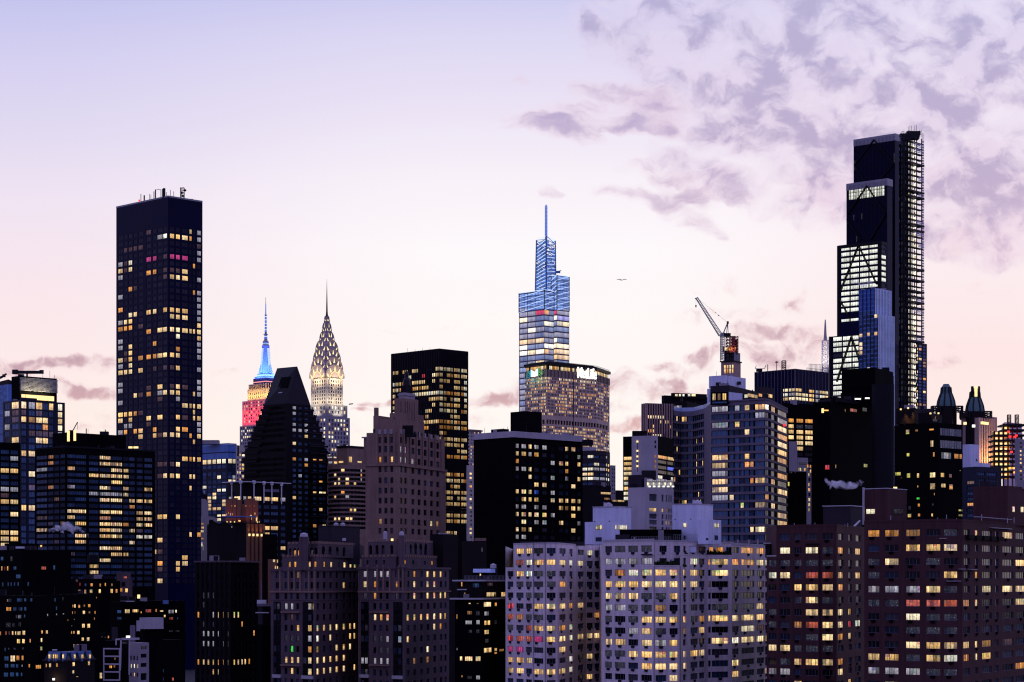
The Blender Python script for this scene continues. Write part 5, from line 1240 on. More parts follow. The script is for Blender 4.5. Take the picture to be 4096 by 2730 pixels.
def curved_tower():
 b = Building('curved_apartment_tower', 'large purple grey apartment tower with wraparound window bands and a bright penthouse', 'apartment tower')
 X = lambda x: cx('E', x); Y = lambda y: cy('E', y); d = 800
 Zr = lambda y, dd=d: ZP(Y(y), dd)
 P = [XY(X(1222), 806), XY(X(1705), 792), XY(X(1745), 797), XY(X(1908), 838)]
 b.base = v3(XY(X(1560), 815), 0)
 ys = [636 + 72.6 * i for i in range(20)]; rows = [(Zr(y + 26), Zr(y - 26)) for y in ys]
 zt = Zr(573)
 def cols(i, l):
  p0, p1 = P[i], P[i + 1]; ux = (p1 - p0).normalized(); return [(line_u(p0, ux, X(x - w / 2)), line_u(p0, ux, X(x + w / 2))) for x, w in l]
 kw = dict(dep=.35, lit=.10, pal='home', dark='blue', fr=.14, fm='slab_edge', band='slab_edge', pier='black')
 facade(b, P[0], P[1], 0, zt, cols(0, [(1296, 146), (1400, 42), (1450, 46), (1495, 34), (1538, 46), (1582, 34), (1655, 92)]), rows, 'slab_edge', pn=lambda w: max(1, round(w / 1.55)), **kw)
 facade(b, P[1], P[2], 0, zt, [(.15, (P[2] - P[1]).length - .15)], rows, 'slab_edge', pn=2, **kw)
 facade(b, P[2], P[3], 0, zt, cols(2, [(1778, 40), (1862, 92)]), rows, 'slab_edge', pn=lambda w: max(1, round(w / 2.6)), **kw)
 for i in range(3):
  for y in ys:
   pass
 back = [P[3] + Vector((-8, 30)), P[0] + Vector((0, 34))]
 b.wall.face([v3(p, zt) for p in P + back], 'charcoal')
 for p, q in ((P[3], back[0]), (back[0], back[1]), (back[1], P[0])): b.wall.face([v3(p, 0), v3(q, 0), v3(q, zt), v3(p, zt)], 'slab_edge')
 # curved left wing
 L = [XY(X(885), 846), XY(X(950), 852), XY(X(1060), 850), XY(X(1150), 838), XY(X(1222), 822)]
 zl = ZP(Y(655), 846); yl = [724 + 68.5 * i for i in range(16)]; rl = [(ZP(Y(y + 24), 846), ZP(Y(y - 24), 846)) for y in yl]
 for p, q in zip(L, L[1:]):
  ln = (q - p).length; k = max(2, round(ln / 2.4)); st = ln / k
  facade(b, p, q, 0, zl, [(st * (j + .06), st * (j + .94)) for j in range(k)], rl, 'slab_edge', pn=2, **kw)
 b.wall.face([v3(L[-1], 0), v3(P[0], 0), v3(P[0], zt), v3(L[-1], zt)], 'slab_edge')
 bl = [L[-1] + Vector((0, 40)), ray(L[0], 40)]; b.wall.face([v3(p, zl) for p in L + bl], 'charcoal')
 for p, q in ((bl[0], bl[1]), (bl[1], L[0])): b.wall.face([v3(p, 0), v3(q, 0), v3(q, zl), v3(p, zl)], 'slab_edge')
 ud = b.tier(X(888), X(1000), X(1190), Y(575), 856, 24, 'dark_brick', ybot=Y(670)); ud.spot('L', X(925), Y(635), 30, 22, 'c', pn=3, fr=.1)
 gl = b.part('terrace_glass')
 for p, q in zip(L, L[1:]): gl.box(v3(p, zl), v3(q - p, 0), Vector((0, .1, 0)), UP * 1.5, 'pale_blue_glass')
 H = b.hit
 H('E', 'w', [(1540, 610), (1655, 610), (1862, 635), (1450, 780), (1340, 780), (1862, 850), (1538, 850), (1862, 995), (1296, 1070), (1538, 1070), (1862, 1070), (1538, 1142), (1296, 1142), (1296, 1285), (1296, 1360), (1862, 1360), (1655, 1285)], 22)
 H('E', 'c', [(1296, 636), (1450, 636), (1296, 1215), (1296, 1433), (1862, 780), (1296, 780), (1655, 708)], 24); H('E', 'o', [(1862, 925), (1538, 1130), (1862, 1142), (1862, 1215)], 22)
 H('E', 'w', [(1000, 724), (920, 724), (1190, 655), (920, 860), (1150, 940), (1205, 940), (1085, 955), (1085, 1040), (1085, 1110), (1130, 1110), (920, 1000), (1180, 940), (950, 1205), (1095, 1390), (1212, 1375), (1250, 1440), (985, 1475)], 22)
 H('J', 'w', [(1850, 55), (1560, 195)], 22); H('E', 'w', [(1790, 610), (1790, 1285)], 22)
 # penthouse storeys and roof blocks
 g = b.tier(X(1213), X(1372), X(1378), Y(490), 800, 16, 'black', z0=ZP(Y(600), 800)); g.fac('L', [(X(1245), 16), (X(1290), 14), (X(1337), 18)], [(Y(531), 30)], lit=1, pal='warm', pn=2, fr=.2, dep=.3, wm='black'); g.spot('L', X(1295), Y(584), 60, 9, 'x', pn=5, fr=.15, tint=(.08, .2, .4))
 for w in b.wins:
  x, y = proj(w.c)
  if cx('E', 1222) < x < cx('E', 1370) and abs(y - Y(527)) < 12: w.glow = glow_of('w')
 dk = b.tier(X(1213), X(1385), X(1780), Y(430), 808, 26, 'dark_slab', ybot=Y(492)); wh = b.tier(X(1372), X(1376), X(1500), Y(490), 806, 40, 'white_render', ybot=Y(575))
 cr = b.tier(X(1510), X(1560), X(1785), Y(505), 815, 30, 'dark_slab', ybot=Y(572)); cr.spot('R', X(1590), Y(525), 40, 15, 'w', pn=3, fr=.1); cr.spot('R', X(1660), Y(520), 13, 12, 'o'); cr.spot('R', X(1742), Y(525), 22, 15, 'w', pn=2, fr=.1); cr.spot('L', X(1535), Y(527), 14, 14, 'W')
 wb = b.tier(X(1200), X(1345), X(1530), Y(340), 835, 36, 'white_render', ybot=Y(450)); wl = b.tier(X(1184), X(1200), X(1226), Y(462), 832, 36, 'white_render', ybot=Y(620))
 for x, y, s in ((1285, 420, 'L'), (1458, 412, 'R')):
  m = b.part('roof_vent'); m.cbox(on_face(wb, s, X(x), Y(y), .6), 1.4, 1.2, 1.2, 'dark_metal')
 db = b.tier(X(1615), X(1660), X(1782), Y(440), 842, 36, 'dark_slab', ybot=Y(560))
 r = b.part('red_beacon'); r.cbox(P3(X(1878), Y(787), 826), .9, .6, .9, 'lamp_red')
 ed = b.part('roof_edge')
 for p, q in zip(P, P[1:]): ed.box(v3(p + (q - p).normalized() * -.1 + Vector((0, -.5)), zt - .1), v3(q - p, 0), Vector((0, .6, 0)), UP * .5, 'slab_edge')
 return b.finish()
curved_tower()
def crane_tower():
 b = Building('construction_tower', 'unfinished concrete tower with a steel cage top rising behind the curved apartment tower', 'tower under construction')
 X = lambda x: cx('T', x); Y = lambda y: cy('T', y); d = 1750
 t = b.tier(X(618), X(790), X(882), Y(985), d, 30, 'rose_stone'); t.fac('L', [(X(668), 8), (X(702), 8), (X(738), 8), (X(772), 7)], [(Y(1062), 14), (Y(1120), 18)], lit=.9, pal='warm', dep=1, wm='rose_stone'); t.ledge(Y(990), 1.0, .8, 'dark_metal')
 u = b.tier(X(660), X(795), X(876), Y(868), d + 2, 30, 'concrete', ybot=Y(987)); u.fac('L', [(X(700), 15), (X(740), 8), (X(772), 9)], [(Y(905), 14), (Y(950), 14)], lit=0, dark='grey', dep=1.5, wm='dark_metal')
 lo = b.tier(X(640), X(800), X(838), Y(790), d + 4, 30, 'charcoal', ybot=Y(869)); lo.spot('L', X(690), Y(828), 14, 12, 'w'); lo.spot('L', X(745), Y(828), 14, 12, 'o'); lo.spot('R', X(820), Y(828), 8, 12, 'w')
 cg = b.part('steel_cage'); px = d / FPX * .2979; c = XY(X(765), d + 8); w = 150 * px
 for sx in (-.5, -.17, .17, .5):
  for sy in (-.5, .5):
   p = c + Vector((sx * w, sy * w)); cg.bar(v3(p, ZP(Y(870), d)), v3(p, ZP(Y(652), d)), .55, 'red_metal')
 for i in range(6):
  z = ZP(Y(652 + 42 * i), d)
  for sy in (-.5, .5):
   cg.bar(v3(c + Vector((-w / 2, sy * w)), z), v3(c + Vector((w / 2, sy * w)), z), .45, 'red_metal')
   for k in range(3):
    if i < 5: cg.bar(v3(c + Vector((-w / 2 + w * k / 3, sy * w)), z), v3(c + Vector((-w / 2 + w * (k + 1) / 3, sy * w)), ZP(Y(652 + 42 * (i + 1)), d)), .35, 'red_metal')
  for sx in (-.5, .5): cg.bar(v3(c + Vector((sx * w, -w / 2)), z), v3(c + Vector((sx * w, w / 2)), z), .45, 'red_metal')
 cg.cbox(v3(c + Vector((w * .15, 1)), ZP(Y(715), d)), w * .35, w * .4, 9, 'red_metal'); cg.cbox(v3(c + Vector((w * .36, 0)), ZP(Y(790), d)), w * .25, w * .5, 12, 'dark_metal')
 b.lamp('POINT', v3(c + Vector((0, -6)), ZP(Y(830), d)), v3(c, 0), 500, (1, .7, .3), 1, name='work_light')
 b.finish()
 # luffing crane: a thing of its own
 k = bpy.data.objects.new('tower_crane', None); COL.objects.link(k); base = P3(X(636), Y(985), d - 4); k.location = base
 k['label'] = 'white luffing tower crane leaning left over the unfinished tower'; k['category'] = 'crane'
 m = MB(); mast(m, base, ZP(Y(660), d) - base.z, 50 * px, 'steel', 14); m.build('mast', k, base)
 j = MB(); a = P3(X(612), Y(640), d - 4); e = P3(X(290), Y(140), d - 4); truss(j, a, e, 3.0, 'steel', 26, 1.6); j.build('jib', k, base)
 f = MB(); ap = P3(X(708), Y(475), d - 4); f.bar(P3(X(650), Y(615), d - 4), ap, .9, 'steel'); f.bar(P3(X(715), Y(640), d - 4), ap, .45, 'steel'); f.bar(P3(X(690), Y(640), d - 4), ap, .45, 'red_metal'); f.cbox(ap, 1.6, 1.4, 2.2, 'red_metal'); f.build('gantry', k, base)
 c2 = MB(); c2.cbox(P3(X(640), Y(637), d - 4), 3.6, 3, 3, 'steel'); c2.build('cab', k, base)
 w2 = MB(); w2.cbox(P3(X(700), Y(642), d - 4), 5.6, 3, 3.0, 'dark_metal'); w2.bar(P3(X(600), Y(655), d - 4), P3(X(720), Y(640), d - 4), 1.2, 'dark_metal'); w2.build('counterweight', k, base)
 l = MB(); l.bar(ap, e, .12, 'dark_metal'); l.cbox(ap.lerp(e, .29), 1.0, .6, .7, 'dark_metal'); l.cbox(ap.lerp(e, .40), .7, .6, .6, 'dark_metal'); l.build('pendant_line', k, base)
 h = MB(); hp = P3(X(281), Y(250), d - 4); h.bar(P3(X(281), Y(150), d - 4), hp, .12, 'dark_metal'); h.cbox(hp, 1.1, .8, 1.3, 'dark_metal'); h.cbox(hp - UP * 1.2, .4, .4, 1.2, 'dark_metal'); h.build('hook', k, base)
 hd = MB(); hd.bar(e, P3(X(268), Y(150), d - 4), .4, 'steel'); hd.bar(P3(X(268), Y(150), d - 4), P3(X(281), Y(160), d - 4), .4, 'steel'); hd.build('jib_head', k, base)
crane_tower()
def pinstripe_tower():
 b = Building('pinstripe_office_tower', 'black office tower with thin vertical lines and three bright window bands', 'office tower')
 X = lambda x: cx('T', x); Y = lambda y: cy('T', y); d = 1600
 t = b.tier(X(1070), X(1612), X(2060), Y(1093), d, 45, 'bronze_glass')
 rows = [(Y(y), 11.5) for y in (1374, 1434, 1492)]
 t.fac('L', [(X(1482), 20), (X(1565), 24)], rows, lit=1, pal='white', pn=5, fr=.2, dep=.3); t.fac('R', [(X(1662), 24), (X(1748), 24), (X(1832), 22), (X(1912), 20), (X(1982), 18), (X(2035), 14)], rows, lit=.95, pal='white', pn=4, fr=.2, dep=.3)
 t.fins('L', 12, .28, .35, 'slab_edge', name='mullion'); t.fins('R', 10, .28, .35, 'slab_edge', name='mullion')
 m = b.part('dish_frame'); p = on_face(t, 'L', X(1135), Y(1125)) + Vector((0, 2, 0)); m.cbox(p + UP * .8, 4.5, 2, 2.2, 'dark_metal'); m.bar(p + Vector((-3, 0, 2)), p + Vector((4, 0, 2)), .35, 'dark_metal'); m.bar(p + Vector((-3, 0, 2)), p + Vector((-2.2, 0, 4.4)), .35, 'dark_metal'); m.bar(p + Vector((4, 0, 2)), p + Vector((5.2, 0, 4.8)), .35, 'dark_metal')
 antenna(b, t, X(1246), Y(1118), Y(1035), .5); antenna(b, t, X(1366), Y(1110), Y(990), .45); m = b.part('antenna'); p = on_face(t, 'L', X(1366), Y(1005)); m.cbox(p + Vector((0, .4, 0)), 2.4, .5, .8, 'dark_metal')
 m = b.part('antenna_mast'); p = on_face(t, 'L', X(1468), Y(1100)) + Vector((0, 3, 0)); mast(m, p, 6.6, 2.9, 'dark_metal', 4)
 tl = b.part('railing'); p0, p1 = t.pts('R')
 for k in range(22):
  q = p0 + (p1 - p0) * (.35 + .65 * k / 21) + Vector((0, .6)); tl.bar(v3(q, t.z1), v3(q, t.z1 + 1.8), .18, 'steel')
 tl.bar(v3(p0 + (p1 - p0) * .35 + Vector((0, .6)), t.z1 + 1.7), v3(p1 + Vector((0, .6)), t.z1 + 1.7), .2, 'steel')
 return b.finish()
pinstripe_tower()
def spire_tower():
 b = Building('spired_tower', 'blue edged tower with a white latticed spire just left of the stepped supertall', 'tower')
 X = lambda x: cx('T', x); Y = lambda y: cy('T', y); d = 2500
 t = b.tier(X(1765), X(1800), X(2088), Y(1135), d, 68, 'blue_paint'); t.fac('R', 8, (Y(1150), 13, 24, 10), wf=.85, lit=.0, dark='paleblue', dep=.2, wm='blue_glass')
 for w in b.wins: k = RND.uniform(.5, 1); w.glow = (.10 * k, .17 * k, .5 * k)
 sc = b.part('screen'); p0, p1 = t.pts('R')
 for k in range(18): sc.bar(v3(p0.lerp(p1, k / 17), t.z1), v3(p0.lerp(p1, k / 17), t.z1 + 9), .4, 'steel')
 sc.bar(v3(p0, t.z1 + 9), v3(p1, t.z1 + 9), .4, 'steel')
 s = b.part('spire'); c = XY(X(2018), d + 12); mast(s, v3(c, t.z1), ZP(Y(700), d) - t.z1, 6.6, 'white_metal', 7); b.lamp('AREA', v3(c, t.z1 + 4) + Vector((0, -18, 0)), v3(c, t.z1 + 55), 4500, (1, .86, .74), 8, 4); s.lathe(c, [(2.3, ZP(Y(705), d)), (1.6, ZP(Y(620), d)), (1.1, ZP(Y(500), d)), (.6, ZP(Y(418), d))], 6, 'steel')
 return b.finish()
spire_tower()
def crown_pavilion():
 b = Building('white_panelled_house', 'small pale panelled building with bright glass top floor before the concrete core tower', 'building')
 X = lambda x: cx('E', x); Y = lambda y: cy('E', y); d = 760
 t = b.tier(X(475), X(625), X(885), Y(1345), d, 30, 'pale_concrete')
 t.fac('R', [(X(700), 30), (X(785), 8), (X(820), 6), (X(843), 5), (X(862), 5)], [(Y(1430), 28), (Y(1540), 15), (cy('J', 75), 20), (cy('J', 130), 18), (cy('J', 190), 18)], lit=.3, pal='warm', dark='grey', dep=.4, pn=3, fr=.08)
 b.hit('E', 'w', [(697, 1537), (785, 1540), (820, 1540)], 16); b.hit('J', 'w', [(700, 15), (785, 15)], 16)
 l = b.tier(X(475), X(590), X(628), Y(1232), d + 3, 30, 'dark_slab'); l.spot('L', X(530), Y(1460), 7, 12, 'o'); l.spot('L', X(530), Y(1540), 9, 14, 'w'); l.spot('L', cx('J', 530), cy('J', 75), 9, 14, 'w'); l.spot('L', cx('J', 530), cy('J', 130), 9, 14, 'w')
 p = b.tier(X(622), X(640), X(880), Y(1258), d + 2, 30, 'steel', ybot=Y(1346))
 for k in range(14):
  x = X(652 + k * 17); p.spot('R', x, Y(1283), 6.2, 9, 'c', out=.1); p.spot('R', x, Y(1315), 6.2, 12, 'c' if k % 3 else 'W', out=.1)
 m = b.part('roof_unit'); m.cbox(P3(X(660), Y(1238), d + 8), 5, 4, 3.4, 'dark_metal')
 for k in range(6):
  q = b.part('down_light'); q.cbox(on_face(p, 'R', X(660 + k * 42), Y(1337), .4), .7, .4, .5, 'lamp_white')
 return b.finish()
crown_pavilion()
# ---- dark mass under the supertall
def lit_office():
 b = Building('amber_window_block', 'dark block with wide amber lit windows between the curved tower and the black mass', 'office block')
 X = lambda x: cx('F', x); Y = lambda y: cy('F', y); d = 1000
 t = b.tier(X(120), X(140), X(480), Y(590), d, 62, 'black')
 t.fac('R', [(X(210), 22), (X(288), 28), (X(370), 32), (X(440), 22)], [(Y(y), 15) for y in (742, 794, 843, 893, 942, 992, 1042, 1092)], lit=0, pal='warm', dark='black', dep=.4, pn=3, fr=.12, wm='black')
 b.hit('F', 'o', [(210, 748), (288, 742), (370, 738), (440, 735)], 14); b.hit('F', 'w', [(210, 845), (288, 843), (370, 840), (210, 895), (288, 890), (370, 888), (288, 942), (370, 940), (288, 992), (230, 795)], 14); b.hit('F', 'm', [(288, 795), (350, 793), (440, 785)], 14)
 b.finish(); b = Building('concrete_stub', 'blank grey concrete block squeezed beside the amber windowed block', 'building'); b.tier(X(188), X(205), X(262), Y(933), 940, 50, 'concrete'); return b.finish()
lit_office()
def lettered_house():
 b = Building('narrow_grey_house', 'narrow grey building with a column of lit windows beside the black mass', 'building')
 X = lambda x: cx('F', x); Y = lambda y: cy('F', y); d = 900
 t = b.tier(X(262), X(270), X(388), Y(1150), d, 60, 'concrete'); u = b.tier(X(264), X(272), X(358), Y(1078), d + 2, 60, 'grey_stone', ybot=Y(1152))
 t.fac('R', [(X(288), 13), (X(335), 11), (X(372), 9)], [(Y(1183 + 45 * i), 14) for i in range(9)], lit=.2, pal='warm', dep=.3, pn=2, fr=.08); b.hit('F', 'w', [(288, 1180), (335, 1185), (372, 1200), (372, 1315), (348, 1315), (372, 1370), (348, 1375), (372, 1440), (372, 1500), (372, 1545)], 12)
 for k in range(8): u.spot('R', X(280 + 9 * k), Y(1132), 3.0, 11, 'm', out=.1)  # dim blocks stand for the sign lettering, built as window parts
 for x, y, c in ((355, 1135, 'o'), (405, 1180, 'w'), (408, 1138, 'o')): t.spot('R', X(x if x < 386 else 380), Y(y + 20), 5, 12, c)
 b.finish(); b = Building('black_low_house', 'black low house with one tall yellow window below the narrow grey building', 'house')
 k = b.tier(X(160), X(175), X(345), Y(1200), d - 40, 58, 'black')
 for x, y, w_, h_, c in ((172, 1315, 10, 26, 'y'), (195, 1060, 4, 8, 'm'), (210, 1100, 5, 10, 'm'), (245, 1130, 4, 6, 'm')): k.spot('R', X(max(x, 180)), Y(max(y, 1212)), w_, h_ * .6, c)
 return b.finish()
lettered_house()
def black_mass():
 b = Building('black_apartment_block', 'large almost black apartment block with rounded stair shaft below the stepped supertall', 'apartment block')
 X = lambda x: cx('F', x); Y = lambda y: cy('F', y); d = 800
 t = b.tier(X(400), X(560), X(1130), Y(575), d, 35, 'black'); up = b.tier(X(462), X(620), X(900), Y(535), d + 10, 35, 'black', ybot=Y(580))
 tp = b.tier(X(664), X(960), X(1122), Y(272), d + 14, 30, 'black', ybot=Y(580)); cap = b.part('roof_slab'); 
 for sd in 'LR':
  p0, p1 = tp.pts(sd)
 cap.prism([p + (p - tp.mid()).normalized() * .25 for p in (tp.L, tp.C, tp.R, tp.D)], ZP(Y(410), d), ZP(Y(275), d), 'black')
 sh = b.part('stair_shaft'); sh.lathe(XY(X(1030), d + 9), [(4.2, 0), (4.2, ZP(Y(405), d))], 20, 'charcoal')
 S = t.spot
 lst = [('R', 765, 655, 62, 30, 'R'), ('R', 865, 648, 40, 36, 'm'), ('R', 690, 655, 8, 26, 'o'), ('R', 532, 1165, 40, 44, 'r'), ('R', 606, 1158, 6, 36, 'w'), ('R', 873, 1150, 34, 32, 'y'), ('R', 1132 - 16, 1068, 20, 40, 'y')]
 for s, x, y, w_, h_, c in lst:
  if x > X(0) or True: S(s if x > 565 else 'L', X(x), Y(y), w_ * .4464, h_ * .4464, c, pn=2, fr=.1)
 tr = b.part('terrace_lamp'); tr.cbox(P3(X(805), Y(552), d - 1), 2.2, .4, .5, 'lamp_white'); tr.cbox(P3(X(890), Y(546), d - 1), 1.6, .4, .5, 'lamp_white')
 for y in (650, 665): tr.cbox(P3(X(490), Y(y), d - 6), .8, .4, 1.0, 'lamp_warm')
 tr.cbox(P3(X(512), Y(655), d - 6), 2.4, .4, .4, 'lamp_orange')
 pt = b.tier(X(600), X(640), X(1000), Y(545), d + 4, 35, 'charcoal', ybot=Y(578))
 return b.finish()
black_mass()
def spot_block():
 b = Building('spotlit_roof_block', 'black apartment house with orange spotlights on its roof screens and few lit windows', 'apartment house')
 X = lambda x: cx('U', x); Y = lambda y: cy('U', y); d = 720
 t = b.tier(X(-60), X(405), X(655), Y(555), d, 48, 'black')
 W_ = .3827
 colsR = [(X(465), 20), (X(540), 22), (X(610), 20)]
 for y, h in ((655, 80), (783, 85)): t.spot('R', X(528), Y(y), 225 * W_, h * W_, 'm', pn=9, fr=.12, tint=(.15, .16, .2))
 t.spot('R', X(480), Y(898), 105 * W_, 70 * W_, 'c', pn=4, fr=.12); t.spot('R', X(605), Y(905), 80 * W_, 55 * W_, 'o', pn=4, fr=.14)
 for s, x, y, w_, h_, c, p in (('L', 80, 650, 38, 50, 'y', 1), ('L', 175, 635, 30, 25, 'd', 1), ('L', 330, 625, 50, 22, 'o', 1), ('L', 335, 772, 32, 70, 'w', 2), ('L', 86, 888, 32, 38, 'y', 1), ('L', 355, 885, 20, 50, 'o', 1), ('L', 90, 1105, 38, 50, 'y', 1), ('L', 190, 1105, 26, 50, 'w', 1), ('L', 342, 1100, 58, 56, 'w', 2), ('L', 342, 1218, 54, 66, 'w', 2),
          ('R', 442, 1100, 38, 48, 'w', 1), ('R', 525, 1108, 30, 40, 'd', 1), ('R', 452, 1210, 48, 44, 'w', 2), ('R', 532, 1225, 38, 55, 'o', 1), ('L', 187, 1220, 14, 24, 'w', 1), ('L', 360, 1300, 12, 30, 'o', 1), ('L', 190, 1345, 32, 26, 'g', 1), ('L', 198, 1415, 24, 36, 'o', 1), ('L', 100, 1525, 38, 40, 'w', 1), ('L', 200, 1518, 26, 34, 'o', 1), ('L', 337, 1518, 18, 34, 'w', 1), ('R', 635, 1470, 50, 22, 'y', 2), ('R', 635, 1522, 50, 24, 'y', 2), ('L', 100, 1445, 26, 40, 'm', 2), ('L', 345, 1410, 16, 30, 'm', 1), ('L', 15, 1130, 16, 8, 'o', 1), ('R', 628, 1055, 12, 10, 'w', 1), ('L', -20, 1088, 60, 38, 'y', 3)):
  t.spot(s, X(x), Y(y), w_ * W_, h_ * W_, c, pn=p, fr=.1)
 u = b.tier(X(-40), X(150), X(300), Y(400), d + 18, 25, 'dark_brick', ybot=Y(560)); v = b.tier(X(190), X(330), X(440), Y(445), d + 8, 25, 'dark_brick', ybot=Y(560)); st = b.tier(X(330), X(350), X(415), Y(515), d + 3, 40, 'charcoal', ybot=Y(558)); st.spot('R', X(365), Y(528), 18, 10, 'm', pn=2, fr=.08)
 for tt, s, x, y in ((u, 'L', 15, 405), (u, 'L', 92, 392), (v, 'L', 325, 448), (v, 'R', 375, 445)):
  q = b.part('spotlight'); p = on_face(tt, s, X(x), Y(y) + 4, .9); q.cbox(p, .5, .5, .5, 'lamp_warm'); b.lamp('SPOT', p + Vector((0, -.3, .2)), p + Vector((0, .75, -5)), 9000, (1, .5, .14), .1, name='spot_lamp', spot=95)
 return b.finish()
spot_block()
def twin_towers():
 b = Building('twin_domed_hotel', 'brown stone hotel with two green copper dome towers', 'hotel')
 X = lambda x: cx('U', x); Y = lambda y: cy('U', y); d = 1650; px = d / FPX * .3827
 t = b.tier(X(640), X(820), X(985), Y(500), d, 45, 'rose_stone')
 t.fac('R', [(X(x), 7) for x in (860, 890, 918, 945, 972)], [(Y(600 + 42 * i), 11) for i in range(12)], lit=.04, pal='warm', dep=.6, wm='rose_stone'); t.fac('L', [(X(720), 10), (X(770), 8)], [(Y(680), 34), (Y(600), 8)], lit=0, dep=.5, dark='black', wm='rose_stone'); t.fins('R', 6, 1.6, .8, 'limestone', name='pier')
 wash(t, 'R', (1, .42, .12), 9000, 8, z=ZP(Y(1010), d), aim=.93, wid=1.0)
 s = b.tier(X(625), X(720), X(790), Y(445), d + 8, 45, 'rose_stone', ybot=Y(520)); s2 = b.tier(X(850), X(940), X(1015), Y(490), d + 16, 45, 'rose_stone')
 for cx0, base, top, dd in ((482, 385, 150, d + 14), (783, 440, 195, d + 10)):
  h = b.part('tower_base'); c = XY(X(cx0), dd); Z = lambda y: ZP(Y(y), dd)
  h.lathe(c, [(112 * px, 0), (112 * px, Z(base + 20)), (100 * px, Z(base + 20)), (98 * px, Z(base))], 8, 'dark_brick', math.pi / 8)
  dm = b.part('copper_dome'); k = (base - top) / 235
  dm.lathe(c, [(96 * px, Z(base)), (94 * px, Z(base - 25 * k)), (86 * px, Z(base - 60 * k)), (74 * px, Z(base - 95 * k)), (60 * px, Z(base - 130 * k)), (54 * px, Z(base - 140 * k))], 8, 'copper_green', math.pi / 8)
  la = b.part('lantern'); la.lathe(c, [(50 * px, Z(base - 140 * k)), (46 * px, Z(base - 200 * k)), (50 * px, Z(base - 202 * k)), (36 * px, Z(base - 222 * k)), (30 * px, Z(base - 235 * k))], 8, 'copper_green', math.pi / 8)
  for i in range(8):
   a = math.pi / 8 + i * math.pi / 4; w = Vector((math.cos(a), math.sin(a)))
   r = b.part('dome_rib')
   for (r0, y0), (r1, y1) in zip([(98, 0), (88, 60), (62, 130), (56, 142)], [(88, 60), (62, 130), (56, 142), (50, 200)]): r.bar(v3(c + w * r0 * px, Z(base - y0 * k)), v3(c + w * r1 * px, Z(base - y1 * k)), 1.0, 'dark_metal')
   if cx0 > 700 and i in (4, 5, 6, 7):
    a2 = a + math.pi / 8; w2 = Vector((math.cos(a2), math.sin(a2))); sd = Vector((-w2.y, w2.x)); g = b.part('lantern_light'); rr = 47 * px
    g.box(v3(c + w2 * rr - sd * 1.1, Z(base - 150 * k)), v3(sd * 2.2, 0), v3(w2 * .4, 0), UP * 8, 'lamp_warm' if i == 5 else 'bronze_metal')
  for sx in (-1, 1):
   sc = b.part('scaffold'); p = c + Vector((sx * 118 * px, -3))
   mast(sc, v3(p, Z(base + 70)), Z(base) - Z(base + 70), 6, 'dark_metal', 3)
 for (x, y, cc) in ((770, 588, 'lamp_white'), (860, 555, 'lamp_warm'), (885, 558, 'lamp_warm'), (910, 562, 'lamp_warm'), (680, 560, 'lamp_warm')):
  q = b.part('roof_lamp'); q.cbox(P3(X(x), Y(y), d - 14), 2.2, 1, 2.0, cc)
 return b.finish()
twin_towers()
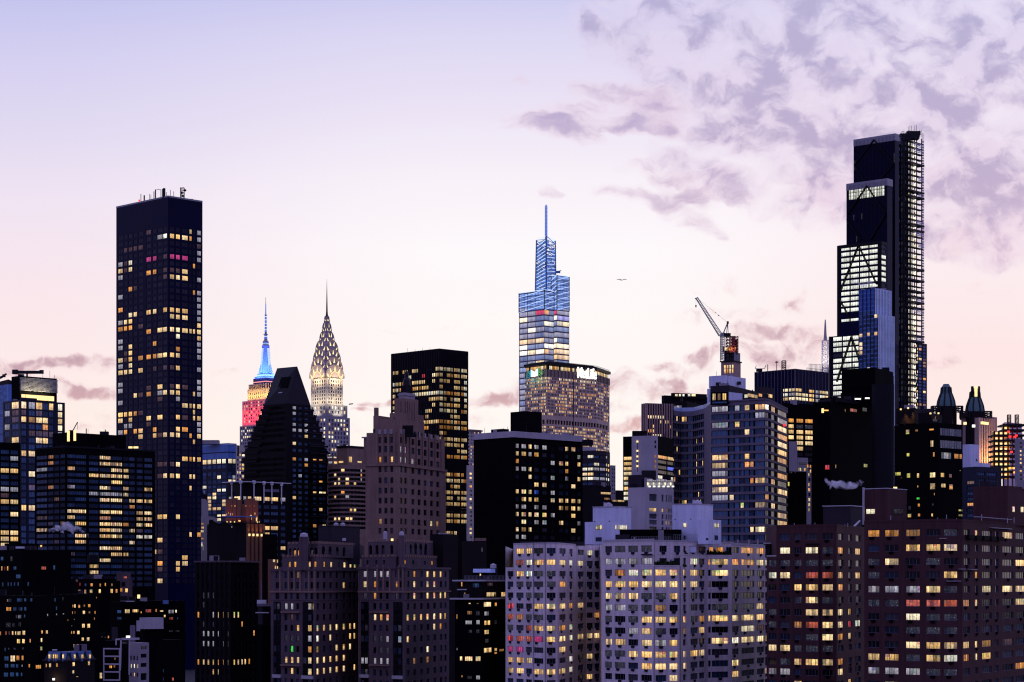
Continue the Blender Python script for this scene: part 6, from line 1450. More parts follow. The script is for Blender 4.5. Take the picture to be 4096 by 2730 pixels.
def site_tower():
 b = Building('building_site', 'half built steel frame full of amber work lights and red lamps at the right edge', 'building site')
 X = lambda x: cx('U', x); Y = lambda y: cy('U', y); d = 1350
 fr = b.part('steel_frame'); x0, x1 = X(985), X(1320)
 cols = [x0 + (x1 - x0) * k / 7 for k in range(8)]
 ys = [560 + 54 * i for i in range(11)]
 b.base = v3(XY(X(1150), d), 0)
 for dd in (d, d + 14):
  for i, x in enumerate(cols):
   yt = 640 if i < 2 else (560 if i < 6 else 700); fr.bar(v3(XY(x, dd), 0), v3(XY(x, dd), ZP(Y(yt), d)), .9, 'red_metal' if 3 <= i <= 5 else 'dark_metal')
 fl = None
 for i, y in enumerate(ys):
  f = b.part('floor_slab'); xa = x0 if y > 640 else cols[2]; xb = x1
  p = XY(xa, d - 1.5); q = XY(xb, d - 1.5); f.box(v3(p, ZP(Y(y + 26), d)), v3(q - p, 0), Vector((0, 17, 0)), UP * 1.1, 'dark_metal')
 for i, y in enumerate(ys[1:], 1):
  for k, x in enumerate(cols[:-1]):
   xm = (x + cols[k + 1]) / 2
   if y < 650 and k < 2: continue
   if k <= 2 and RND.random() < .85 or k >= 5 and RND.random() < .35:
    g = b.part('bay_glow_panel'); p = XY(xm, d + 9); g.face([v3(p, ZP(Y(y), d)) + Vector((dx, 0, dz)) for dx, dz in ((-2.6, -2.2), (2.6, -2.2), (2.6, 1.8), (-2.6, 1.8))], 'pane', [(0, 0), (.99, 0), (.99, .99), (0, .99)], tuple(c * RND.uniform(.2, .75) for c in (1.0, .5, .12)), (.2, .12, .05))  # glowing panel paints the work light inside each bay
    l = b.part('work_lamp'); l.cbox(v3(XY(xm, d), ZP(Y(y - 4), d)), 1.2, .8, 1.1, 'lamp_warm')
 for x, y in ((1150, 700), (1200, 705), (1165, 860), (1240, 865), (1150, 1030), (1190, 1030), (1230, 810), (1215, 690), (1135, 650), (1200, 1075)):
  l = b.part('red_lamp'); l.cbox(v3(XY(X(x), d - 2), ZP(Y(y), d)), 1.5, .8, 1.2, 'lamp_red' if y < 900 else 'lamp_orange')
 for x in (1140, 1220):
  m = b.part('hoist_mast'); mast(m, v3(XY(X(x), d + 4), ZP(Y(600), d)), ZP(Y(465), d) - ZP(Y(600), d), 2.0, 'dark_metal', 10)
 b.lamp('POINT', v3(XY(X(1090), d + 6), ZP(Y(820), d)), v3(XY(X(1090), d), 0), 6000, (1, .42, .10), 4, name='work_light')
 b.finish()
 b, t = far_pink('pale_scaffolded_block', 'pale scaffolded block fading into the bright sky behind the building site', X(1085), X(1120), X(1275), Y(548), 1700, 'netting', 16, 8, 0, nl=2, nr=5, dark='grey', cat='building'); b.finish()
 b, t = far_pink('grey_edge_block', 'grey block at the right edge below the pale scaffolding', X(1200), X(1235), X(1500), Y(722), 1250, 'concrete', 16, 24, .35, nl=0, nr=6, cat='building'); b.hit('U', 'w', [(1270, 910), (1270, 945), (1280, 1045), (1275, 870)], 14); b.finish()
site_tower()
def blue_blocks():
 b = Building('white_stair_block', 'windowless pale blue stair block standing right of the black spotlit house', 'building')
 X = lambda x: cx('U', x); Y = lambda y: cy('U', y); d = 800
 t = b.tier(X(652), X(738), X(828), Y(778), d, 45, 'white_render'); t.spot('R', X(800), Y(945), 5, 9, 'x')
 u = b.tier(X(800), X(860), X(940), Y(975), d + 6, 45, 'white_render'); return b.finish()
blue_blocks()
b = Building('blue_glazed_block', 'dim blue glazed block under the pale blue stair block', 'building')
X_, Y_ = (lambda x: cx('U', x)), (lambda y: cy('U', y)); t = b.tier(X_(652), X_(800), X_(1060), Y_(1012), 690, 54, 'navy_glass')
t.fac('L', [(X_(735), 30)], (Y_(1175), 22, 10, 14), lit=.1, pal='dim', dark='blue', dep=.3, pn=3, fr=.1); t.fac('R', [(X_(850), 30), (X_(960), 40)], (Y_(1085), 26, 8, 14), lit=.05, pal='dim', dark='blue', dep=.3, pn=4, fr=.1); t.hit = None
b.hit('U', 'o', [(745, 1425)], 24); b.finish()
# ================================================================ the near row
def poly_wall(b, p0, p1, crop, z0, ytop, cols, rows, d, wm, **k):
 ux = (p1 - p0).normalized()
 cl = [(line_u(p0, ux, cx(crop, x - w / 2)), line_u(p0, ux, cx(crop, x + w / 2))) for x, w in cols]
 rw = [(ZP(cy(crop, y + h / 2), d), ZP(cy(crop, y - h / 2), d)) for y, h in rows]
 facade(b, p0, p1, z0, ZP(cy(crop, ytop), d), cl, rw, wm, **k)
 return ZP(cy(crop, ytop), d)
def air_units(b, prob=.8, mat='charcoal', wmin=.9):
 for w in b.wins:
  if w.w > wmin and RND.random() < prob and w.depth > 0:
   m = b.part('air_conditioner'); s = min(.95, w.w * .4); h = .48; k = w.w / 2 - s / 2 if RND.random() < .7 else w.w * .2
   m.box(w.o + w.ux * k - UP * (h + .10) + w.n * .28, w.ux * s, -w.n * .30, UP * h, mat)
   if w.h * w.w > 2: m.box(w.o + w.ux * (k - .25) - UP * .1 + w.n * .14, w.ux * (s + .5), -w.n * .15, UP * .1, mat)
def top_poly(b, pts, z, mat): b.wall.face([v3(p, z) for p in pts], mat)
def parapet(b, pts, z, h, th, mat, name='parapet'):
 m = b.part(name)
 for p, q in zip(pts, pts[1:]):
  ux = (q - p).normalized(); n = Vector((ux.y, -ux.x)); m.box(v3(p + n * .06, z - .05), v3(q - p, 0), v3(-n * th, 0), UP * h, mat)
def railing(b, p, q, z, h=1.1, n=10, mat='steel', name='railing'):
 m = b.part(name); m.bar(v3(p, z + h), v3(q, z + h), .07, mat); m.bar(v3(p, z + h * .5), v3(q, z + h * .5), .04, mat)
 for k in range(n + 1): m.bar(v3(p.lerp(q, k / n), z), v3(p.lerp(q, k / n), z + h), .06, mat)
PN = lambda w: 1 if w < 1.1 else 2 if w < 2.0 else 3 if w < 3.4 else 4
def white_house():
 b = Building('white_brick_apartment_house', 'large pale lavender white brick apartment house with a window grid and two white stair penthouses', 'apartment house')
 J = lambda x, d: XY(cx('J', x), d); I = lambda x, d: XY(cx('I', x), d)
 b.base = v3(J(700, 565), 0)
 rj = [(370, 58)] + [(y, 57) for y in (482, 585, 690, 797, 903, 1008, 1113, 1217, 1322, 1428, 1533, 1640)]
 ri = [(390, 50)] + [(y, 50) for y in (493, 595, 690, 790, 888, 987, 1085, 1183, 1281, 1378, 1475, 1573)]
 kw = dict(lit=.10, pal='home', dark='home', dep=.28, fr=.07, fm='frame_white', pn=PN); wm = 'white_brick'
 M0, M1, M2, M3, M4, M5 = J(250, 554), J(708, 540), J(942, 542), J(1188, 560), J(1404, 563), J(1738, 588)
 zt = poly_wall(b, M0, M1, 'J', 0, 284, [(300, 62), (403, 96), (520, 88), (640, 96)], rj, 540, wm, **kw)
 zB = poly_wall(b, M1, M2, 'J', 0, 526, [(770, 96), (885, 74)], rj[2:], 540, wm, **kw)
 zC = poly_wall(b, M2, M3, 'J', 0, 424, [(982, 28), (1070, 68), (1138, 50)], rj[1:], 540, wm, **kw)
 poly_wall(b, M3, M4, 'J', 0, 424, [(1206, 24), (1300, 148)], rj[1:], 540, wm, **kw)
 zE = poly_wall(b, M4, M5, 'J', 0, 312, [(1440, 60), (1550, 115), (1662, 66), (1714, 20)], rj, 540, wm, **kw)
 # set-back upper storeys
 S1, S2, S3, S4 = J(712, 543), J(945, 547), J(1190, 566), J(1420, 569)
 poly_wall(b, S1, S2, 'J', zB - 3, 290, [(790, 66), (918, 60)], rj[:2], 540, wm, **kw); poly_wall(b, S2, S3, 'J', zB - 3, 292, [(982, 22), (1055, 62), (1140, 62)], rj[:1], 540, wm, **kw); poly_wall(b, S3, S4, 'J', zC - 3, 296, [(1222, 36), (1295, 68), (1380, 50)], rj[:1], 540, wm, **kw)
 b.wall.face([v3(S4, zC - 3), v3(M4, zC - 3), v3(M4, zE), v3(S4, zE)], wm)
 W0, W1, W2, W3, W4, W5 = I(1170, 604), I(1240, 600), I(1525, 588), I(1642, 590), I(1892, 628), I(2016, 632)
 poly_wall(b, W0, W1, 'I', 0, 536, [(1213, 52)], ri[2:], 590, wm, **kw)
 zw = poly_wall(b, W1, W2, 'I', 0, 318, [(1298, 66), (1378, 54), (1465, 86)], ri, 590, wm, **kw)
 poly_wall(b, W2, W3, 'I', 0, 318, [(1580, 80)], ri, 590, wm, **kw); poly_wall(b, W3, W4, 'I', 0, 318, [(1682, 58), (1757, 30), (1845, 54)], ri, 590, wm, **kw); poly_wall(b, W4, W5, 'I', 0, 318, [(1926, 54), (1990, 44)], ri, 590, wm, **kw)
 b.wall.face([v3(W5, 0), v3(M0, 0), v3(M0, zt), v3(W5, zt)], wm)
 b.wall.face([v3(W1, ZP(cy('I', 536), 590)), v3(W1 + Vector((3, 14)), ZP(cy('I', 536), 590)), v3(W1 + Vector((3, 14)), zw), v3(W1, zw)], wm)
 top_poly(b, [W0, W1, W1 + Vector((3, 14)), W0 + Vector((0, 14))], ZP(cy('I', 536), 590), 'charcoal')
 B1, B2 = M5 + Vector((0, 18)), W0 + Vector((2, 50))
 zr = zt - .05
 top_poly(b, [W1, W2, W3, W4, W5, M0, M1, S1, S2, S3, S4, M4, M5, B1, B2], zE - .35, 'charcoal')
 top_poly(b, [M1, M2, S2, S1], zB - .02, 'charcoal'); top_poly(b, [M2, M3, M4, S4, S3, S2], zC - .02, 'charcoal')
 for p, q in ((M5, B1), (B1, B2), (B2, W0)): b.wall.face([v3(p, 0), v3(q, 0), v3(q, zE), v3(p, zE)], wm)
 parapet(b, [M0, M1], zt - .5, .62, .3, 'pale_concrete'); parapet(b, [M1, M2], zB, .25, .3, wm); parapet(b, [M2, M3, M4], zC, .25, .3, wm); parapet(b, [W1, W2, W3, W4], zw - .3, .42, .3, 'pale_concrete'); parapet(b, [S1, S2, S3, S4], ZP(cy('J', 292), 540) - .3, .4, .3, 'pale_concrete'); parapet(b, [M4, M5], zE - .3, .42, .3, 'pale_concrete')
 H = b.hit
 H('I', 'w', [(1298, 390), (1378, 388), (1465, 493), (1580, 493), (1682, 493), (1465, 888), (1580, 888), (1682, 888), (1845, 888), (1580, 1090), (1682, 1090), (1465, 1085), (1580, 1190), (1682, 1190), (1845, 1185), (1926, 1180), (1990, 1180), (1298, 1378), (1213, 1378), (1926, 1378), (1990, 1378), (1213, 1472), (1298, 1475), (1465, 1485), (1580, 1490), (1682, 1488), (1990, 1560)], 16)
 H('I', 'W', [(1757, 483), (1845, 495), (1757, 1078), (1757, 1175), (1757, 1475), (1378, 493)], 16); H('I', 'r', [(1213, 1178), (1213, 888)], 14); H('I', 'R', [(1298, 493), (1298, 1180), (1213, 985), (1378, 1085), (1378, 1183)], 14); H('I', 'p', [(1213, 1275), (1298, 1275), (1465, 1183)], 14); H('I', 'o', [(1757, 882), (1682, 690), (1298, 987), (1682, 1085)], 14); H('I', 'm', [(1465, 595), (1580, 595), (1378, 690), (1465, 790), (1378, 790), (1298, 690), (1213, 1085), (1378, 987), (1580, 690), (1465, 987)], 16)
 H('J', 'w', [(640, 585), (770, 585), (885, 585), (982, 575), (300, 690), (403, 693), (520, 690), (640, 690), (770, 690), (885, 690), (982, 683), (1070, 690), (300, 797), (403, 797), (520, 797), (640, 1013), (770, 1013), (885, 1015), (982, 1003), (1300, 1010), (1550, 1008), (1138, 1115), (300, 1213), (403, 1217), (640, 1222), (885, 1228), (1550, 1213), (1662, 1208), (1714, 1208), (520, 1325), (640, 1330), (770, 1335), (885, 1335), (982, 1322), (640, 1440), (770, 1448), (885, 1448), (982, 1432), (1206, 1008), (1070, 585), (1300, 482), (1440, 1525)], 18)
 H('J', 'o', [(1662, 380), (1714, 390), (1440, 490), (1206, 490), (1222, 370), (1295, 378), (1550, 490), (1550, 370)], 16); H('J', 'W', [(1662, 495), (1714, 500), (1055, 482), (640, 585), (1440, 1222), (520, 590)], 16); H('J', 'c', [(770, 1228), (300, 482), (403, 482), (520, 482), (640, 482), (300, 903), (403, 903), (520, 1113)], 16); H('J', 'm', [(640, 797), (640, 903), (520, 370), (640, 370), (403, 370), (1070, 1008), (403, 1322), (300, 1322), (300, 1428), (403, 1430), (300, 1008), (520, 1010), (520, 903), (770, 797), (770, 1113), (1300, 903), (1550, 903), (1550, 1428), (1440, 903)], 16)
 air_units(b, .85)
 # penthouses
 P = lambda x: cx('J', x)
 ph = b.tier(P(160), P(400), P(504), 2026, 562, 30, 'white_render', z0=zt - 1); px = b.tier(P(88), P(158), P(172), 2089, 561, 25, 'white_render', z0=zt - 1)
 ph.spot('L', P(213), cy('J', 180), 26, 18, 'W', pn=3, fr=.09); ph.spot('R', P(425), cy('J', 180), 36, 18, 'W', pn=5, fr=.08); ph.spot('L', P(213), cy('J', 287), 24, 16, 'x', pn=2, fr=.1, tint=(.03, .05, .1)); ph.spot('L', P(366), cy('J', 180), 8, 18, 'W', pn=1, fr=.09)
 q = b.tier(P(873), P(1092), P(1236), 2015, 566, 30, 'white_render', z0=zt - 1); q2 = b.tier(P(1100), P(1192), P(1310), 2079, 556, 34, 'white_render', z0=zt - 1)
 q.spot('L', P(985), cy('J', 160), 13, 18, 'W', pn=1, fr=.1); q2.spot('R', P(1268), cy('J', 163), 19, 18, 'W', pn=3, fr=.1); q.spot('L', P(985), cy('J', 270), 11, 15, 'x', tint=(.03, .05, .1)); q2.spot('L', P(1185), cy('J', 285), 9, 8, 'x'); q2.spot('R', P(1265), cy('J', 272), 14, 18, 'x', tint=(.05, .07, .12))
 for t, s, x, y in ((ph, 'L', 178, 128), (ph, 'L', 308, 125), (q, 'L', 898, 110), (q, 'L', 1038, 107)): t.spot(s, P(x), cy('J', y), 4, 4.5, 'x')
 for t, x in ((ph, 300), (q, 1098)):
  m = b.part('roof_cap'); c = XY(P(x), t.d + 5); m.lathe(c, [(1.2, t.z1), (1.0, t.z1 + .7), (.2, t.z1 + 1.2)], 8, 'pale_concrete'); m.lathe(c + Vector((-.9, 1)), [(.35, t.z1), (.35, t.z1 + 1.2)], 8, 'pale_concrete')
 for t in (ph, q): t.ledge(proj(v3(t.C, t.z1))[1] + 1, .22, .12, 'pale_concrete', name='coping')
 railing(b, J(505, 548), J(860, 549), zt - .3, 1.0, 16); railing(b, J(880, 552), J(1100, 553), zt - .3, 1.6, 12); railing(b, I(1265, 601), I(1860, 612), zw - .3, 1.0, 30, 'charcoal')
 lw = b.part('low_wall'); lw.box(v3(I(1300, 604), zw - .4), v3(I(1880, 615) - I(1300, 604), 0), (0, .3, 0), UP * 1.1, 'dark_slab')
 bk = b.part('bulkhead'); bk.cbox(v3(J(672, 565), zt + 1.2), 16, 8, 3.4, 'black'); bk.cbox(v3(J(770, 556), zt + 1.2), 1.4, 1, 2.8, 'concrete'); bk.cbox(v3(J(425, 556), zt + .8), 3.6, 2, 1.3, 'dark_slab'); bk.cbox(v3(J(835, 556), zt + .9), 1.8, 1.5, 1.6, 'charcoal')
 for x in (533, 1340, 1460, 1560, 1640):
  m = b.part('roof_pipe'); m.lathe(J(x, 560), [(.16, zE - .4), (.16, zE + (1.4 if x == 533 else .8)), (.26, zE + (1.4 if x == 533 else .8)), (.26, zE + (1.6 if x == 533 else 1.0))], 8, 'pale_trim')
 sl = b.part('roof_edge'); sl.box(v3(J(1310, 572), zE + .1), v3(J(1690, 600) - J(1310, 572), 0), (0, .5, 0), UP * .4, 'pale_trim')
 dr = b.part('drainpipe')
 for x, dd in ((708, 539.7), (942, 541.6)): dr.bar(v3(J(x, dd), 0), v3(J(x, dd), zB), .14, 'charcoal')
 for x, dd in ((1525, 587.7), (1418, 592)): dr.bar(v3(I(x, dd), 0), v3(I(x, dd), zw), .12, 'charcoal')
 aw = b.part('awning'); p = J(590, 543.3); aw.box(v3(p, ZP(cy('J', 428), 540)) + Vector((0, -.9, 0)), v3(J(690, 540.3) - p, 0), (0, 1.0, .25), UP * .12, 'charcoal')
 ws = b.part('white_canopy'); ws.cbox(v3(J(1052, 554), ZP(cy('J', 372), 540)), 1.75, .9, 1.5, 'white_render')
 for (x, dd, zz, w_) in ((850, 544, zB, 5.5), (760, 542, zB, 2.6), (900, 545, zB, 2.2), (1240, 565, zC, 3), (960, 550, zC, 1.8), (1350, 566, zC, 2.5)):
  g = b.part('terrace_plants'); 
  for k in range(150):
   c = v3(J(x, dd), zz) + Vector((RND.gauss(0, w_ * .3), RND.uniform(-.4, .5), abs(RND.gauss(0, .45)))); a = Vector((RND.uniform(-1, 1), RND.uniform(-1, 1), RND.uniform(-1, 1))).normalized() * .3; e = a.cross(Vector((RND.random(), 1, .3))).normalized() * .3
   g.face([c - a - e, c + a - e, c + a + e, c - a + e], 'leaf')
 return b.finish()
white_house()
def brick_house(name, label, part):
 b = Building(name, label, 'apartment house')
 K = lambda x, d: XY(cx('K', x), d); wm = 'red_brick'
 kw = dict(lit=.08, pal='home', dark='home', dep=.26, fr=.07, fm='frame_white', pn=PN); H = b.hit
 if part == 'left':
  b.base = v3(K(400, 545), 0)
  rows = [(y, 58) for y in (262, 385, 497, 608, 718, 832, 943, 1055, 1165, 1268, 1390, 1482, 1590)]
  P0, P1, P2, P3, L0 = K(75, 538), K(462, 530), K(615, 530), K(885, 562), K(-12, 541)
  poly_wall(b, L0, P0, 'K', 0, 428, [(38, 76)], rows[2:], 530, wm, **kw)
  zt = poly_wall(b, P0, P1, 'K', 0, 155, [(150, 92), (265, 68), (390, 114)], rows, 530, wm, **kw); poly_wall(b, P1, P2, 'K', 0, 155, [(536, 96)], rows, 530, wm, **kw); poly_wall(b, P2, P3, 'K', 0, 155, [(652, 48), (735, 30), (806, 48)], rows, 530, wm, **kw)
  Bk = [P3 + Vector((0, 12)), ray(L0, 22) + Vector((.5, 0))]; zl = ZP(cy('K', 428), 530)
  top_poly(b, [P0, P1, P2, P3, Bk[0], P0 + Vector((0, 22))], zt - .4, 'charcoal'); top_poly(b, [L0, P0, P0 + Vector((0, 22)), Bk[1]], zl - .3, 'charcoal')
  b.wall.face([v3(P0, zl - .3), v3(P0 + Vector((0, 22)), zl - .3), v3(P0 + Vector((0, 22)), zt), v3(P0, zt)], wm)
  for p, q in ((P3, Bk[0]), (Bk[0], Bk[1]), (Bk[1], L0)): b.wall.face([v3(p, 0), v3(q, 0), v3(q, zl if q == L0 else zt), v3(p, zl if q == L0 else zt)], wm)
  parapet(b, [P0, P1, P2, P3], zt - .4, .55, .3, wm); parapet(b, [L0, P0], zl - .2, .3, .3, 'pale_trim')
  H('K', 'W', [(150, 387), (390, 382), (38, 608)], 18)
  H('K', 'w', [(160, 605), (395, 718), (540, 720), (400, 835), (405, 945), (555, 1055), (60, 1262), (555, 1175), (185, 1268), (295, 1388), (420, 1395), (565, 1400), (652, 1058), (652, 950), (806, 390), (735, 940), (742, 1160), (760, 1505), (652, 608), (806, 612), (535, 950)], 20)
  H('K', 'o', [(300, 1050), (660, 1172), (652, 720), (680, 1400), (652, 388)], 18); H('K', 'R', [(395, 608), (540, 608), (410, 1058)], 18); H('K', 'r', [(735, 1050)], 14); H('K', 'c', [(65, 1482), (185, 1485)], 18); H('K', 'm', [(40, 497), (150, 497), (265, 497), (395, 497), (535, 497), (170, 1395), (290, 1280), (425, 1280), (560, 1285), (400, 1165), (285, 835), (535, 835), (540, 388), (40, 940), (60, 1045), (735, 608), (810, 1190)], 18)
  for y in range(1165, 1600, 200): pass
  dr = b.part('drainpipe'); dr.bar(v3(P1 + Vector((0, -.2)), 0), v3(P1 + Vector((0, -.2)), zt - 6), .16, 'charcoal')
  for x in (235, 420, 688, 715): m = b.part('vent_pipe'); m.bar(v3(K(x, 540), zt - .4), v3(K(x, 540), zt + RND.uniform(.3, .9)), .12, 'pale_trim')
  du = b.part('roof_duct'); du.bar(v3(K(750, 565), zt - .2), v3(K(822, 575), zt + 2.2), .35, 'pale_trim')
  lo = b.tier(cx('K', -25), cx('K', 20), cx('K', 74), cy('K', 330), 548, 30, 'charcoal', z0=zl - .4); lo.spot('R', cx('K', 60), cy('K', 385), 11, 22, 'W', pn=1, fr=.08); lo.ledge(cy('K', 322), .25, .4, 'pale_trim', name='slab')
  pa = b.part('awning'); pa.box(v3(K(330, 533), ZP(cy('K', 330), 530)) + Vector((0, -.9, 0)), v3(K(455, 530.3) - K(330, 533), 0), (0, .9, .15), UP * .12, 'charcoal')
 else:
  b.base = v3(K(1600, 490), 0)
  rows = [(y, 62) for y in (225, 360, 485, 605, 735, 860, 985, 1105, 1240, 1355, 1480, 1605)]
  P0, P1, P2, P3 = K(862, 474), K(1570, 462), K(1742, 464), K(2330, 504)
  cols2 = [(1780, 58), (1868, 30), (1962, 84), (2048, 34), (2150, 96), (2262, 84)]
  zt = poly_wall(b, P0, P1, 'K', 0, 105, [(945, 104), (1106, 124), (1296, 128), (1478, 128)], rows, 462, wm, **kw); poly_wall(b, P1, P2, 'K', 0, 108, [(1640, 124)], rows, 462, wm, **kw); poly_wall(b, P2, P3, 'K', 0, 112, cols2, rows, 462, wm, **kw)
  Bk = [P3 + Vector((0, 10)), ray(P0, 26) + Vector((.5, 0))]; top_poly(b, [P0, P1, P2, P3] + Bk, zt - .4, 'charcoal')
  for p, q in ((P3, Bk[0]), (Bk[0], Bk[1]), (Bk[1], P0)): b.wall.face([v3(p, 0), v3(q, 0), v3(q, zt), v3(p, zt)], wm)
  parapet(b, [P0, P1, P2, P3], zt - .4, .5, .3, wm)
  H('K', 'w', [(1296, 360), (1482, 360), (1640, 360), (1905, 245), (2175, 255), (2255, 505), (2150, 752), (2262, 735), (1310, 1235), (1480, 1240), (1650, 1245), (985, 1345), (1145, 1352), (1490, 1370), (2040, 1375), (1785, 1245), (1868, 1240), (1868, 860), (1106, 485), (1868, 1375)], 22)
  H('K', 'o', [(945, 225), (1106, 225), (1870, 615), (1780, 878), (1790, 1390), (2262, 1380)], 22); H('K', 'R', [(1296, 860), (1465, 862), (1635, 865)], 22); H('K', 'W', [(1296, 985), (1660, 1375)], 22)
  H('K', 'c', [(960, 730), (1106, 733), (1296, 735), (1415, 735), (990, 1480), (1150, 1480), (1320, 1490)], 22); H('K', 'm', [(1478, 985), (1640, 985), (1310, 1105), (1475, 1110), (1640, 1115), (1310, 1360), (1640, 735), (1660, 1490), (1490, 1490), (945, 485), (1478, 485), (960, 605), (945, 860), (1106, 862), (1640, 225)], 22)
  for x0, x1, y in ((1595, 1712, 664), (1535, 1580, 286), (1700, 1752, 557), (1790, 1845, 561), (1980, 2160, 186), (1842, 2158, 88)):
   m = b.part('awning'); p, q = (P1, P2) if x1 < 1760 else (P2, P3); u = (q - p).normalized(); n = Vector((u.y, -u.x)); a = p + u * line_u(p, u, cx('K', x0)); e = p + u * line_u(p, u, cx('K', x1)); m.box(v3(a + n * .8, ZP(cy('K', y), 466 if x1 < 1760 else a.y)), v3(e - a, 0), v3(-n * .8, 0), UP * .13, 'pale_trim')
  # terrace clutter in front of the upper right windows
  for k in range(5):
   g = b.part('terrace_planter'); u = (P3 - P2).normalized(); n = Vector((u.y, -u.x)); a = P2 + u * (2 + 5 * k); g.box(v3(a + n * .9, ZP(cy('K', 285), 466)), v3(u * 3.6, 0), v3(-n * .9, 0), UP * .9, 'dark_brick')
  for x in (1100, 1520, 1600, 1690, 1915, 2145, 2205): m = b.part('vent_pipe'); m.bar(v3(K(x, 480), zt - .4), v3(K(x, 480), zt + RND.uniform(.6, 1.6)), .12, 'pale_trim')
  F = lambda x: cx('F', x)
  ph = b.tier(F(865), F(1070), F(1243), cy('F', 1352), 488, 36, 'red_brick', z0=zt - .5); ph.spot('L', cx('K', 920), cy('K', 38), 36, 22, 'W', pn=2, fr=.1); ph.spot('R', cx('K', 1165), cy('K', 38), 38, 22, 'm', pn=3, fr=.1); ph.ledge(cy('F', 1353), .2, .1, 'pale_trim', name='coping'); sl = b.tier(F(846), F(858), F(866), cy('F', 1345), 490, 36, 'pale_concrete', z0=zt - .5)
  pr = b.tier(F(1838), F(2150), F(2420), cy('F', 1330), 492, 36, 'red_brick', z0=zt - .5); pr.spot('R', cx('K', 2198), cy('K', 18), 10, 24, 'W', pn=1, fr=.1); pr.spot('R', cx('K', 2274), cy('K', 20), 12, 24, 'W', pn=1, fr=.1)
  m = b.part('roof_lamp'); m.cbox(v3(XY(F(1140), 492), ph.z1 + .25), .8, .4, .4, 'lamp_warm')
  lb = Building('dark_stair_house', 'dark blank rooftop block with a pale coping between the two brick houses', 'building'); low = lb.tier(F(495), F(740), F(840), cy('F', 1508), 575, 30, 'dark_slab'); low.ledge(cy('F', 1509), .25, .2, 'pale_trim', name='coping'); lb.finish()
 air_units(b, .5, 'black')
 return b.finish()
brick_house('red_brick_apartment_house', 'purple red brick apartment house between the white house and the taller brick house', 'left')
brick_house('tall_brick_apartment_house', 'largest purple red brick apartment house at the right edge with brick penthouses', 'right')
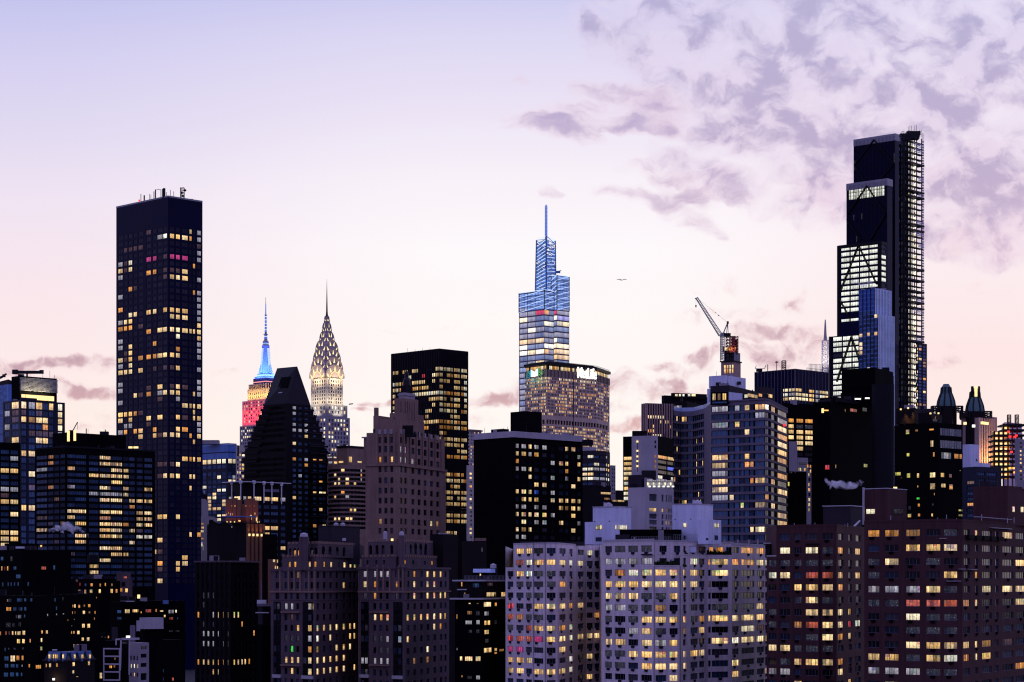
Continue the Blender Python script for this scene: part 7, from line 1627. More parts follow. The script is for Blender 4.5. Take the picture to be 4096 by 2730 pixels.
# ---- the pair of prewar brick houses with arched crowns
def prewar(name, label, x0, xm, xr, dtop, left, bays, right, arch, hits, d0, crown, step, main, rows, turret=None):
 b = Building(name, label, 'apartment house')
 Hx = lambda x, d: XY(cx('H', x), d); wm = 'prewar_brick'
 P0, P1, P2 = Hx(x0, d0 + 12), Hx(xm, d0), Hx(xr, d0 + 38); b.base = v3(P1 + Vector((0, 18)), 0)
 kw = dict(lit=.04, pal='home', dark='home', dep=.32, fr=.07, fm='frame_dark', pn=1)
 rw = [(y, 56) for y in rows]
 zt = poly_wall(b, P0, P1, 'H', 0, main, left, rw, d0, wm, **kw); poly_wall(b, P1, P2, 'H', 0, main, right, rw, d0, 'prewar_brick', **kw)
 Bk = [ray(P2, 22) - Vector((.5, 0)), P0 + Vector((0, 34))]; top_poly(b, [P0, P1, P2] + Bk, zt - .1, 'charcoal')
 for p, q in ((P2, Bk[0]), (Bk[0], Bk[1]), (Bk[1], P0)): b.wall.face([v3(p, 0), v3(q, 0), v3(q, zt), v3(p, zt)], wm)
 # dark glazed bays running up the left face
 ux = (P1 - P0).normalized(); n = Vector((ux.y, -ux.x))
 for (x, w, ws) in bays:
  u0, u1 = line_u(P0, ux, cx('H', x - w / 2)), line_u(P0, ux, cx('H', x + w / 2)); p = P0 + ux * u0; za, zb = ZP(cy('H', 1508), d0), ZP(cy('H', 850), d0)
  m = b.part('glazed_bay'); m.box(v3(p + n * .12, 0), v3(ux * (u1 - u0), 0), v3(-n * .2, 0), UP * zb, 'black_glass')
  k0 = b.part('bay_sill'); k0.box(v3(p + n * .5 - ux * .3, za - 1.1), v3(ux * (u1 - u0 + .6), 0), v3(-n * .5, 0), UP * 1.0, 'pale_concrete')
  for y in rows[3:]:
   for k in range(ws):
    q = Win(); q.ux = v3(ux, 0); q.n = v3(n, 0); q.w = (u1 - u0) / ws * .72; q.h = 56 * .4464 / FPX * d0; q.o = v3(p + ux * ((u1 - u0) * (k + .14) / ws), ZP(cy('H', y + 28), d0)) ; q.depth = -.18; q.c = q.o + q.ux * q.w / 2 + UP * q.h / 2
    q.pn = 1; q.fr = .06; q.glow = (0, 0, 0); q.tint = dark_tint('home'); q.key = 'pane'; q.fm = 'frame_dark'; q.row = 0; q.k = None; b.wins.append(q)
 def course(y, h, out, mat=wm, nm='string_course'):
  m = b.part(nm)
  for p, q in ((P0, P1), (P1, P2)):
   u = (q - p).normalized(); nn = Vector((u.y, -u.x)); m.box(v3(p + nn * out - u * (out if p == P0 else -.003), ZP(cy('H', y), d0)), v3(q - p, 0) + v3(u * out, 0), v3(-nn * (out + .02), 0), UP * h, mat)
 course(765, .5, .3, 'tan_brick'); course(835, .3, .12); course(main + 6, .6, .3)
 # slim piers between upper windows
 for x in [q[0] + 27 for q in left if q[1] < 40]:
  m = b.part('pier'); p = P0 + ux * line_u(P0, ux, cx('H', x)); m.box(v3(p - ux * .28 + n * .28, ZP(cy('H', 755), d0)), v3(ux * .55, 0), v3(-n * .3, 0), UP * (zt - ZP(cy('H', 755), d0) + .8), 'tan_brick')
 for yb, xa, xb in ((948, left[1][0] - 35, left[3][0] + 20), (1430, left[1][0] - 40, left[3][0] + 25)):
  m = b.part('balconette'); p, q = P0 + ux * line_u(P0, ux, cx('H', xa)), P0 + ux * line_u(P0, ux, cx('H', xb)); m.box(v3(p + n * .7, ZP(cy('H', yb), d0)), v3(q - p, 0), v3(-n * .7, 0), UP * .4, 'tan_brick')
 # set-back storeys
 def setback(xl, xc_, xrr, ytop, zlow, off, yrow, hrow, lft, rgt, arched, mat):
  A, C_, R_ = Hx(xl, d0 + 12 + off), Hx(xc_, d0 + off), Hx(xrr, d0 + 38 + off)
  z1 = ZP(cy('H', ytop), d0)
  for p, q, cl in ((A, C_, lft), (C_, R_, rgt)):
   u = (q - p).normalized(); cc = [(line_u(p, u, cx('H', x - w / 2)), line_u(p, u, cx('H', x + w / 2))) for x, w in cl]
   facade(b, p, q, zlow - .2, z1, cc, [(ZP(cy('H', yrow + hrow / 2), d0), ZP(cy('H', yrow - hrow / 2), d0))], mat, **kw)
   nn = Vector((u.y, -u.x))
   if arched:
    for (u0, u1) in cc:
     zc = ZP(cy('H', yrow - hrow / 2), d0); r = (u1 - u0) / 2; am = b.part('arch_head')
     pt = [v3(p + u * ((u0 + u1) / 2 + r * math.cos(math.pi * k / 8)) + nn * .04, zc - .02 + r * math.sin(math.pi * k / 8)) for k in range(9)]
     am.face(pt, 'black'); am.face([q_ - v3(nn * .08, 0) for q_ in pt], 'black')
   L = (q - p).length; k = int(L / 1.9)
   for i in range(k):
    m = b.part('crenel'); m.box(v3(p + u * (L * (i + .15) / k) + nn * .15, z1 - .1), v3(u * (L * .5 / k), 0), v3(-nn * .45, 0), UP * .75, 'tan_brick')
  bk = [ray(R_, 12) - Vector((.5, 0)), A + Vector((0, 22))]
  for p, q in ((R_, bk[0]), (bk[0], bk[1]), (bk[1], A)): b.wall.face([v3(p, zlow - .2), v3(q, zlow - .2), v3(q, z1), v3(p, z1)], mat)
  top_poly(b, [A, C_, R_] + bk, z1 - .05, 'charcoal'); return z1
 z2 = setback(*step[:4], zt, 1.6, step[4], step[5], step[6], step[7], False, wm)
 z3 = setback(*crown[:4], z2, 3.2, crown[4], crown[5], crown[6], crown[7], True, wm)
 if turret:
  xa, xb, yt = turret; m = b.part('turret'); c = Hx((xa + xb) / 2, d0 + 4); w_ = (xb - xa) * .4464 / FPX * d0; zz = ZP(cy('H', yt), d0)
  m.cbox(v3(c, (zz + zt) / 2), w_, 4, zz - zt, 'prewar_brick'); m.lathe(c, [(w_ * .45, zz), (w_ * .42, zz + .9), (w_ * .1, zz + 1.2)], 8, 'pale_trim')
 for col, pts in hits: b.hit('H', col, pts, 14)
 return b, zt, z3
rowsA = [605, 700, 798, 890, 990, 1085, 1178, 1275, 1375, 1475, 1572]
b, z1, z3 = prewar('crenellated_brick_house', 'dark prewar brick apartment house with arched crown windows, the left of the near pair', 634, 1035, 1420, 0, [(694, 34), (770, 26), (822, 26), (875, 26), (953, 24), (1002, 26)], [(692, 62, 2), (966, 88, 2)],
 [(1057, 24), (1115, 24), (1172, 24), (1228, 24), (1292, 24), (1348, 22), (1387, 20)], None,
 [('w', [(1180, 507), (1298, 500), (1352, 503), (1390, 508), (980, 515), (1298, 692), (880, 1092), (955, 1090), (988, 1090), (1060, 1088), (1115, 1085), (1172, 1083), (1230, 1083), (1293, 1080), (1348, 1078), (1385, 1078), (765, 1392), (817, 1392), (870, 1392), (950, 1388), (985, 1385), (1055, 1382), (1113, 1380), (1170, 1378), (1225, 1370), (1288, 1370), (1053, 1482), (1112, 1482), (1168, 1480), (1225, 1472), (1288, 1465), (1380, 1462), (978, 1490), (1227, 1278), (1290, 1273), (1345, 1270), (1165, 1178), (1383, 1175), (1345, 1175)]), ('g', [(821, 1276)]), ('o', [(800, 502), (850, 500), (905, 498), (1030, 500), (1118, 508), (848, 412), (884, 408), (985, 1280), (1057, 1272)]), ('c', [(958, 893), (992, 893), (955, 992), (985, 1185), (955, 1190), (820, 890), (770, 890)]), ('m', [(1005, 385), (800, 1178), (770, 1180), (850, 1180), (690, 1090), (690, 1190), (710, 912)])],
 634, (785, 1060, 1470, 322, 405, 52, [(810, 22), (848, 24), (884, 24), (920, 24), (1000, 26), (1038, 26)], [(1105, 28), (1165, 28), (1230, 26), (1290, 26)]), (735, 1045, 1425, 440, 510, 50, [(800, 24), (850, 24), (905, 24), (980, 24), (1030, 24)], [(1118, 20), (1180, 24), (1247, 12), (1298, 26), (1352, 24), (1390, 22)]), 562, rowsA, (892, 972, 262))
ph = b.tier(cx('H', 1060), cx('H', 1180), cx('H', 1432), cy('H', 165), 655, 28, 'dark_slab', z0=z3 - 6); ph.ledge(cy('H', 167), .3, .15, 'dark_slab', name='coping')
for x, y in ((1220, 145), (1280, 152)): m = b.part('roof_vent'); m.lathe(XY(cx('H', x), 662), [(.7, ph.z1), (.75, ph.z1 + .8), (.2, ph.z1 + 1.1)], 8, 'pale_trim')
q = b.part('roof_vent'); q.cbox(P3(cx('H', 1292), cy('H', 288), 640), 1.0, .6, .8, 'pale_trim')
b.finish()
rowsB = [598, 690, 795, 890, 990, 1085, 1185, 1290, 1385, 1490, 1590]
b, z1, z3 = prewar('arched_crown_brick_house', 'dark prewar brick apartment house with arched crown windows, the right of the near pair', 1424, 1840, 2240, 0, [(1477, 34), (1565, 26), (1620, 26), (1677, 26), (1758, 22), (1795, 22)], [(1478, 66, 2), (1774, 80, 2)],
 [(1865, 25), (1925, 25), (1985, 25), (2043, 25), (2103, 25), (2160, 22), (2200, 18)], None,
 [('w', [(2043, 590), (2103, 590), (2160, 590), (1925, 692), (2043, 690), (2103, 690), (1680, 990), (1760, 992), (1795, 992), (1865, 992), (1925, 990), (1985, 990), (2043, 985), (2103, 983), (2160, 985), (2205, 985), (1925, 800), (2043, 795), (2103, 795), (2160, 788), (2197, 788), (2158, 1488), (2103, 1080), (1865, 1180), (1458, 692)]), ('o', [(1570, 700), (1765, 690), (1832, 690), (1830, 600), (1570, 800), (2160, 1080), (1620, 992), (2083, 490), (1510, 692)]), ('c', [(1458, 592), (1510, 592), (1570, 592), (1620, 592), (1680, 592), (1565, 1388), (1790, 1190), (1620, 1388), (1675, 1395), (1680, 1180), (1458, 1390), (1492, 1390)]), ('m', [(1460, 795), (1495, 795), (1770, 795), (1620, 1185), (1565, 1185), (1480, 1190), (1677, 1290), (1620, 1300), (1490, 1490), (1790, 1090)])],
 634, (1505, 1780, 2140, 300, 385, 62, [(1528, 27), (1586, 27), (1640, 27), (1718, 27)], [(1828, 27), (1888, 20), (1932, 27), (1977, 27), (2023, 27), (2105, 20)]), (1448, 1750, 2172, 442, 490, 36, [(1500, 20), (1580, 20), (1650, 20)], [(1840, 20), (1910, 20), (2015, 18), (2083, 22)]), 545, rowsB, (1782, 1832, 250))
q = b.part('roof_vent'); q.lathe(XY(cx('H', 1660), 655), [(.6, z3), (.6, z3 + 3), (.2, z3 + 3.3)], 8, 'pale_trim'); q2 = b.part('roof_lamp'); q2.cbox(P3(cx('H', 1722), cy('H', 291), 634), .7, .3, .7, 'lamp_warm')
bk = b.tier(cx('H', 2060), cx('H', 2180), cx('H', 2310), cy('H', 240), 668, 28, 'dark_brick'); b.finish(); b = Building('dark_rear_house', 'dark crenellated house behind the right near brick house, beside the black corniced block', 'house'); b2 = b.tier(cx('I', 660), cx('I', 780), cx('I', 1000), cy('I', 300), 680, 28, 'dark_brick'); sl = b.part('roof_skylight'); sl.cbox(P3(cx('H', 2185), cy('H', 238), 672), 3.6, 1.0, .25, 'pale_trim')
for k in range(4): m = b.part('crenel'); m.cbox(P3(cx('I', 905 + 26 * k), cy('I', 300), 682) + UP * .4, .9, .9, .9, 'tan_brick')
b2.spot('R', cx('I', 958), cy('I', 380), 7, 16, 'x')
b.finish()
def terrace_house():
 b = Building('black_terraced_house', 'black apartment house with pale terrace slabs and glass roof room beside the white house', 'apartment house')
 X = lambda x: cx('I', x); Y = lambda y: cy('I', y); d = 620
 t = b.tier(X(716), X(950), X(1215), Y(825), d, 18, 'black'); u = b.tier(X(740), X(955), X(1215), Y(660), d + 3, 18, 'dark_brick', ybot=Y(830)); r = b.tier(X(870), X(960), X(1150), Y(590), d + 7, 18, 'black', ybot=Y(665))
 t.ledge(Y(820), .45, 1.2, 'pale_trim', name='terrace_slab'); u.ledge(Y(657), .45, 1.2, 'pale_trim', name='terrace_slab')
 railing(b, XY(X(800), d + 3), XY(X(1165), d + 3.5), ZP(Y(655), d + 3), 1.3, 30)
 s = b.part('terrace_slab'); s.box(P3(X(735), Y(742), d + 1) + Vector((0, -1, 0)), (2.8, 0, 0), (0, 2, 0), UP * .3, 'pale_trim')
 g = b.part('glass_roof'); z = ZP(Y(585), d + 6)
 for k in range(9):
  x0 = X(880 + 22 * k); a = P3(x0, Y(585), d + 5); e = P3(x0 + 9, Y(585), d + 5); g.face([a, e, e + Vector((0, 4, 1.1)), a + Vector((0, 4, 1.1))], 'pane', [(k, 0), (k + .9, 0), (k + .9, .9), (k, .9)], (.0, .0, .0), (.25, .4, .7))
  g.bar(a, a + Vector((0, 4, 1.1)), .12, 'pale_trim')
 tk = b.part('water_tank'); tk.lathe(XY(X(1060), d + 10), [(.9, ZP(Y(545), d)), (.9, ZP(Y(512), d)), (.1, ZP(Y(500), d))], 10, 'pale_trim'); tk.bar(P3(X(1060), Y(590), d + 10), P3(X(1060), Y(545), d + 10), .5, 'charcoal')
 for x, y, w_, h_, c, p in ((1040, 780, 84, 40, 'w', 5), (1148, 780, 36, 42, 'w', 2), (1030, 690, 50, 30, 'D', 3), (905, 700, 60, 40, 'B', 3), (945, 605, 16, 24, 'w', 1), (1005, 870, 64, 44, 'w', 3), (848, 862, 20, 14, 'w', 1), (920, 862, 20, 12, 'd', 1), (1080, 870, 18, 34, 'o', 1), (848, 945, 44, 34, 'd', 3), (922, 950, 36, 40, 'm', 2), (998, 952, 40, 40, 'c', 2), (840, 1032, 60, 36, 'c', 3), (924, 1030, 32, 40, 'c', 2), (1003, 1035, 52, 42, 'w', 3), (1080, 1030, 22, 40, 'm', 2),
          (855, 1112, 32, 30, 'm', 2), (922, 1112, 30, 34, 'm', 2), (998, 1118, 40, 40, 'w', 2), (1000, 1195, 30, 36, 'm', 2), (1008, 1280, 66, 44, 'w', 3), (1080, 1275, 22, 30, 'w', 2), (1080, 1306, 22, 20, 'o', 2), (840, 1357, 68, 42, 'w', 4), (924, 1357, 46, 44, 'w', 2), (772, 1355, 24, 40, 'w', 1), (924, 1525, 36, 38, 'c', 2), (780, 1515, 14, 20, 'o', 1), (735, 980, 10, 46, 'o', 1), (1132, 1280, 40, 24, 'd', 3), (778, 690, 14, 42, 'o', 1), (736, 1270, 10, 24, 'c', 1), (848, 1525, 40, 30, 'm', 3), (805, 775, 16, 24, 'd', 1)):
  tt = u if y < 815 else t
  if y < 640: tt = r
  tt.spot('L' if x < 950 else 'R', X(x), Y(y), w_ * .4464, h_ * .4464, c, pn=p, fr=.08)
 return b.finish()
terrace_house()
# ================================================================ the dark lower left
def dark_house(name, label, xl, xc, xr, yt, d, crop, wins, wm='black', ang=40, grid=None, cat='building', dark=None):
 b = Building(name, label, cat); X = lambda x: cx(crop, x); Y = lambda y: cy(crop, y)
 t = b.tier(X(xl), X(xc), X(xr), Y(yt), d, ang, wm)
 if grid:
  for s, cols, rows in grid: t.fac(s, [(X(x), w * CROPS[crop][2]) for x, w in cols], [(Y(y), h * CROPS[crop][2]) for y, h in rows], lit=0, dark='blue', dep=.3, fr=.08, pn=2, wm=wm)
 k = CROPS[crop][2]
 for w in wins:
  x, y, ww, hh, c = w[:5]; t.spot('L' if x < xc else 'R', X(x), Y(y), ww * k, hh * k, c, pn=w[5] if len(w) > 5 else 1, fr=.07)
 return b, t
# low dark house at the left edge, behind
wl = [(20, 460, 24, 34, 'B'), (104, 462, 18, 44, 'm'), (18, 548, 10, 40, 'o'), (44, 548, 10, 36, 'D'), (70, 548, 12, 40, 'o'), (135, 545, 26, 30, 'B', 2), (390, 545, 44, 30, 'R', 4), (485, 540, 18, 40, 'B'), (26, 692, 12, 36, 'B'), (75, 690, 10, 34, 'B'), (102, 690, 10, 34, 'B'), (132, 688, 10, 32, 'B'), (164, 688, 12, 34, 'B'), (252, 688, 16, 36, 'B'), (12, 762, 16, 34, 'D'), (165, 620, 40, 36, 'B', 2), (368, 348, 18, 20, 'w'), (250, 232, 0.1, 0.1, 'x')]
b, t = dark_house('low_roofed_house', 'dark low house at the far left with two pale roof lights and faint blue windows', -160, 200, 640, 380, 740, 'G', wl[:-1])
for x, y, w in ((183, 361, 5.6), (280, 415, 5.2)):
 m = b.part('roof_light'); m.cbox(P3(cx('G', x), cy('G', y), 745), w * .55, 1.2, .7, 'white_metal')
b.tier(cx('G', 40), cx('G', 140), cx('G', 340), cy('G', 322), 752, 40, 'black', ybot=cy('G', 390)); b.finish()
# water-tower house and the amber row
b, t = dark_house('amber_row_house', 'dark house with a double row of amber windows under the long office block', 560, 860, 1080, 640, 800, 'G',
      [(768, 695, 14, 26, 'B'), (822, 695, 20, 28, 'o'), (897, 698, 14, 30, 'o'), (943, 692, 12, 30, 'o'), (1002, 695, 16, 24, 'd'), (712, 757, 24, 36, 'w'), (765, 755, 18, 36, 'w'), (818, 752, 24, 32, 'w'), (893, 752, 20, 36, 'w'), (1000, 750, 22, 38, 'w'), (1043, 750, 18, 36, 'o'), (718, 690, 6, 30, 'r'), (600, 660, 40, 24, 'D', 2), (690, 658, 20, 24, 'D')], 'black')
b.tier(cx('G', 905), cx('G', 950), cx('G', 1030), cy('G', 615), 806, 40, 'charcoal', ybot=cy('G', 700))
m = b.part('water_tank'); c = XY(cx('G', 835), 812); m.lathe(c, [(2.2, ZP(cy('G', 495), 812)), (2.2, ZP(cy('G', 430), 812)), (.2, ZP(cy('G', 410), 812))], 12, 'charcoal')
for dx in (-1.4, 1.4): m.bar(v3(c + Vector((dx, 0)), ZP(cy('G', 642), 812)), v3(c + Vector((dx, 0)), ZP(cy('G', 495), 812)), .3, 'dark_metal')
b.finish()
b, t = dark_house('brown_annex', 'small brown block with two bright windows beside the amber row house', 1078, 1100, 1186, 655, 770, 'G', [(1132, 745, 24, 36, 'w'), (1088, 742, 20, 34, 'o'), (1104, 690, 34, 40, 'x')], 'prewar_brick', 30)
b.tier(cx('G', 1045), cx('G', 1085), cx('G', 1172), cy('G', 582), 778, 30, 'prewar_brick', ybot=cy('G', 660)).spot('R', cx('G', 1122), cy('G', 628), 12, 8, 'R'); b.finish()
b, t = dark_house('dark_row_house', 'dark house with one row of varied lit windows above the white terraced building', 985, 1080, 1660, 842, 690, 'G',
      [(1140, 932, 44, 36, 'w', 3), (1213, 928, 54, 28, 'w', 4), (1264, 942, 12, 18, 'o'), (1328, 928, 52, 30, 'R', 3), (1398, 925, 14, 28, 'o'), (1447, 930, 30, 16, 'w'), (1532, 935, 46, 34, 'c', 4), (1576, 932, 14, 28, 'W'), (1475, 975, 16, 24, 'w'), (1243, 800, .1, .1, 'x'), (1070, 935, 36, 30, 'B', 2), (1070, 995, 40, 26, 'B', 2), (1532, 996, 36, 24, 'R', 2), (1590, 995, 10, 20, 'B'), (1530, 1110, 36, 16, 'm', 3), (1588, 1110, 36, 14, 'm', 3)])
e = b.part('roof_edge'); e.cbox(P3(cx('G', 1142), cy('G', 843), 692), 4.4, .6, .3, 'pale_trim'); e.cbox(P3(cx('G', 1485), cy('G', 850), 694), 1.6, 1.5, 1.2, 'blue_paint'); e.cbox(P3(cx('G', 1243), cy('G', 800), 700), .8, .6, 1.2, 'lamp_warm'); b.finish()
# near left block
wn = [(80, 912, 44, 36, 'o', 3), (70, 835, 14, 26, 'd'), (178, 980, 30, 34, 'c', 2), (150, 980, 16, 30, 'm'), (222, 975, 14, 30, 'B'), (75, 1055, 44, 44, 'm', 3), (125, 1055, 24, 34, 'm', 2), (178, 1050, 26, 40, 'm', 2), (5, 1130, 12, 36, 'o'), (55, 1128, 14, 34, 'R'), (85, 1128, 14, 34, 'D'), (115, 1128, 16, 36, 'w'), (142, 1128, 12, 34, 'w'), (172, 1128, 30, 36, 'w', 2), (215, 1125, 26, 40, 'w'), (375, 1118, 16, 30, 'o'), (418, 1118, 20, 34, 'w'), (168, 1200, 30, 40, 'w', 2), (212, 1200, 24, 40, 'w'), (272, 1195, 12, 36, 'o'), (370, 1190, 16, 38, 'w'), (368, 1265, 20, 36, 'w'), (48, 1275, 12, 34, 'B'), (80, 1268, 14, 20, 'm'), (135, 1268, 24, 20, 'm', 2), (208, 1265, 20, 20, 'm'),
   (116, 1355, 42, 56, 'w', 2), (162, 1350, 28, 44, 'o', 2), (204, 1350, 20, 44, 'o'), (60, 1355, 40, 40, 'B', 2), (60, 1420, 34, 36, 'B', 2), (115, 1420, 36, 34, 'B', 2), (155, 1422, 22, 34, 'B'), (200, 1420, 10, 24, 'c'), (264, 1420, 14, 34, 'o'), (342, 1430, 48, 36, 'o', 3), (55, 1500, 40, 40, 'B', 2), (110, 1498, 36, 40, 'B', 2), (155, 1498, 24, 36, 'B'), (195, 1498, 16, 34, 'B'), (90, 835, 30, 34, 'B', 2), (178, 832, 50, 34, 'B', 3), (228, 830, 20, 30, 'B'), (282, 830, 20, 30, 'B'), (135, 912, 30, 34, 'B', 2), (185, 912, 36, 34, 'B', 2), (228, 910, 20, 34, 'B'), (425, 965, 10, 22, 'c')]
b, t = dark_house('dark_corner_house', 'dark brick house filling the lower left corner with small lit windows', -160, 330, 470, 795, 560, 'G', wn, 'black', 30); b.finish()
wm2 = [(652, 885, 8, 26, 'o'), (670, 885, 14, 34, 'w'), (708, 888, 18, 30, 'o'), (754, 882, 14, 24, 'd'), (798, 882, 22, 30, 'o'), (648, 945, 8, 26, 'o'), (670, 942, 8, 24, 'd'), (750, 942, 22, 32, 'w'), (800, 942, 16, 20, 'd'), (850, 943, 10, 30, 'o'), (845, 998, 8, 24, 'o'), (746, 1062, 26, 38, 'w'), (793, 1062, 26, 38, 'w'), (640, 1122, 10, 28, 'o'), (661, 1122, 10, 26, 'w'), (700, 1122, 22, 34, 'w'), (740, 1182, 22, 32, 'w'), (788, 1182, 24, 36, 'w'), (661, 1242, 8, 34, 'w'), (695, 1238, 18, 22, 'w'), (565, 820, 12, 30, 'm'), (610, 1012, 6, 16, 'o'), (642, 1062, 8, 8, 'c'), (862, 810, 6, 16, 'o'), (495, 830, 12, 34, 'B'), (508, 905, 12, 34, 'B'), (570, 955, 14, 14, 'c'), (508, 960, 10, 16, 'c'), (665, 1004, 8, 10, 'o')]
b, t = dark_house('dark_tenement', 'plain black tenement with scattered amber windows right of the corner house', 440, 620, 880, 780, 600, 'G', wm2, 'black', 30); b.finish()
def mansard_house():
 b = Building('mansard_house', 'dark house with a blue mansard roof of lit dormer windows at the bottom left', 'house')
 X = lambda x: cx('G', x); Y = lambda y: cy('G', y); d = 500
 t = b.tier(X(395), X(600), X(850), Y(1372), d, 22, 'dark_brick'); m = b.part('mansard_roof'); z1 = ZP(Y(1302), d); i = .18
 c = t.mid(); pts = [t.L, t.C, t.R, t.D]; up = [p + (c - p) * i for p in pts]; m.frustum(pts, t.z1, up, z1, 'navy_glass'); e = b.part('roof_edge')
 for p, q in zip(up[:3], up[1:3]): e.bar(v3(p, z1), v3(q, z1), .3, 'blue_paint')
 for x, w, c_ in ((452, 22, 'w'), (490, 16, 'w'), (515, 30, 'w'), (575, 20, 'w'), (655, 18, 'w'), (723, 24, 'w'), (792, 20, 'w')):
  sd = 'L' if x < 600 else 'R'; k = b.part('dormer'); p = on_face(t, sd, X(x), Y(1338), -.1); ww = w * .4464 / FPX * d; k.cbox(p + Vector((0, .5, 0)), ww + .4, 1.6, 2.2, 'blue_paint'); t.spot(sd, X(x), Y(1336), w * .4464 * .9, 17, c_, pn=2 if w > 25 else 1, fr=.06, out=.45)
 for x, y, w, h, c_ in ((416, 1418, 12, 34, 'o'), (450, 1416, 20, 36, 'w'), (512, 1414, 18, 36, 'o'), (658, 1406, 22, 36, 'w'), (795, 1398, 18, 36, 'w'), (654, 1475, 18, 30, 'w'), (690, 1518, 16, 8, 'w'), (352, 1565, 1, 1, 'x')): t.spot('L' if x < 600 else 'R', X(x), Y(y), w * .4464, h * .4464, c_, fr=.06)
 t.ledge(Y(1374), .35, .25, 'dark_slab'); rf = b.part('roof_plant'); rf.cbox(P3(X(700), Y(1262), d + 8), 1.8, 1, 1.6, 'slab_edge'); rf.cbox(P3(X(745), Y(1258), d + 8), 1.6, 1, 1.6, 'slab_edge'); rf.cbox(P3(X(490), Y(1278), d + 6), 1.0, .8, .25, 'white_metal')
 lp = b.part('wall_lamp'); p = on_face(t, 'L', X(492), Y(1540), .5); lp.cbox(p, .5, .4, .5, 'lamp_white'); b.lamp('POINT', p + Vector((0, -.8, 0)), p, 120, (1, .7, .35), .3, name='wall_light')
 return b.finish()
mansard_house()
def white_modern():
 b = Building('white_terraced_building', 'small pale grey stepped building with framed balconies among the dark houses', 'building')
 X = lambda x: cx('G', x); Y = lambda y: cy('G', y); d = 520
 t = b.tier(X(1155), X(1245), X(1335), Y(1215), d, 40, 'concrete')
 t.fac('L', [(X(1172), 7), (X(1200), 7), (X(1230), 6)], [(Y(1352), 18), (Y(1425), 18), (Y(1502), 16)], lit=0, dark='dark', dep=.3, pn=1, fr=.06); t.fac('R', [(X(1288), 24)], [(Y(1258), 14), (Y(1332), 16), (Y(1415), 16), (Y(1520), 28)], lit=0, dark='dark', dep=.4, pn=3, fr=.06)
 b.hit('G', 'W', [(1172, 1425), (1200, 1425), (1230, 1425)], 10); b.hit('G', 'w', [(1200, 1500)], 10); b.hit('G', 'm', [(1288, 1258)], 14)
 u = b.tier(X(1250), X(1290), X(1465), Y(990), d + 26, 50, 'pale_concrete', ybot=Y(1092)); u2 = b.tier(X(1250), X(1290), X(1462), Y(1090), d + 27, 50, 'black'); u3 = b.tier(X(1222), X(1250), X(1256), Y(1015), d + 24, 30, 'pale_concrete', ybot=Y(1110))
 fr = b.part('frame'); W_ = 'pale_concrete'
 def bar(x0, y0, x1, y1, w=.35): fr.bar(P3(X(x0), Y(y0), d - 3), P3(X(x1), Y(y1), d - 3), w, W_)
 bar(1090, 1180, 1248, 1178, .5); bar(1085, 1180, 1076, 1465); bar(1160, 1185, 1158, 1500, .3); bar(1035, 1185, 1090, 1180); bar(1040, 1180, 1040, 1235, .3)
 for y in (1267, 1335, 1405, 1475, 1548): bar(925, y, 1075, y + 1, .32)
 for x in (930, 1072): bar(x, 1267, x, 1548, .28)
 bk = b.tier(X(925), X(1080), X(1160), Y(1195), d + 2, 18, 'black')
 for x, y, w, h, c in ((992, 1430, 26, 26, 'o'), (1028, 1425, 16, 26, 'o'), (1032, 1357, 14, 24, 'd'), (1105, 1215, 20, 20, 'm'), (1130, 1215, 20, 20, 'm'), (905, 1508, 1, 1, 'x')): bk.spot('L' if x < 1080 else 'R', X(x), Y(y), w * .4464, h * .4464, c, pn=2, fr=.06)
 sk = b.part('roof_lamp'); sk.cbox(P3(X(1148), Y(1160), d + 1), .9, .5, .5, 'lamp_white')
 c = b.tier(X(1165), X(1185), X(1212), Y(1058), d + 12, 40, 'slab_edge'); e = b.tier(X(1000), X(1030), X(1055), Y(1075), d + 14, 40, 'dark_slab')
 return b.finish()
white_modern()
b, t = dark_house('black_stub_house', 'black house with a few dim windows between the white terraced building and the dark tower', 1330, 1400, 1640, 1190, 560, 'G', [(1383, 1385, 24, 36, 'c'), (1378, 1540, 44, 40, 'w'), (1455, 1465, 22, 30, 'B'), (1385, 1465, 20, 30, 'B'), (1455, 1540, 20, 34, 'B'), (1548, 1540, 18, 30, 'R')], 'black', 40); b.finish()
b, t = dark_house('alley_house', 'black low house with a tall amber window left of the white terraced building', 860, 900, 1000, 1130, 575, 'G', [(903, 1508, 24, 54, 'w', 2), (912, 1160, 16, 14, 'm'), (970, 1162, 14, 26, 'o'), (940, 1165, 16, 12, 'm')], 'black', 40); b.finish()
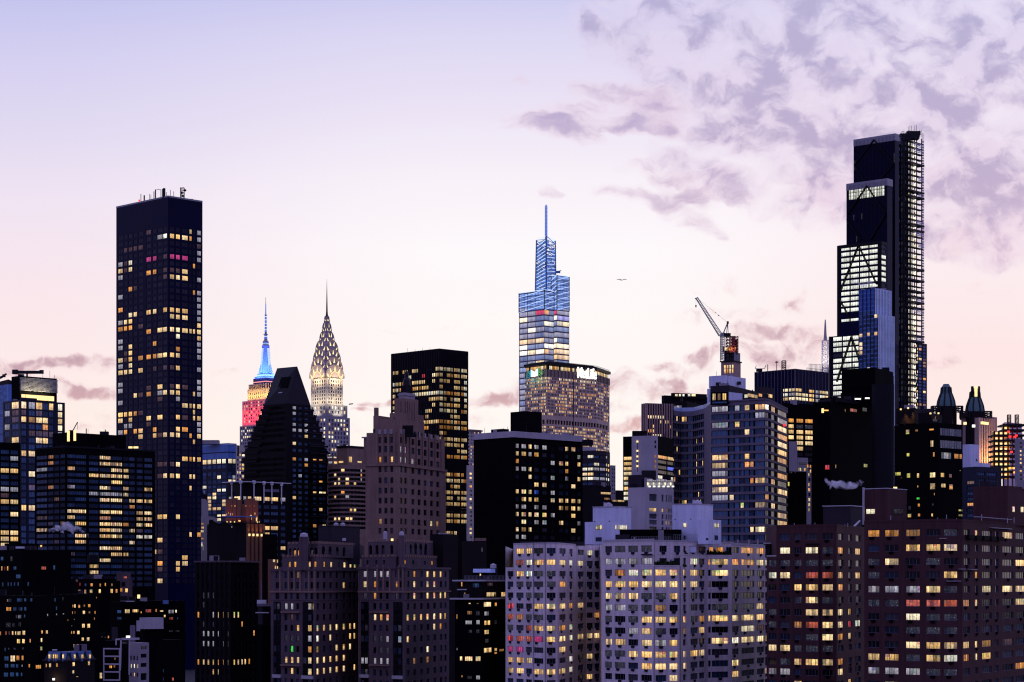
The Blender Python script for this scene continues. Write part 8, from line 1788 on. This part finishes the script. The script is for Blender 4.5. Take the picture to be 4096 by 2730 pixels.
# dark prewar tower with long rows of windows
def dark_prewar():
 b = Building('shadowed_brick_tower', 'almost black prewar tower with two long rows of lit windows near the brick pair', 'tower')
 H = lambda x: cx('H', x); Y = lambda y: cy('H', y); d = 680
 t = b.tier(H(-40), H(275), H(525), Y(478), d, 25, 'dark_brick')
 cl = [(H(x), 9) for x in (-18, 30, 72, 118, 165, 212, 255)]; cr = [(H(x), 9) for x in (312, 348, 382, 410, 446, 488)]
 rows = [(Y(y), 24 if y < 1000 else 22) for y in (620, 705, 790, 875, 965, 1050, 1135, 1225, 1310, 1392, 1478, 1560)]
 t.fac('L', cl, rows, lit=0, dark='dark', dep=.35, fr=.06, wm='dark_brick'); t.fac('R', cr, rows, lit=0, dark='black', dep=.35, fr=.06, wm='black')
 t.fins('L', 7, .7, .35, 'dark_brick', name='pier')
 b.hit('H', 'w', [(165, 967), (212, 967), (255, 965), (312, 965), (348, 965), (30, 1392), (72, 1392), (118, 1392), (212, 1392), (255, 1392), (312, 1392), (348, 1390), (382, 1390), (410, 1388), (118, 1478), (165, 1475)], 12); b.hit('H', 'c', [(30, 1135), (72, 1135), (118, 1135), (165, 1135), (255, 1135), (30, 1222), (72, 1222), (118, 1222), (212, 1222), (255, 1222), (118, 965)], 12); b.hit('H', 'o', [(-18, 965), (165, 1392), (382, 1050), (488, 1140), (446, 1390), (-18, 1392)], 12); b.hit('H', 'm', [(30, 1050), (118, 1050), (212, 1050), (255, 1050), (30, 790), (72, 790), (118, 790), (30, 875)], 12)
 t.ledge(Y(485), .5, .4, 'prewar_brick')
 return b.finish()
dark_prewar()
b, t = dark_house('low_gap_house', 'low dark house with a pale roof between the shadowed tower and the brick pair', 515, 560, 660, 1050, 645, 'H', [(590, 905, 1, 1, 'x')], 'black', 30)
m = b.part('roof_plant'); m.cbox(P3(cx('H', 555), cy('H', 850), 655), 2.8, 2, 1.3, 'white_metal'); m.cbox(P3(cx('H', 585), cy('H', 875), 652), 4.8, 2, .8, 'slab_edge'); m.cbox(P3(cx('H', 560), cy('H', 944), 650), 4.0, 2, .3, 'pale_trim')
b.tier(cx('H', 520), cx('H', 560), cx('H', 640), cy('H', 880), 655, 30, 'dark_slab'); m2 = b.part('antenna'); m2.bar(P3(cx('H', 552), cy('H', 860), 655), P3(cx('H', 550), cy('H', 660), 655), .16, 'blue_paint'); b.finish()
# art deco crown lit red
def red_crown():
 b = Building('red_lit_art_deco_tower', 'dark art deco tower with red lit crown piers below the white columned block', 'tower')
 X = lambda x: cx('Y', x); Y = lambda y: cy('Y', y); d = 850
 t = b.tier(X(495), X(800), X(1085), Y(828), d, 32, 'dark_brick'); c = b.tier(X(505), X(760), X(965), Y(540), d + 8, 32, 'terracotta', ybot=Y(830))
 xs_l = (525, 580, 640, 705); xs_r = (800, 850, 900, 945)
 for s, xs in (('L', xs_l), ('R', xs_r)):
  p0, p1 = c.pts(s); ux = (p1 - p0).normalized(); n = Vector((ux.y, -ux.x))
  for i, x in enumerate(xs):
   m = b.part('crown_pier'); p = p0 + ux * line_u(p0, ux, X(x)); h = (460, 450, 440, 470)[i]; m.box(v3(p - ux * .9 + n * .8, c.z0), v3(ux * 1.8, 0), v3(-n * 1.0, 0), UP * (ZP(Y(h), d + 8) - c.z0), 'terracotta')
 for s, pts in (('L', ((520, 705, 12, 40, 'c'), (580, 700, 18, 46, 'c'), (612, 700, 14, 36, 'o'), (650, 570, 18, 26, 'o'), (600, 570, 10, 26, 'o'), (550, 680, 8, 30, 'o'))), ('R', ((850, 748, 28, 80, 'w'), (938, 770, 22, 80, 'w'), (770, 568, 12, 26, 'o'), (900, 570, 10, 26, 'R'), (912, 690, 14, 36, 'w'), (830, 570, 8, 24, 'R')))):
  for x, y, w, h, cc in pts: c.spot(s, X(x), Y(y), w * .2551, h * .2551, cc, fr=.05, out=.9)
 r = b.part('balcony_room'); 
 for s, pts in (('L', ((505, 795, 20, 36), (560, 795, 24, 48), (622, 795, 18, 44), (700, 780, 36, 40), (400, 795, 1, 1))), ('R', ((975, 800, 14, 34), (1005, 798, 12, 38)))):
  for x, y, w, h in pts:
   if w > 2: t.spot(s, X(x), Y(y + 22), w * .2551, 7, 'w', fr=.05)
 rf = b.part('curved_roof'); rf.cbox(P3(X(700), Y(738), d + 2), 13, 6, .5, 'blue_paint'); rf.cbox(P3(X(560), Y(745), d + 4), 12, 6, .4, 'navy_glass')
 p0, p1 = t.pts('R'); ux = (p1 - p0).normalized(); n = Vector((ux.y, -ux.x))
 for i, x in enumerate((820, 882, 945, 1012, 1060)):
  m = b.part('pier'); p = p0 + ux * line_u(p0, ux, X(x)); m.box(v3(p - ux * .7 + n * .7, 0), v3(ux * 1.4, 0), v3(-n * .72, 0), UP * (t.z1 - .4), 'terracotta')
  if i < 4: 
   z = ZP(Y(1020), d); g = b.part('niche_lamp'); g.cbox(v3(p + n * 1.1, z), .7, .5, .9, 'lamp_warm'); b.lamp('SPOT', v3(p + n * 1.9, z + .2), v3(p + n * .6, z + 8), 260, (1, .42, .12), .2, name='uplight', spot=80)
 for s in 'LR':
  q0, q1 = c.pts(s); u = (q1 - q0).normalized(); nn = Vector((u.y, -u.x)); m_ = (q0 + q1) / 2; b.lamp('AREA', v3(m_ + nn * 4, c.z0 + .4), v3(m_, c.z0 + 8), 110, (1, .10, .04), 16, 1.0)
 return b.finish()
red_crown()
b, t = dark_house('gabled_brick_house', 'black brick house with stepped gables left of the red lit tower', 190, 430, 640, 870, 800, 'Y', [(575, 900, 14, 30, 'c'), (702, 885, 1, 1, 'x'), (697, 1172, 1, 1, 'x')], 'dark_brick', 35)
for x in (300, 460):
 m = b.part('gable'); p = P3(cx('Y', x), cy('Y', 872), 803); m.face([p + Vector((-3, 0, 0)), p + Vector((3, 0, 0)), p + Vector((0, 0, 1.6))], 'dark_brick'); m.face([p + Vector((-3, .5, 0)), p + Vector((3, .5, 0)), p + Vector((0, .5, 1.6))], 'dark_brick'); m.bar(p + Vector((0, .2, 1.5)), p + Vector((3, .2, 0)), .2, 'slab_edge')
b.tier(cx('Y', 220), cx('Y', 250), cx('Y', 290), cy('Y', 785), 806, 40, 'black', ybot=cy('Y', 880)); b.finish()
b, t = dark_house('pale_sliver_house', 'narrow pale concrete house edge with amber windows just right of the black slab', 95, 105, 350, 725, 870, 'Y', [(115, 848, 34, 26, 'o', 2), (115, 908, 40, 36, 'w', 2), (110, 965, 44, 38, 'w', 2), (112, 1080, 38, 32, 'd'), (105, 1170, 20, 70, 'W'), (125, 1225, 8, 90, 'c')], 'concrete', 20)
t.spot('R', cx('Y', 270), cy('Y', 1040), 42, 100, 'x', tint=(.01, .01, .01)); u = b.tier(cx('Y', 100), cx('Y', 112), cx('Y', 208), cy('Y', 455), 876, 20, 'concrete', ybot=cy('Y', 730)); ch = b.part('chimney'); ch.cbox(P3(cx('Y', 160), cy('Y', 430), 880), 1.6, 1.6, 2.4, 'dark_brick'); b.finish()
b, t = dark_house('filler_house', 'black low house behind the red lit tower and beside the near brick pair', 560, 590, 690, 240, 760, 'H', [(600, 180, 1, 1, 'x')], 'black', 30); b.finish()
b, t = dark_house('red_edge_house', 'dim red brick house edge squeezed beside the near brick pair', 608, 625, 690, 465, 720, 'H', [(662, 480, 20, 26, 'W'), (675, 540, 12, 34, 'w'), (527, 570, 1, 1, 'x')], 'terracotta', 30); b.finish()
# ================================================================ bird and steam
def gull():
 r = bpy.data.objects.new('gull', None); COL.objects.link(r); c = P3(2487, 1118, 300); r.location = c; r['label'] = 'small gull gliding with spread wings in the open sky'; r['category'] = 'bird'
 m = MB(); L = [(0, .03), (.08, .08), (.22, .10), (.36, .06), (.46, .02)]
 ring = lambda t, q: [c + Vector((-.15 + .2 * t + q * .3 * math.sin(0), -.23 + t, q * math.sin(k * math.pi / 4) - .1)) + Vector((q * math.cos(k * math.pi / 4), 0, 0)) for k in range(8)]
 for (t0, r0), (t1, r1) in zip(L, L[1:]):
  A, B_ = ring(t0, r0), ring(t1, r1)
  for k in range(8): m.face([A[k], A[(k + 1) % 8], B_[(k + 1) % 8], B_[k]], 'bird_grey')
 m.build('body', r, c)
 for s in (-1, 1):
  w = MB(); pr = [(0.05, -.06, .26), (.28, .06, .22), (.52, .07, .15), (.68, .05, .03)]
  for (x0, z0, c0), (x1, z1, c1) in zip(pr, pr[1:]):
   a, b_ = c + Vector((s * x0, -.08, z0 - .08)), c + Vector((s * x1, -.02, z1 - .08)); th = Vector((0, 0, .03))
   q = [a + Vector((0, -c0 / 2, 0)), b_ + Vector((0, -c1 / 2, 0)), b_ + Vector((0, c1 / 2, 0)), a + Vector((0, c0 / 2, 0))]
   w.face([p + th for p in q], 'bird_grey'); w.face([p - th for p in q], 'bird_grey')
   for k in range(4): w.face([q[k] + th, q[(k + 1) % 4] + th, q[(k + 1) % 4] - th, q[k] - th], 'bird_grey')
  w.build('wing', r, c)
gull()
def steam_mat(name, dens):
 m, t, N, out = new_mat(name)
 v = t.nodes.new('ShaderNodeVolumePrincipled'); v.inputs['Color'].default_value = (.95, .93, .98, 1); v.inputs['Anisotropy'].default_value = -.2
 tc = t.nodes.new('ShaderNodeTexCoord'); n = N.noise(tc.outputs['Object'], .30, 5, .62, .6)
 N.l(N.mapr(n, .43, .62, 0.0, dens), v.inputs['Density']); v.inputs['Absorption Color'].default_value = (.9, .9, .95, 1)
 N.l(v.outputs[0], out.inputs['Volume'])
def steam(label, d, pts, mat, sc=1.0):
 """a drifting plume: lumpy closed mesh filled with a scattering volume"""
 base = P3(pts[0][0], pts[0][1], d); me = MB()
 import bmesh
 bm = bmesh.new()
 P = []
 for (x0, y0, r0), (x1, y1, r1) in zip(pts, pts[1:]):
  n = max(2, int(math.hypot(x1 - x0, y1 - y0) / (min(r0, r1) * .8)))
  for k in range(n): f = k / n; P.append((x0 + (x1 - x0) * f, y0 + (y1 - y0) * f, r0 + (r1 - r0) * f))
 px = d / FPX
 n = 12; rings = []
 for i, (x, y, r) in enumerate(P + [pts[-1]]):
  c = P3(x + RND.uniform(-.5, .5) * r, y + RND.uniform(-.5, .5) * r, d) - base; j = min(i, len(P) - 2); a, e = P[max(j - 1, 0)], P[min(j + 1, len(P) - 1)]; dx, dz = e[0] - a[0], -(e[1] - a[1]); l = math.hypot(dx, dz) or 1
  nv = Vector((-dz / l, 0, dx / l)); R_ = max(.15, r * px)
  rings.append([bm.verts.new(c + (nv * math.cos(2 * math.pi * k / n) + Vector((0, 1, 0)) * math.sin(2 * math.pi * k / n)) * R_ * RND.uniform(.55, 1.3)) for k in range(n)])
 for A, B_ in zip(rings, rings[1:]):
  for k in range(n): bm.faces.new([A[k], A[(k + 1) % n], B_[(k + 1) % n], B_[k]])
 bm.faces.new(rings[0][::-1]); bm.faces.new(rings[-1]); bmesh.ops.recalc_face_normals(bm, faces=bm.faces)
 mesh = bpy.data.meshes.new('steam_plume'); bm.to_mesh(mesh); bm.free(); mesh.materials.append(MATS[mat])
 o = bpy.data.objects.new('steam_plume', mesh); COL.objects.link(o); o.location = base; o['label'] = label; o['category'] = 'steam'
steam_mat('steam_thick', 1.2); steam_mat('steam_thin', .35)
G_ = lambda x, y: (cx('G', x), cy('G', y))
steam('white steam plume drifting left across the wide dark office block', 790, [(*G_(795, 275), 2), (*G_(780, 238), 7), (*G_(700, 208), 12), (*G_(630, 195), 16), (*G_(565, 175), 20), (*G_(500, 200), 12), (*G_(430, 215), 9)], 'steam_thick')
F_ = lambda x, y: (cx('F', x), cy('F', y))
steam('pale lilac steam plume drifting left from the brick penthouse', 600, [(*F_(838, 1335), 6), (*F_(825, 1290), 12), (*F_(760, 1335), 16), (*F_(680, 1335), 18), (*F_(610, 1320), 18), (*F_(560, 1325), 12), (*F_(512, 1268), 5)], 'steam_thick')
S_ = lambda x, y: (cx('S', x), cy('S', y))
steam('thin pinkish steam puff above the blue glass tower', 1590, [(*S_(790, 1200), 5), (*S_(760, 1180), 12), (*S_(700, 1185), 9), (*S_(640, 1160), 8), (*S_(615, 1145), 3)], 'steam_thin')
steam('small wisp of steam beside the black slab above the pale sliver house', 880, [(cx('Y', 155), cy('Y', 410), 2), (cx('Y', 140), cy('Y', 340), 5), (cx('Y', 125), cy('Y', 290), 5), (cx('Y', 145), cy('Y', 235), 4)], 'steam_thick')
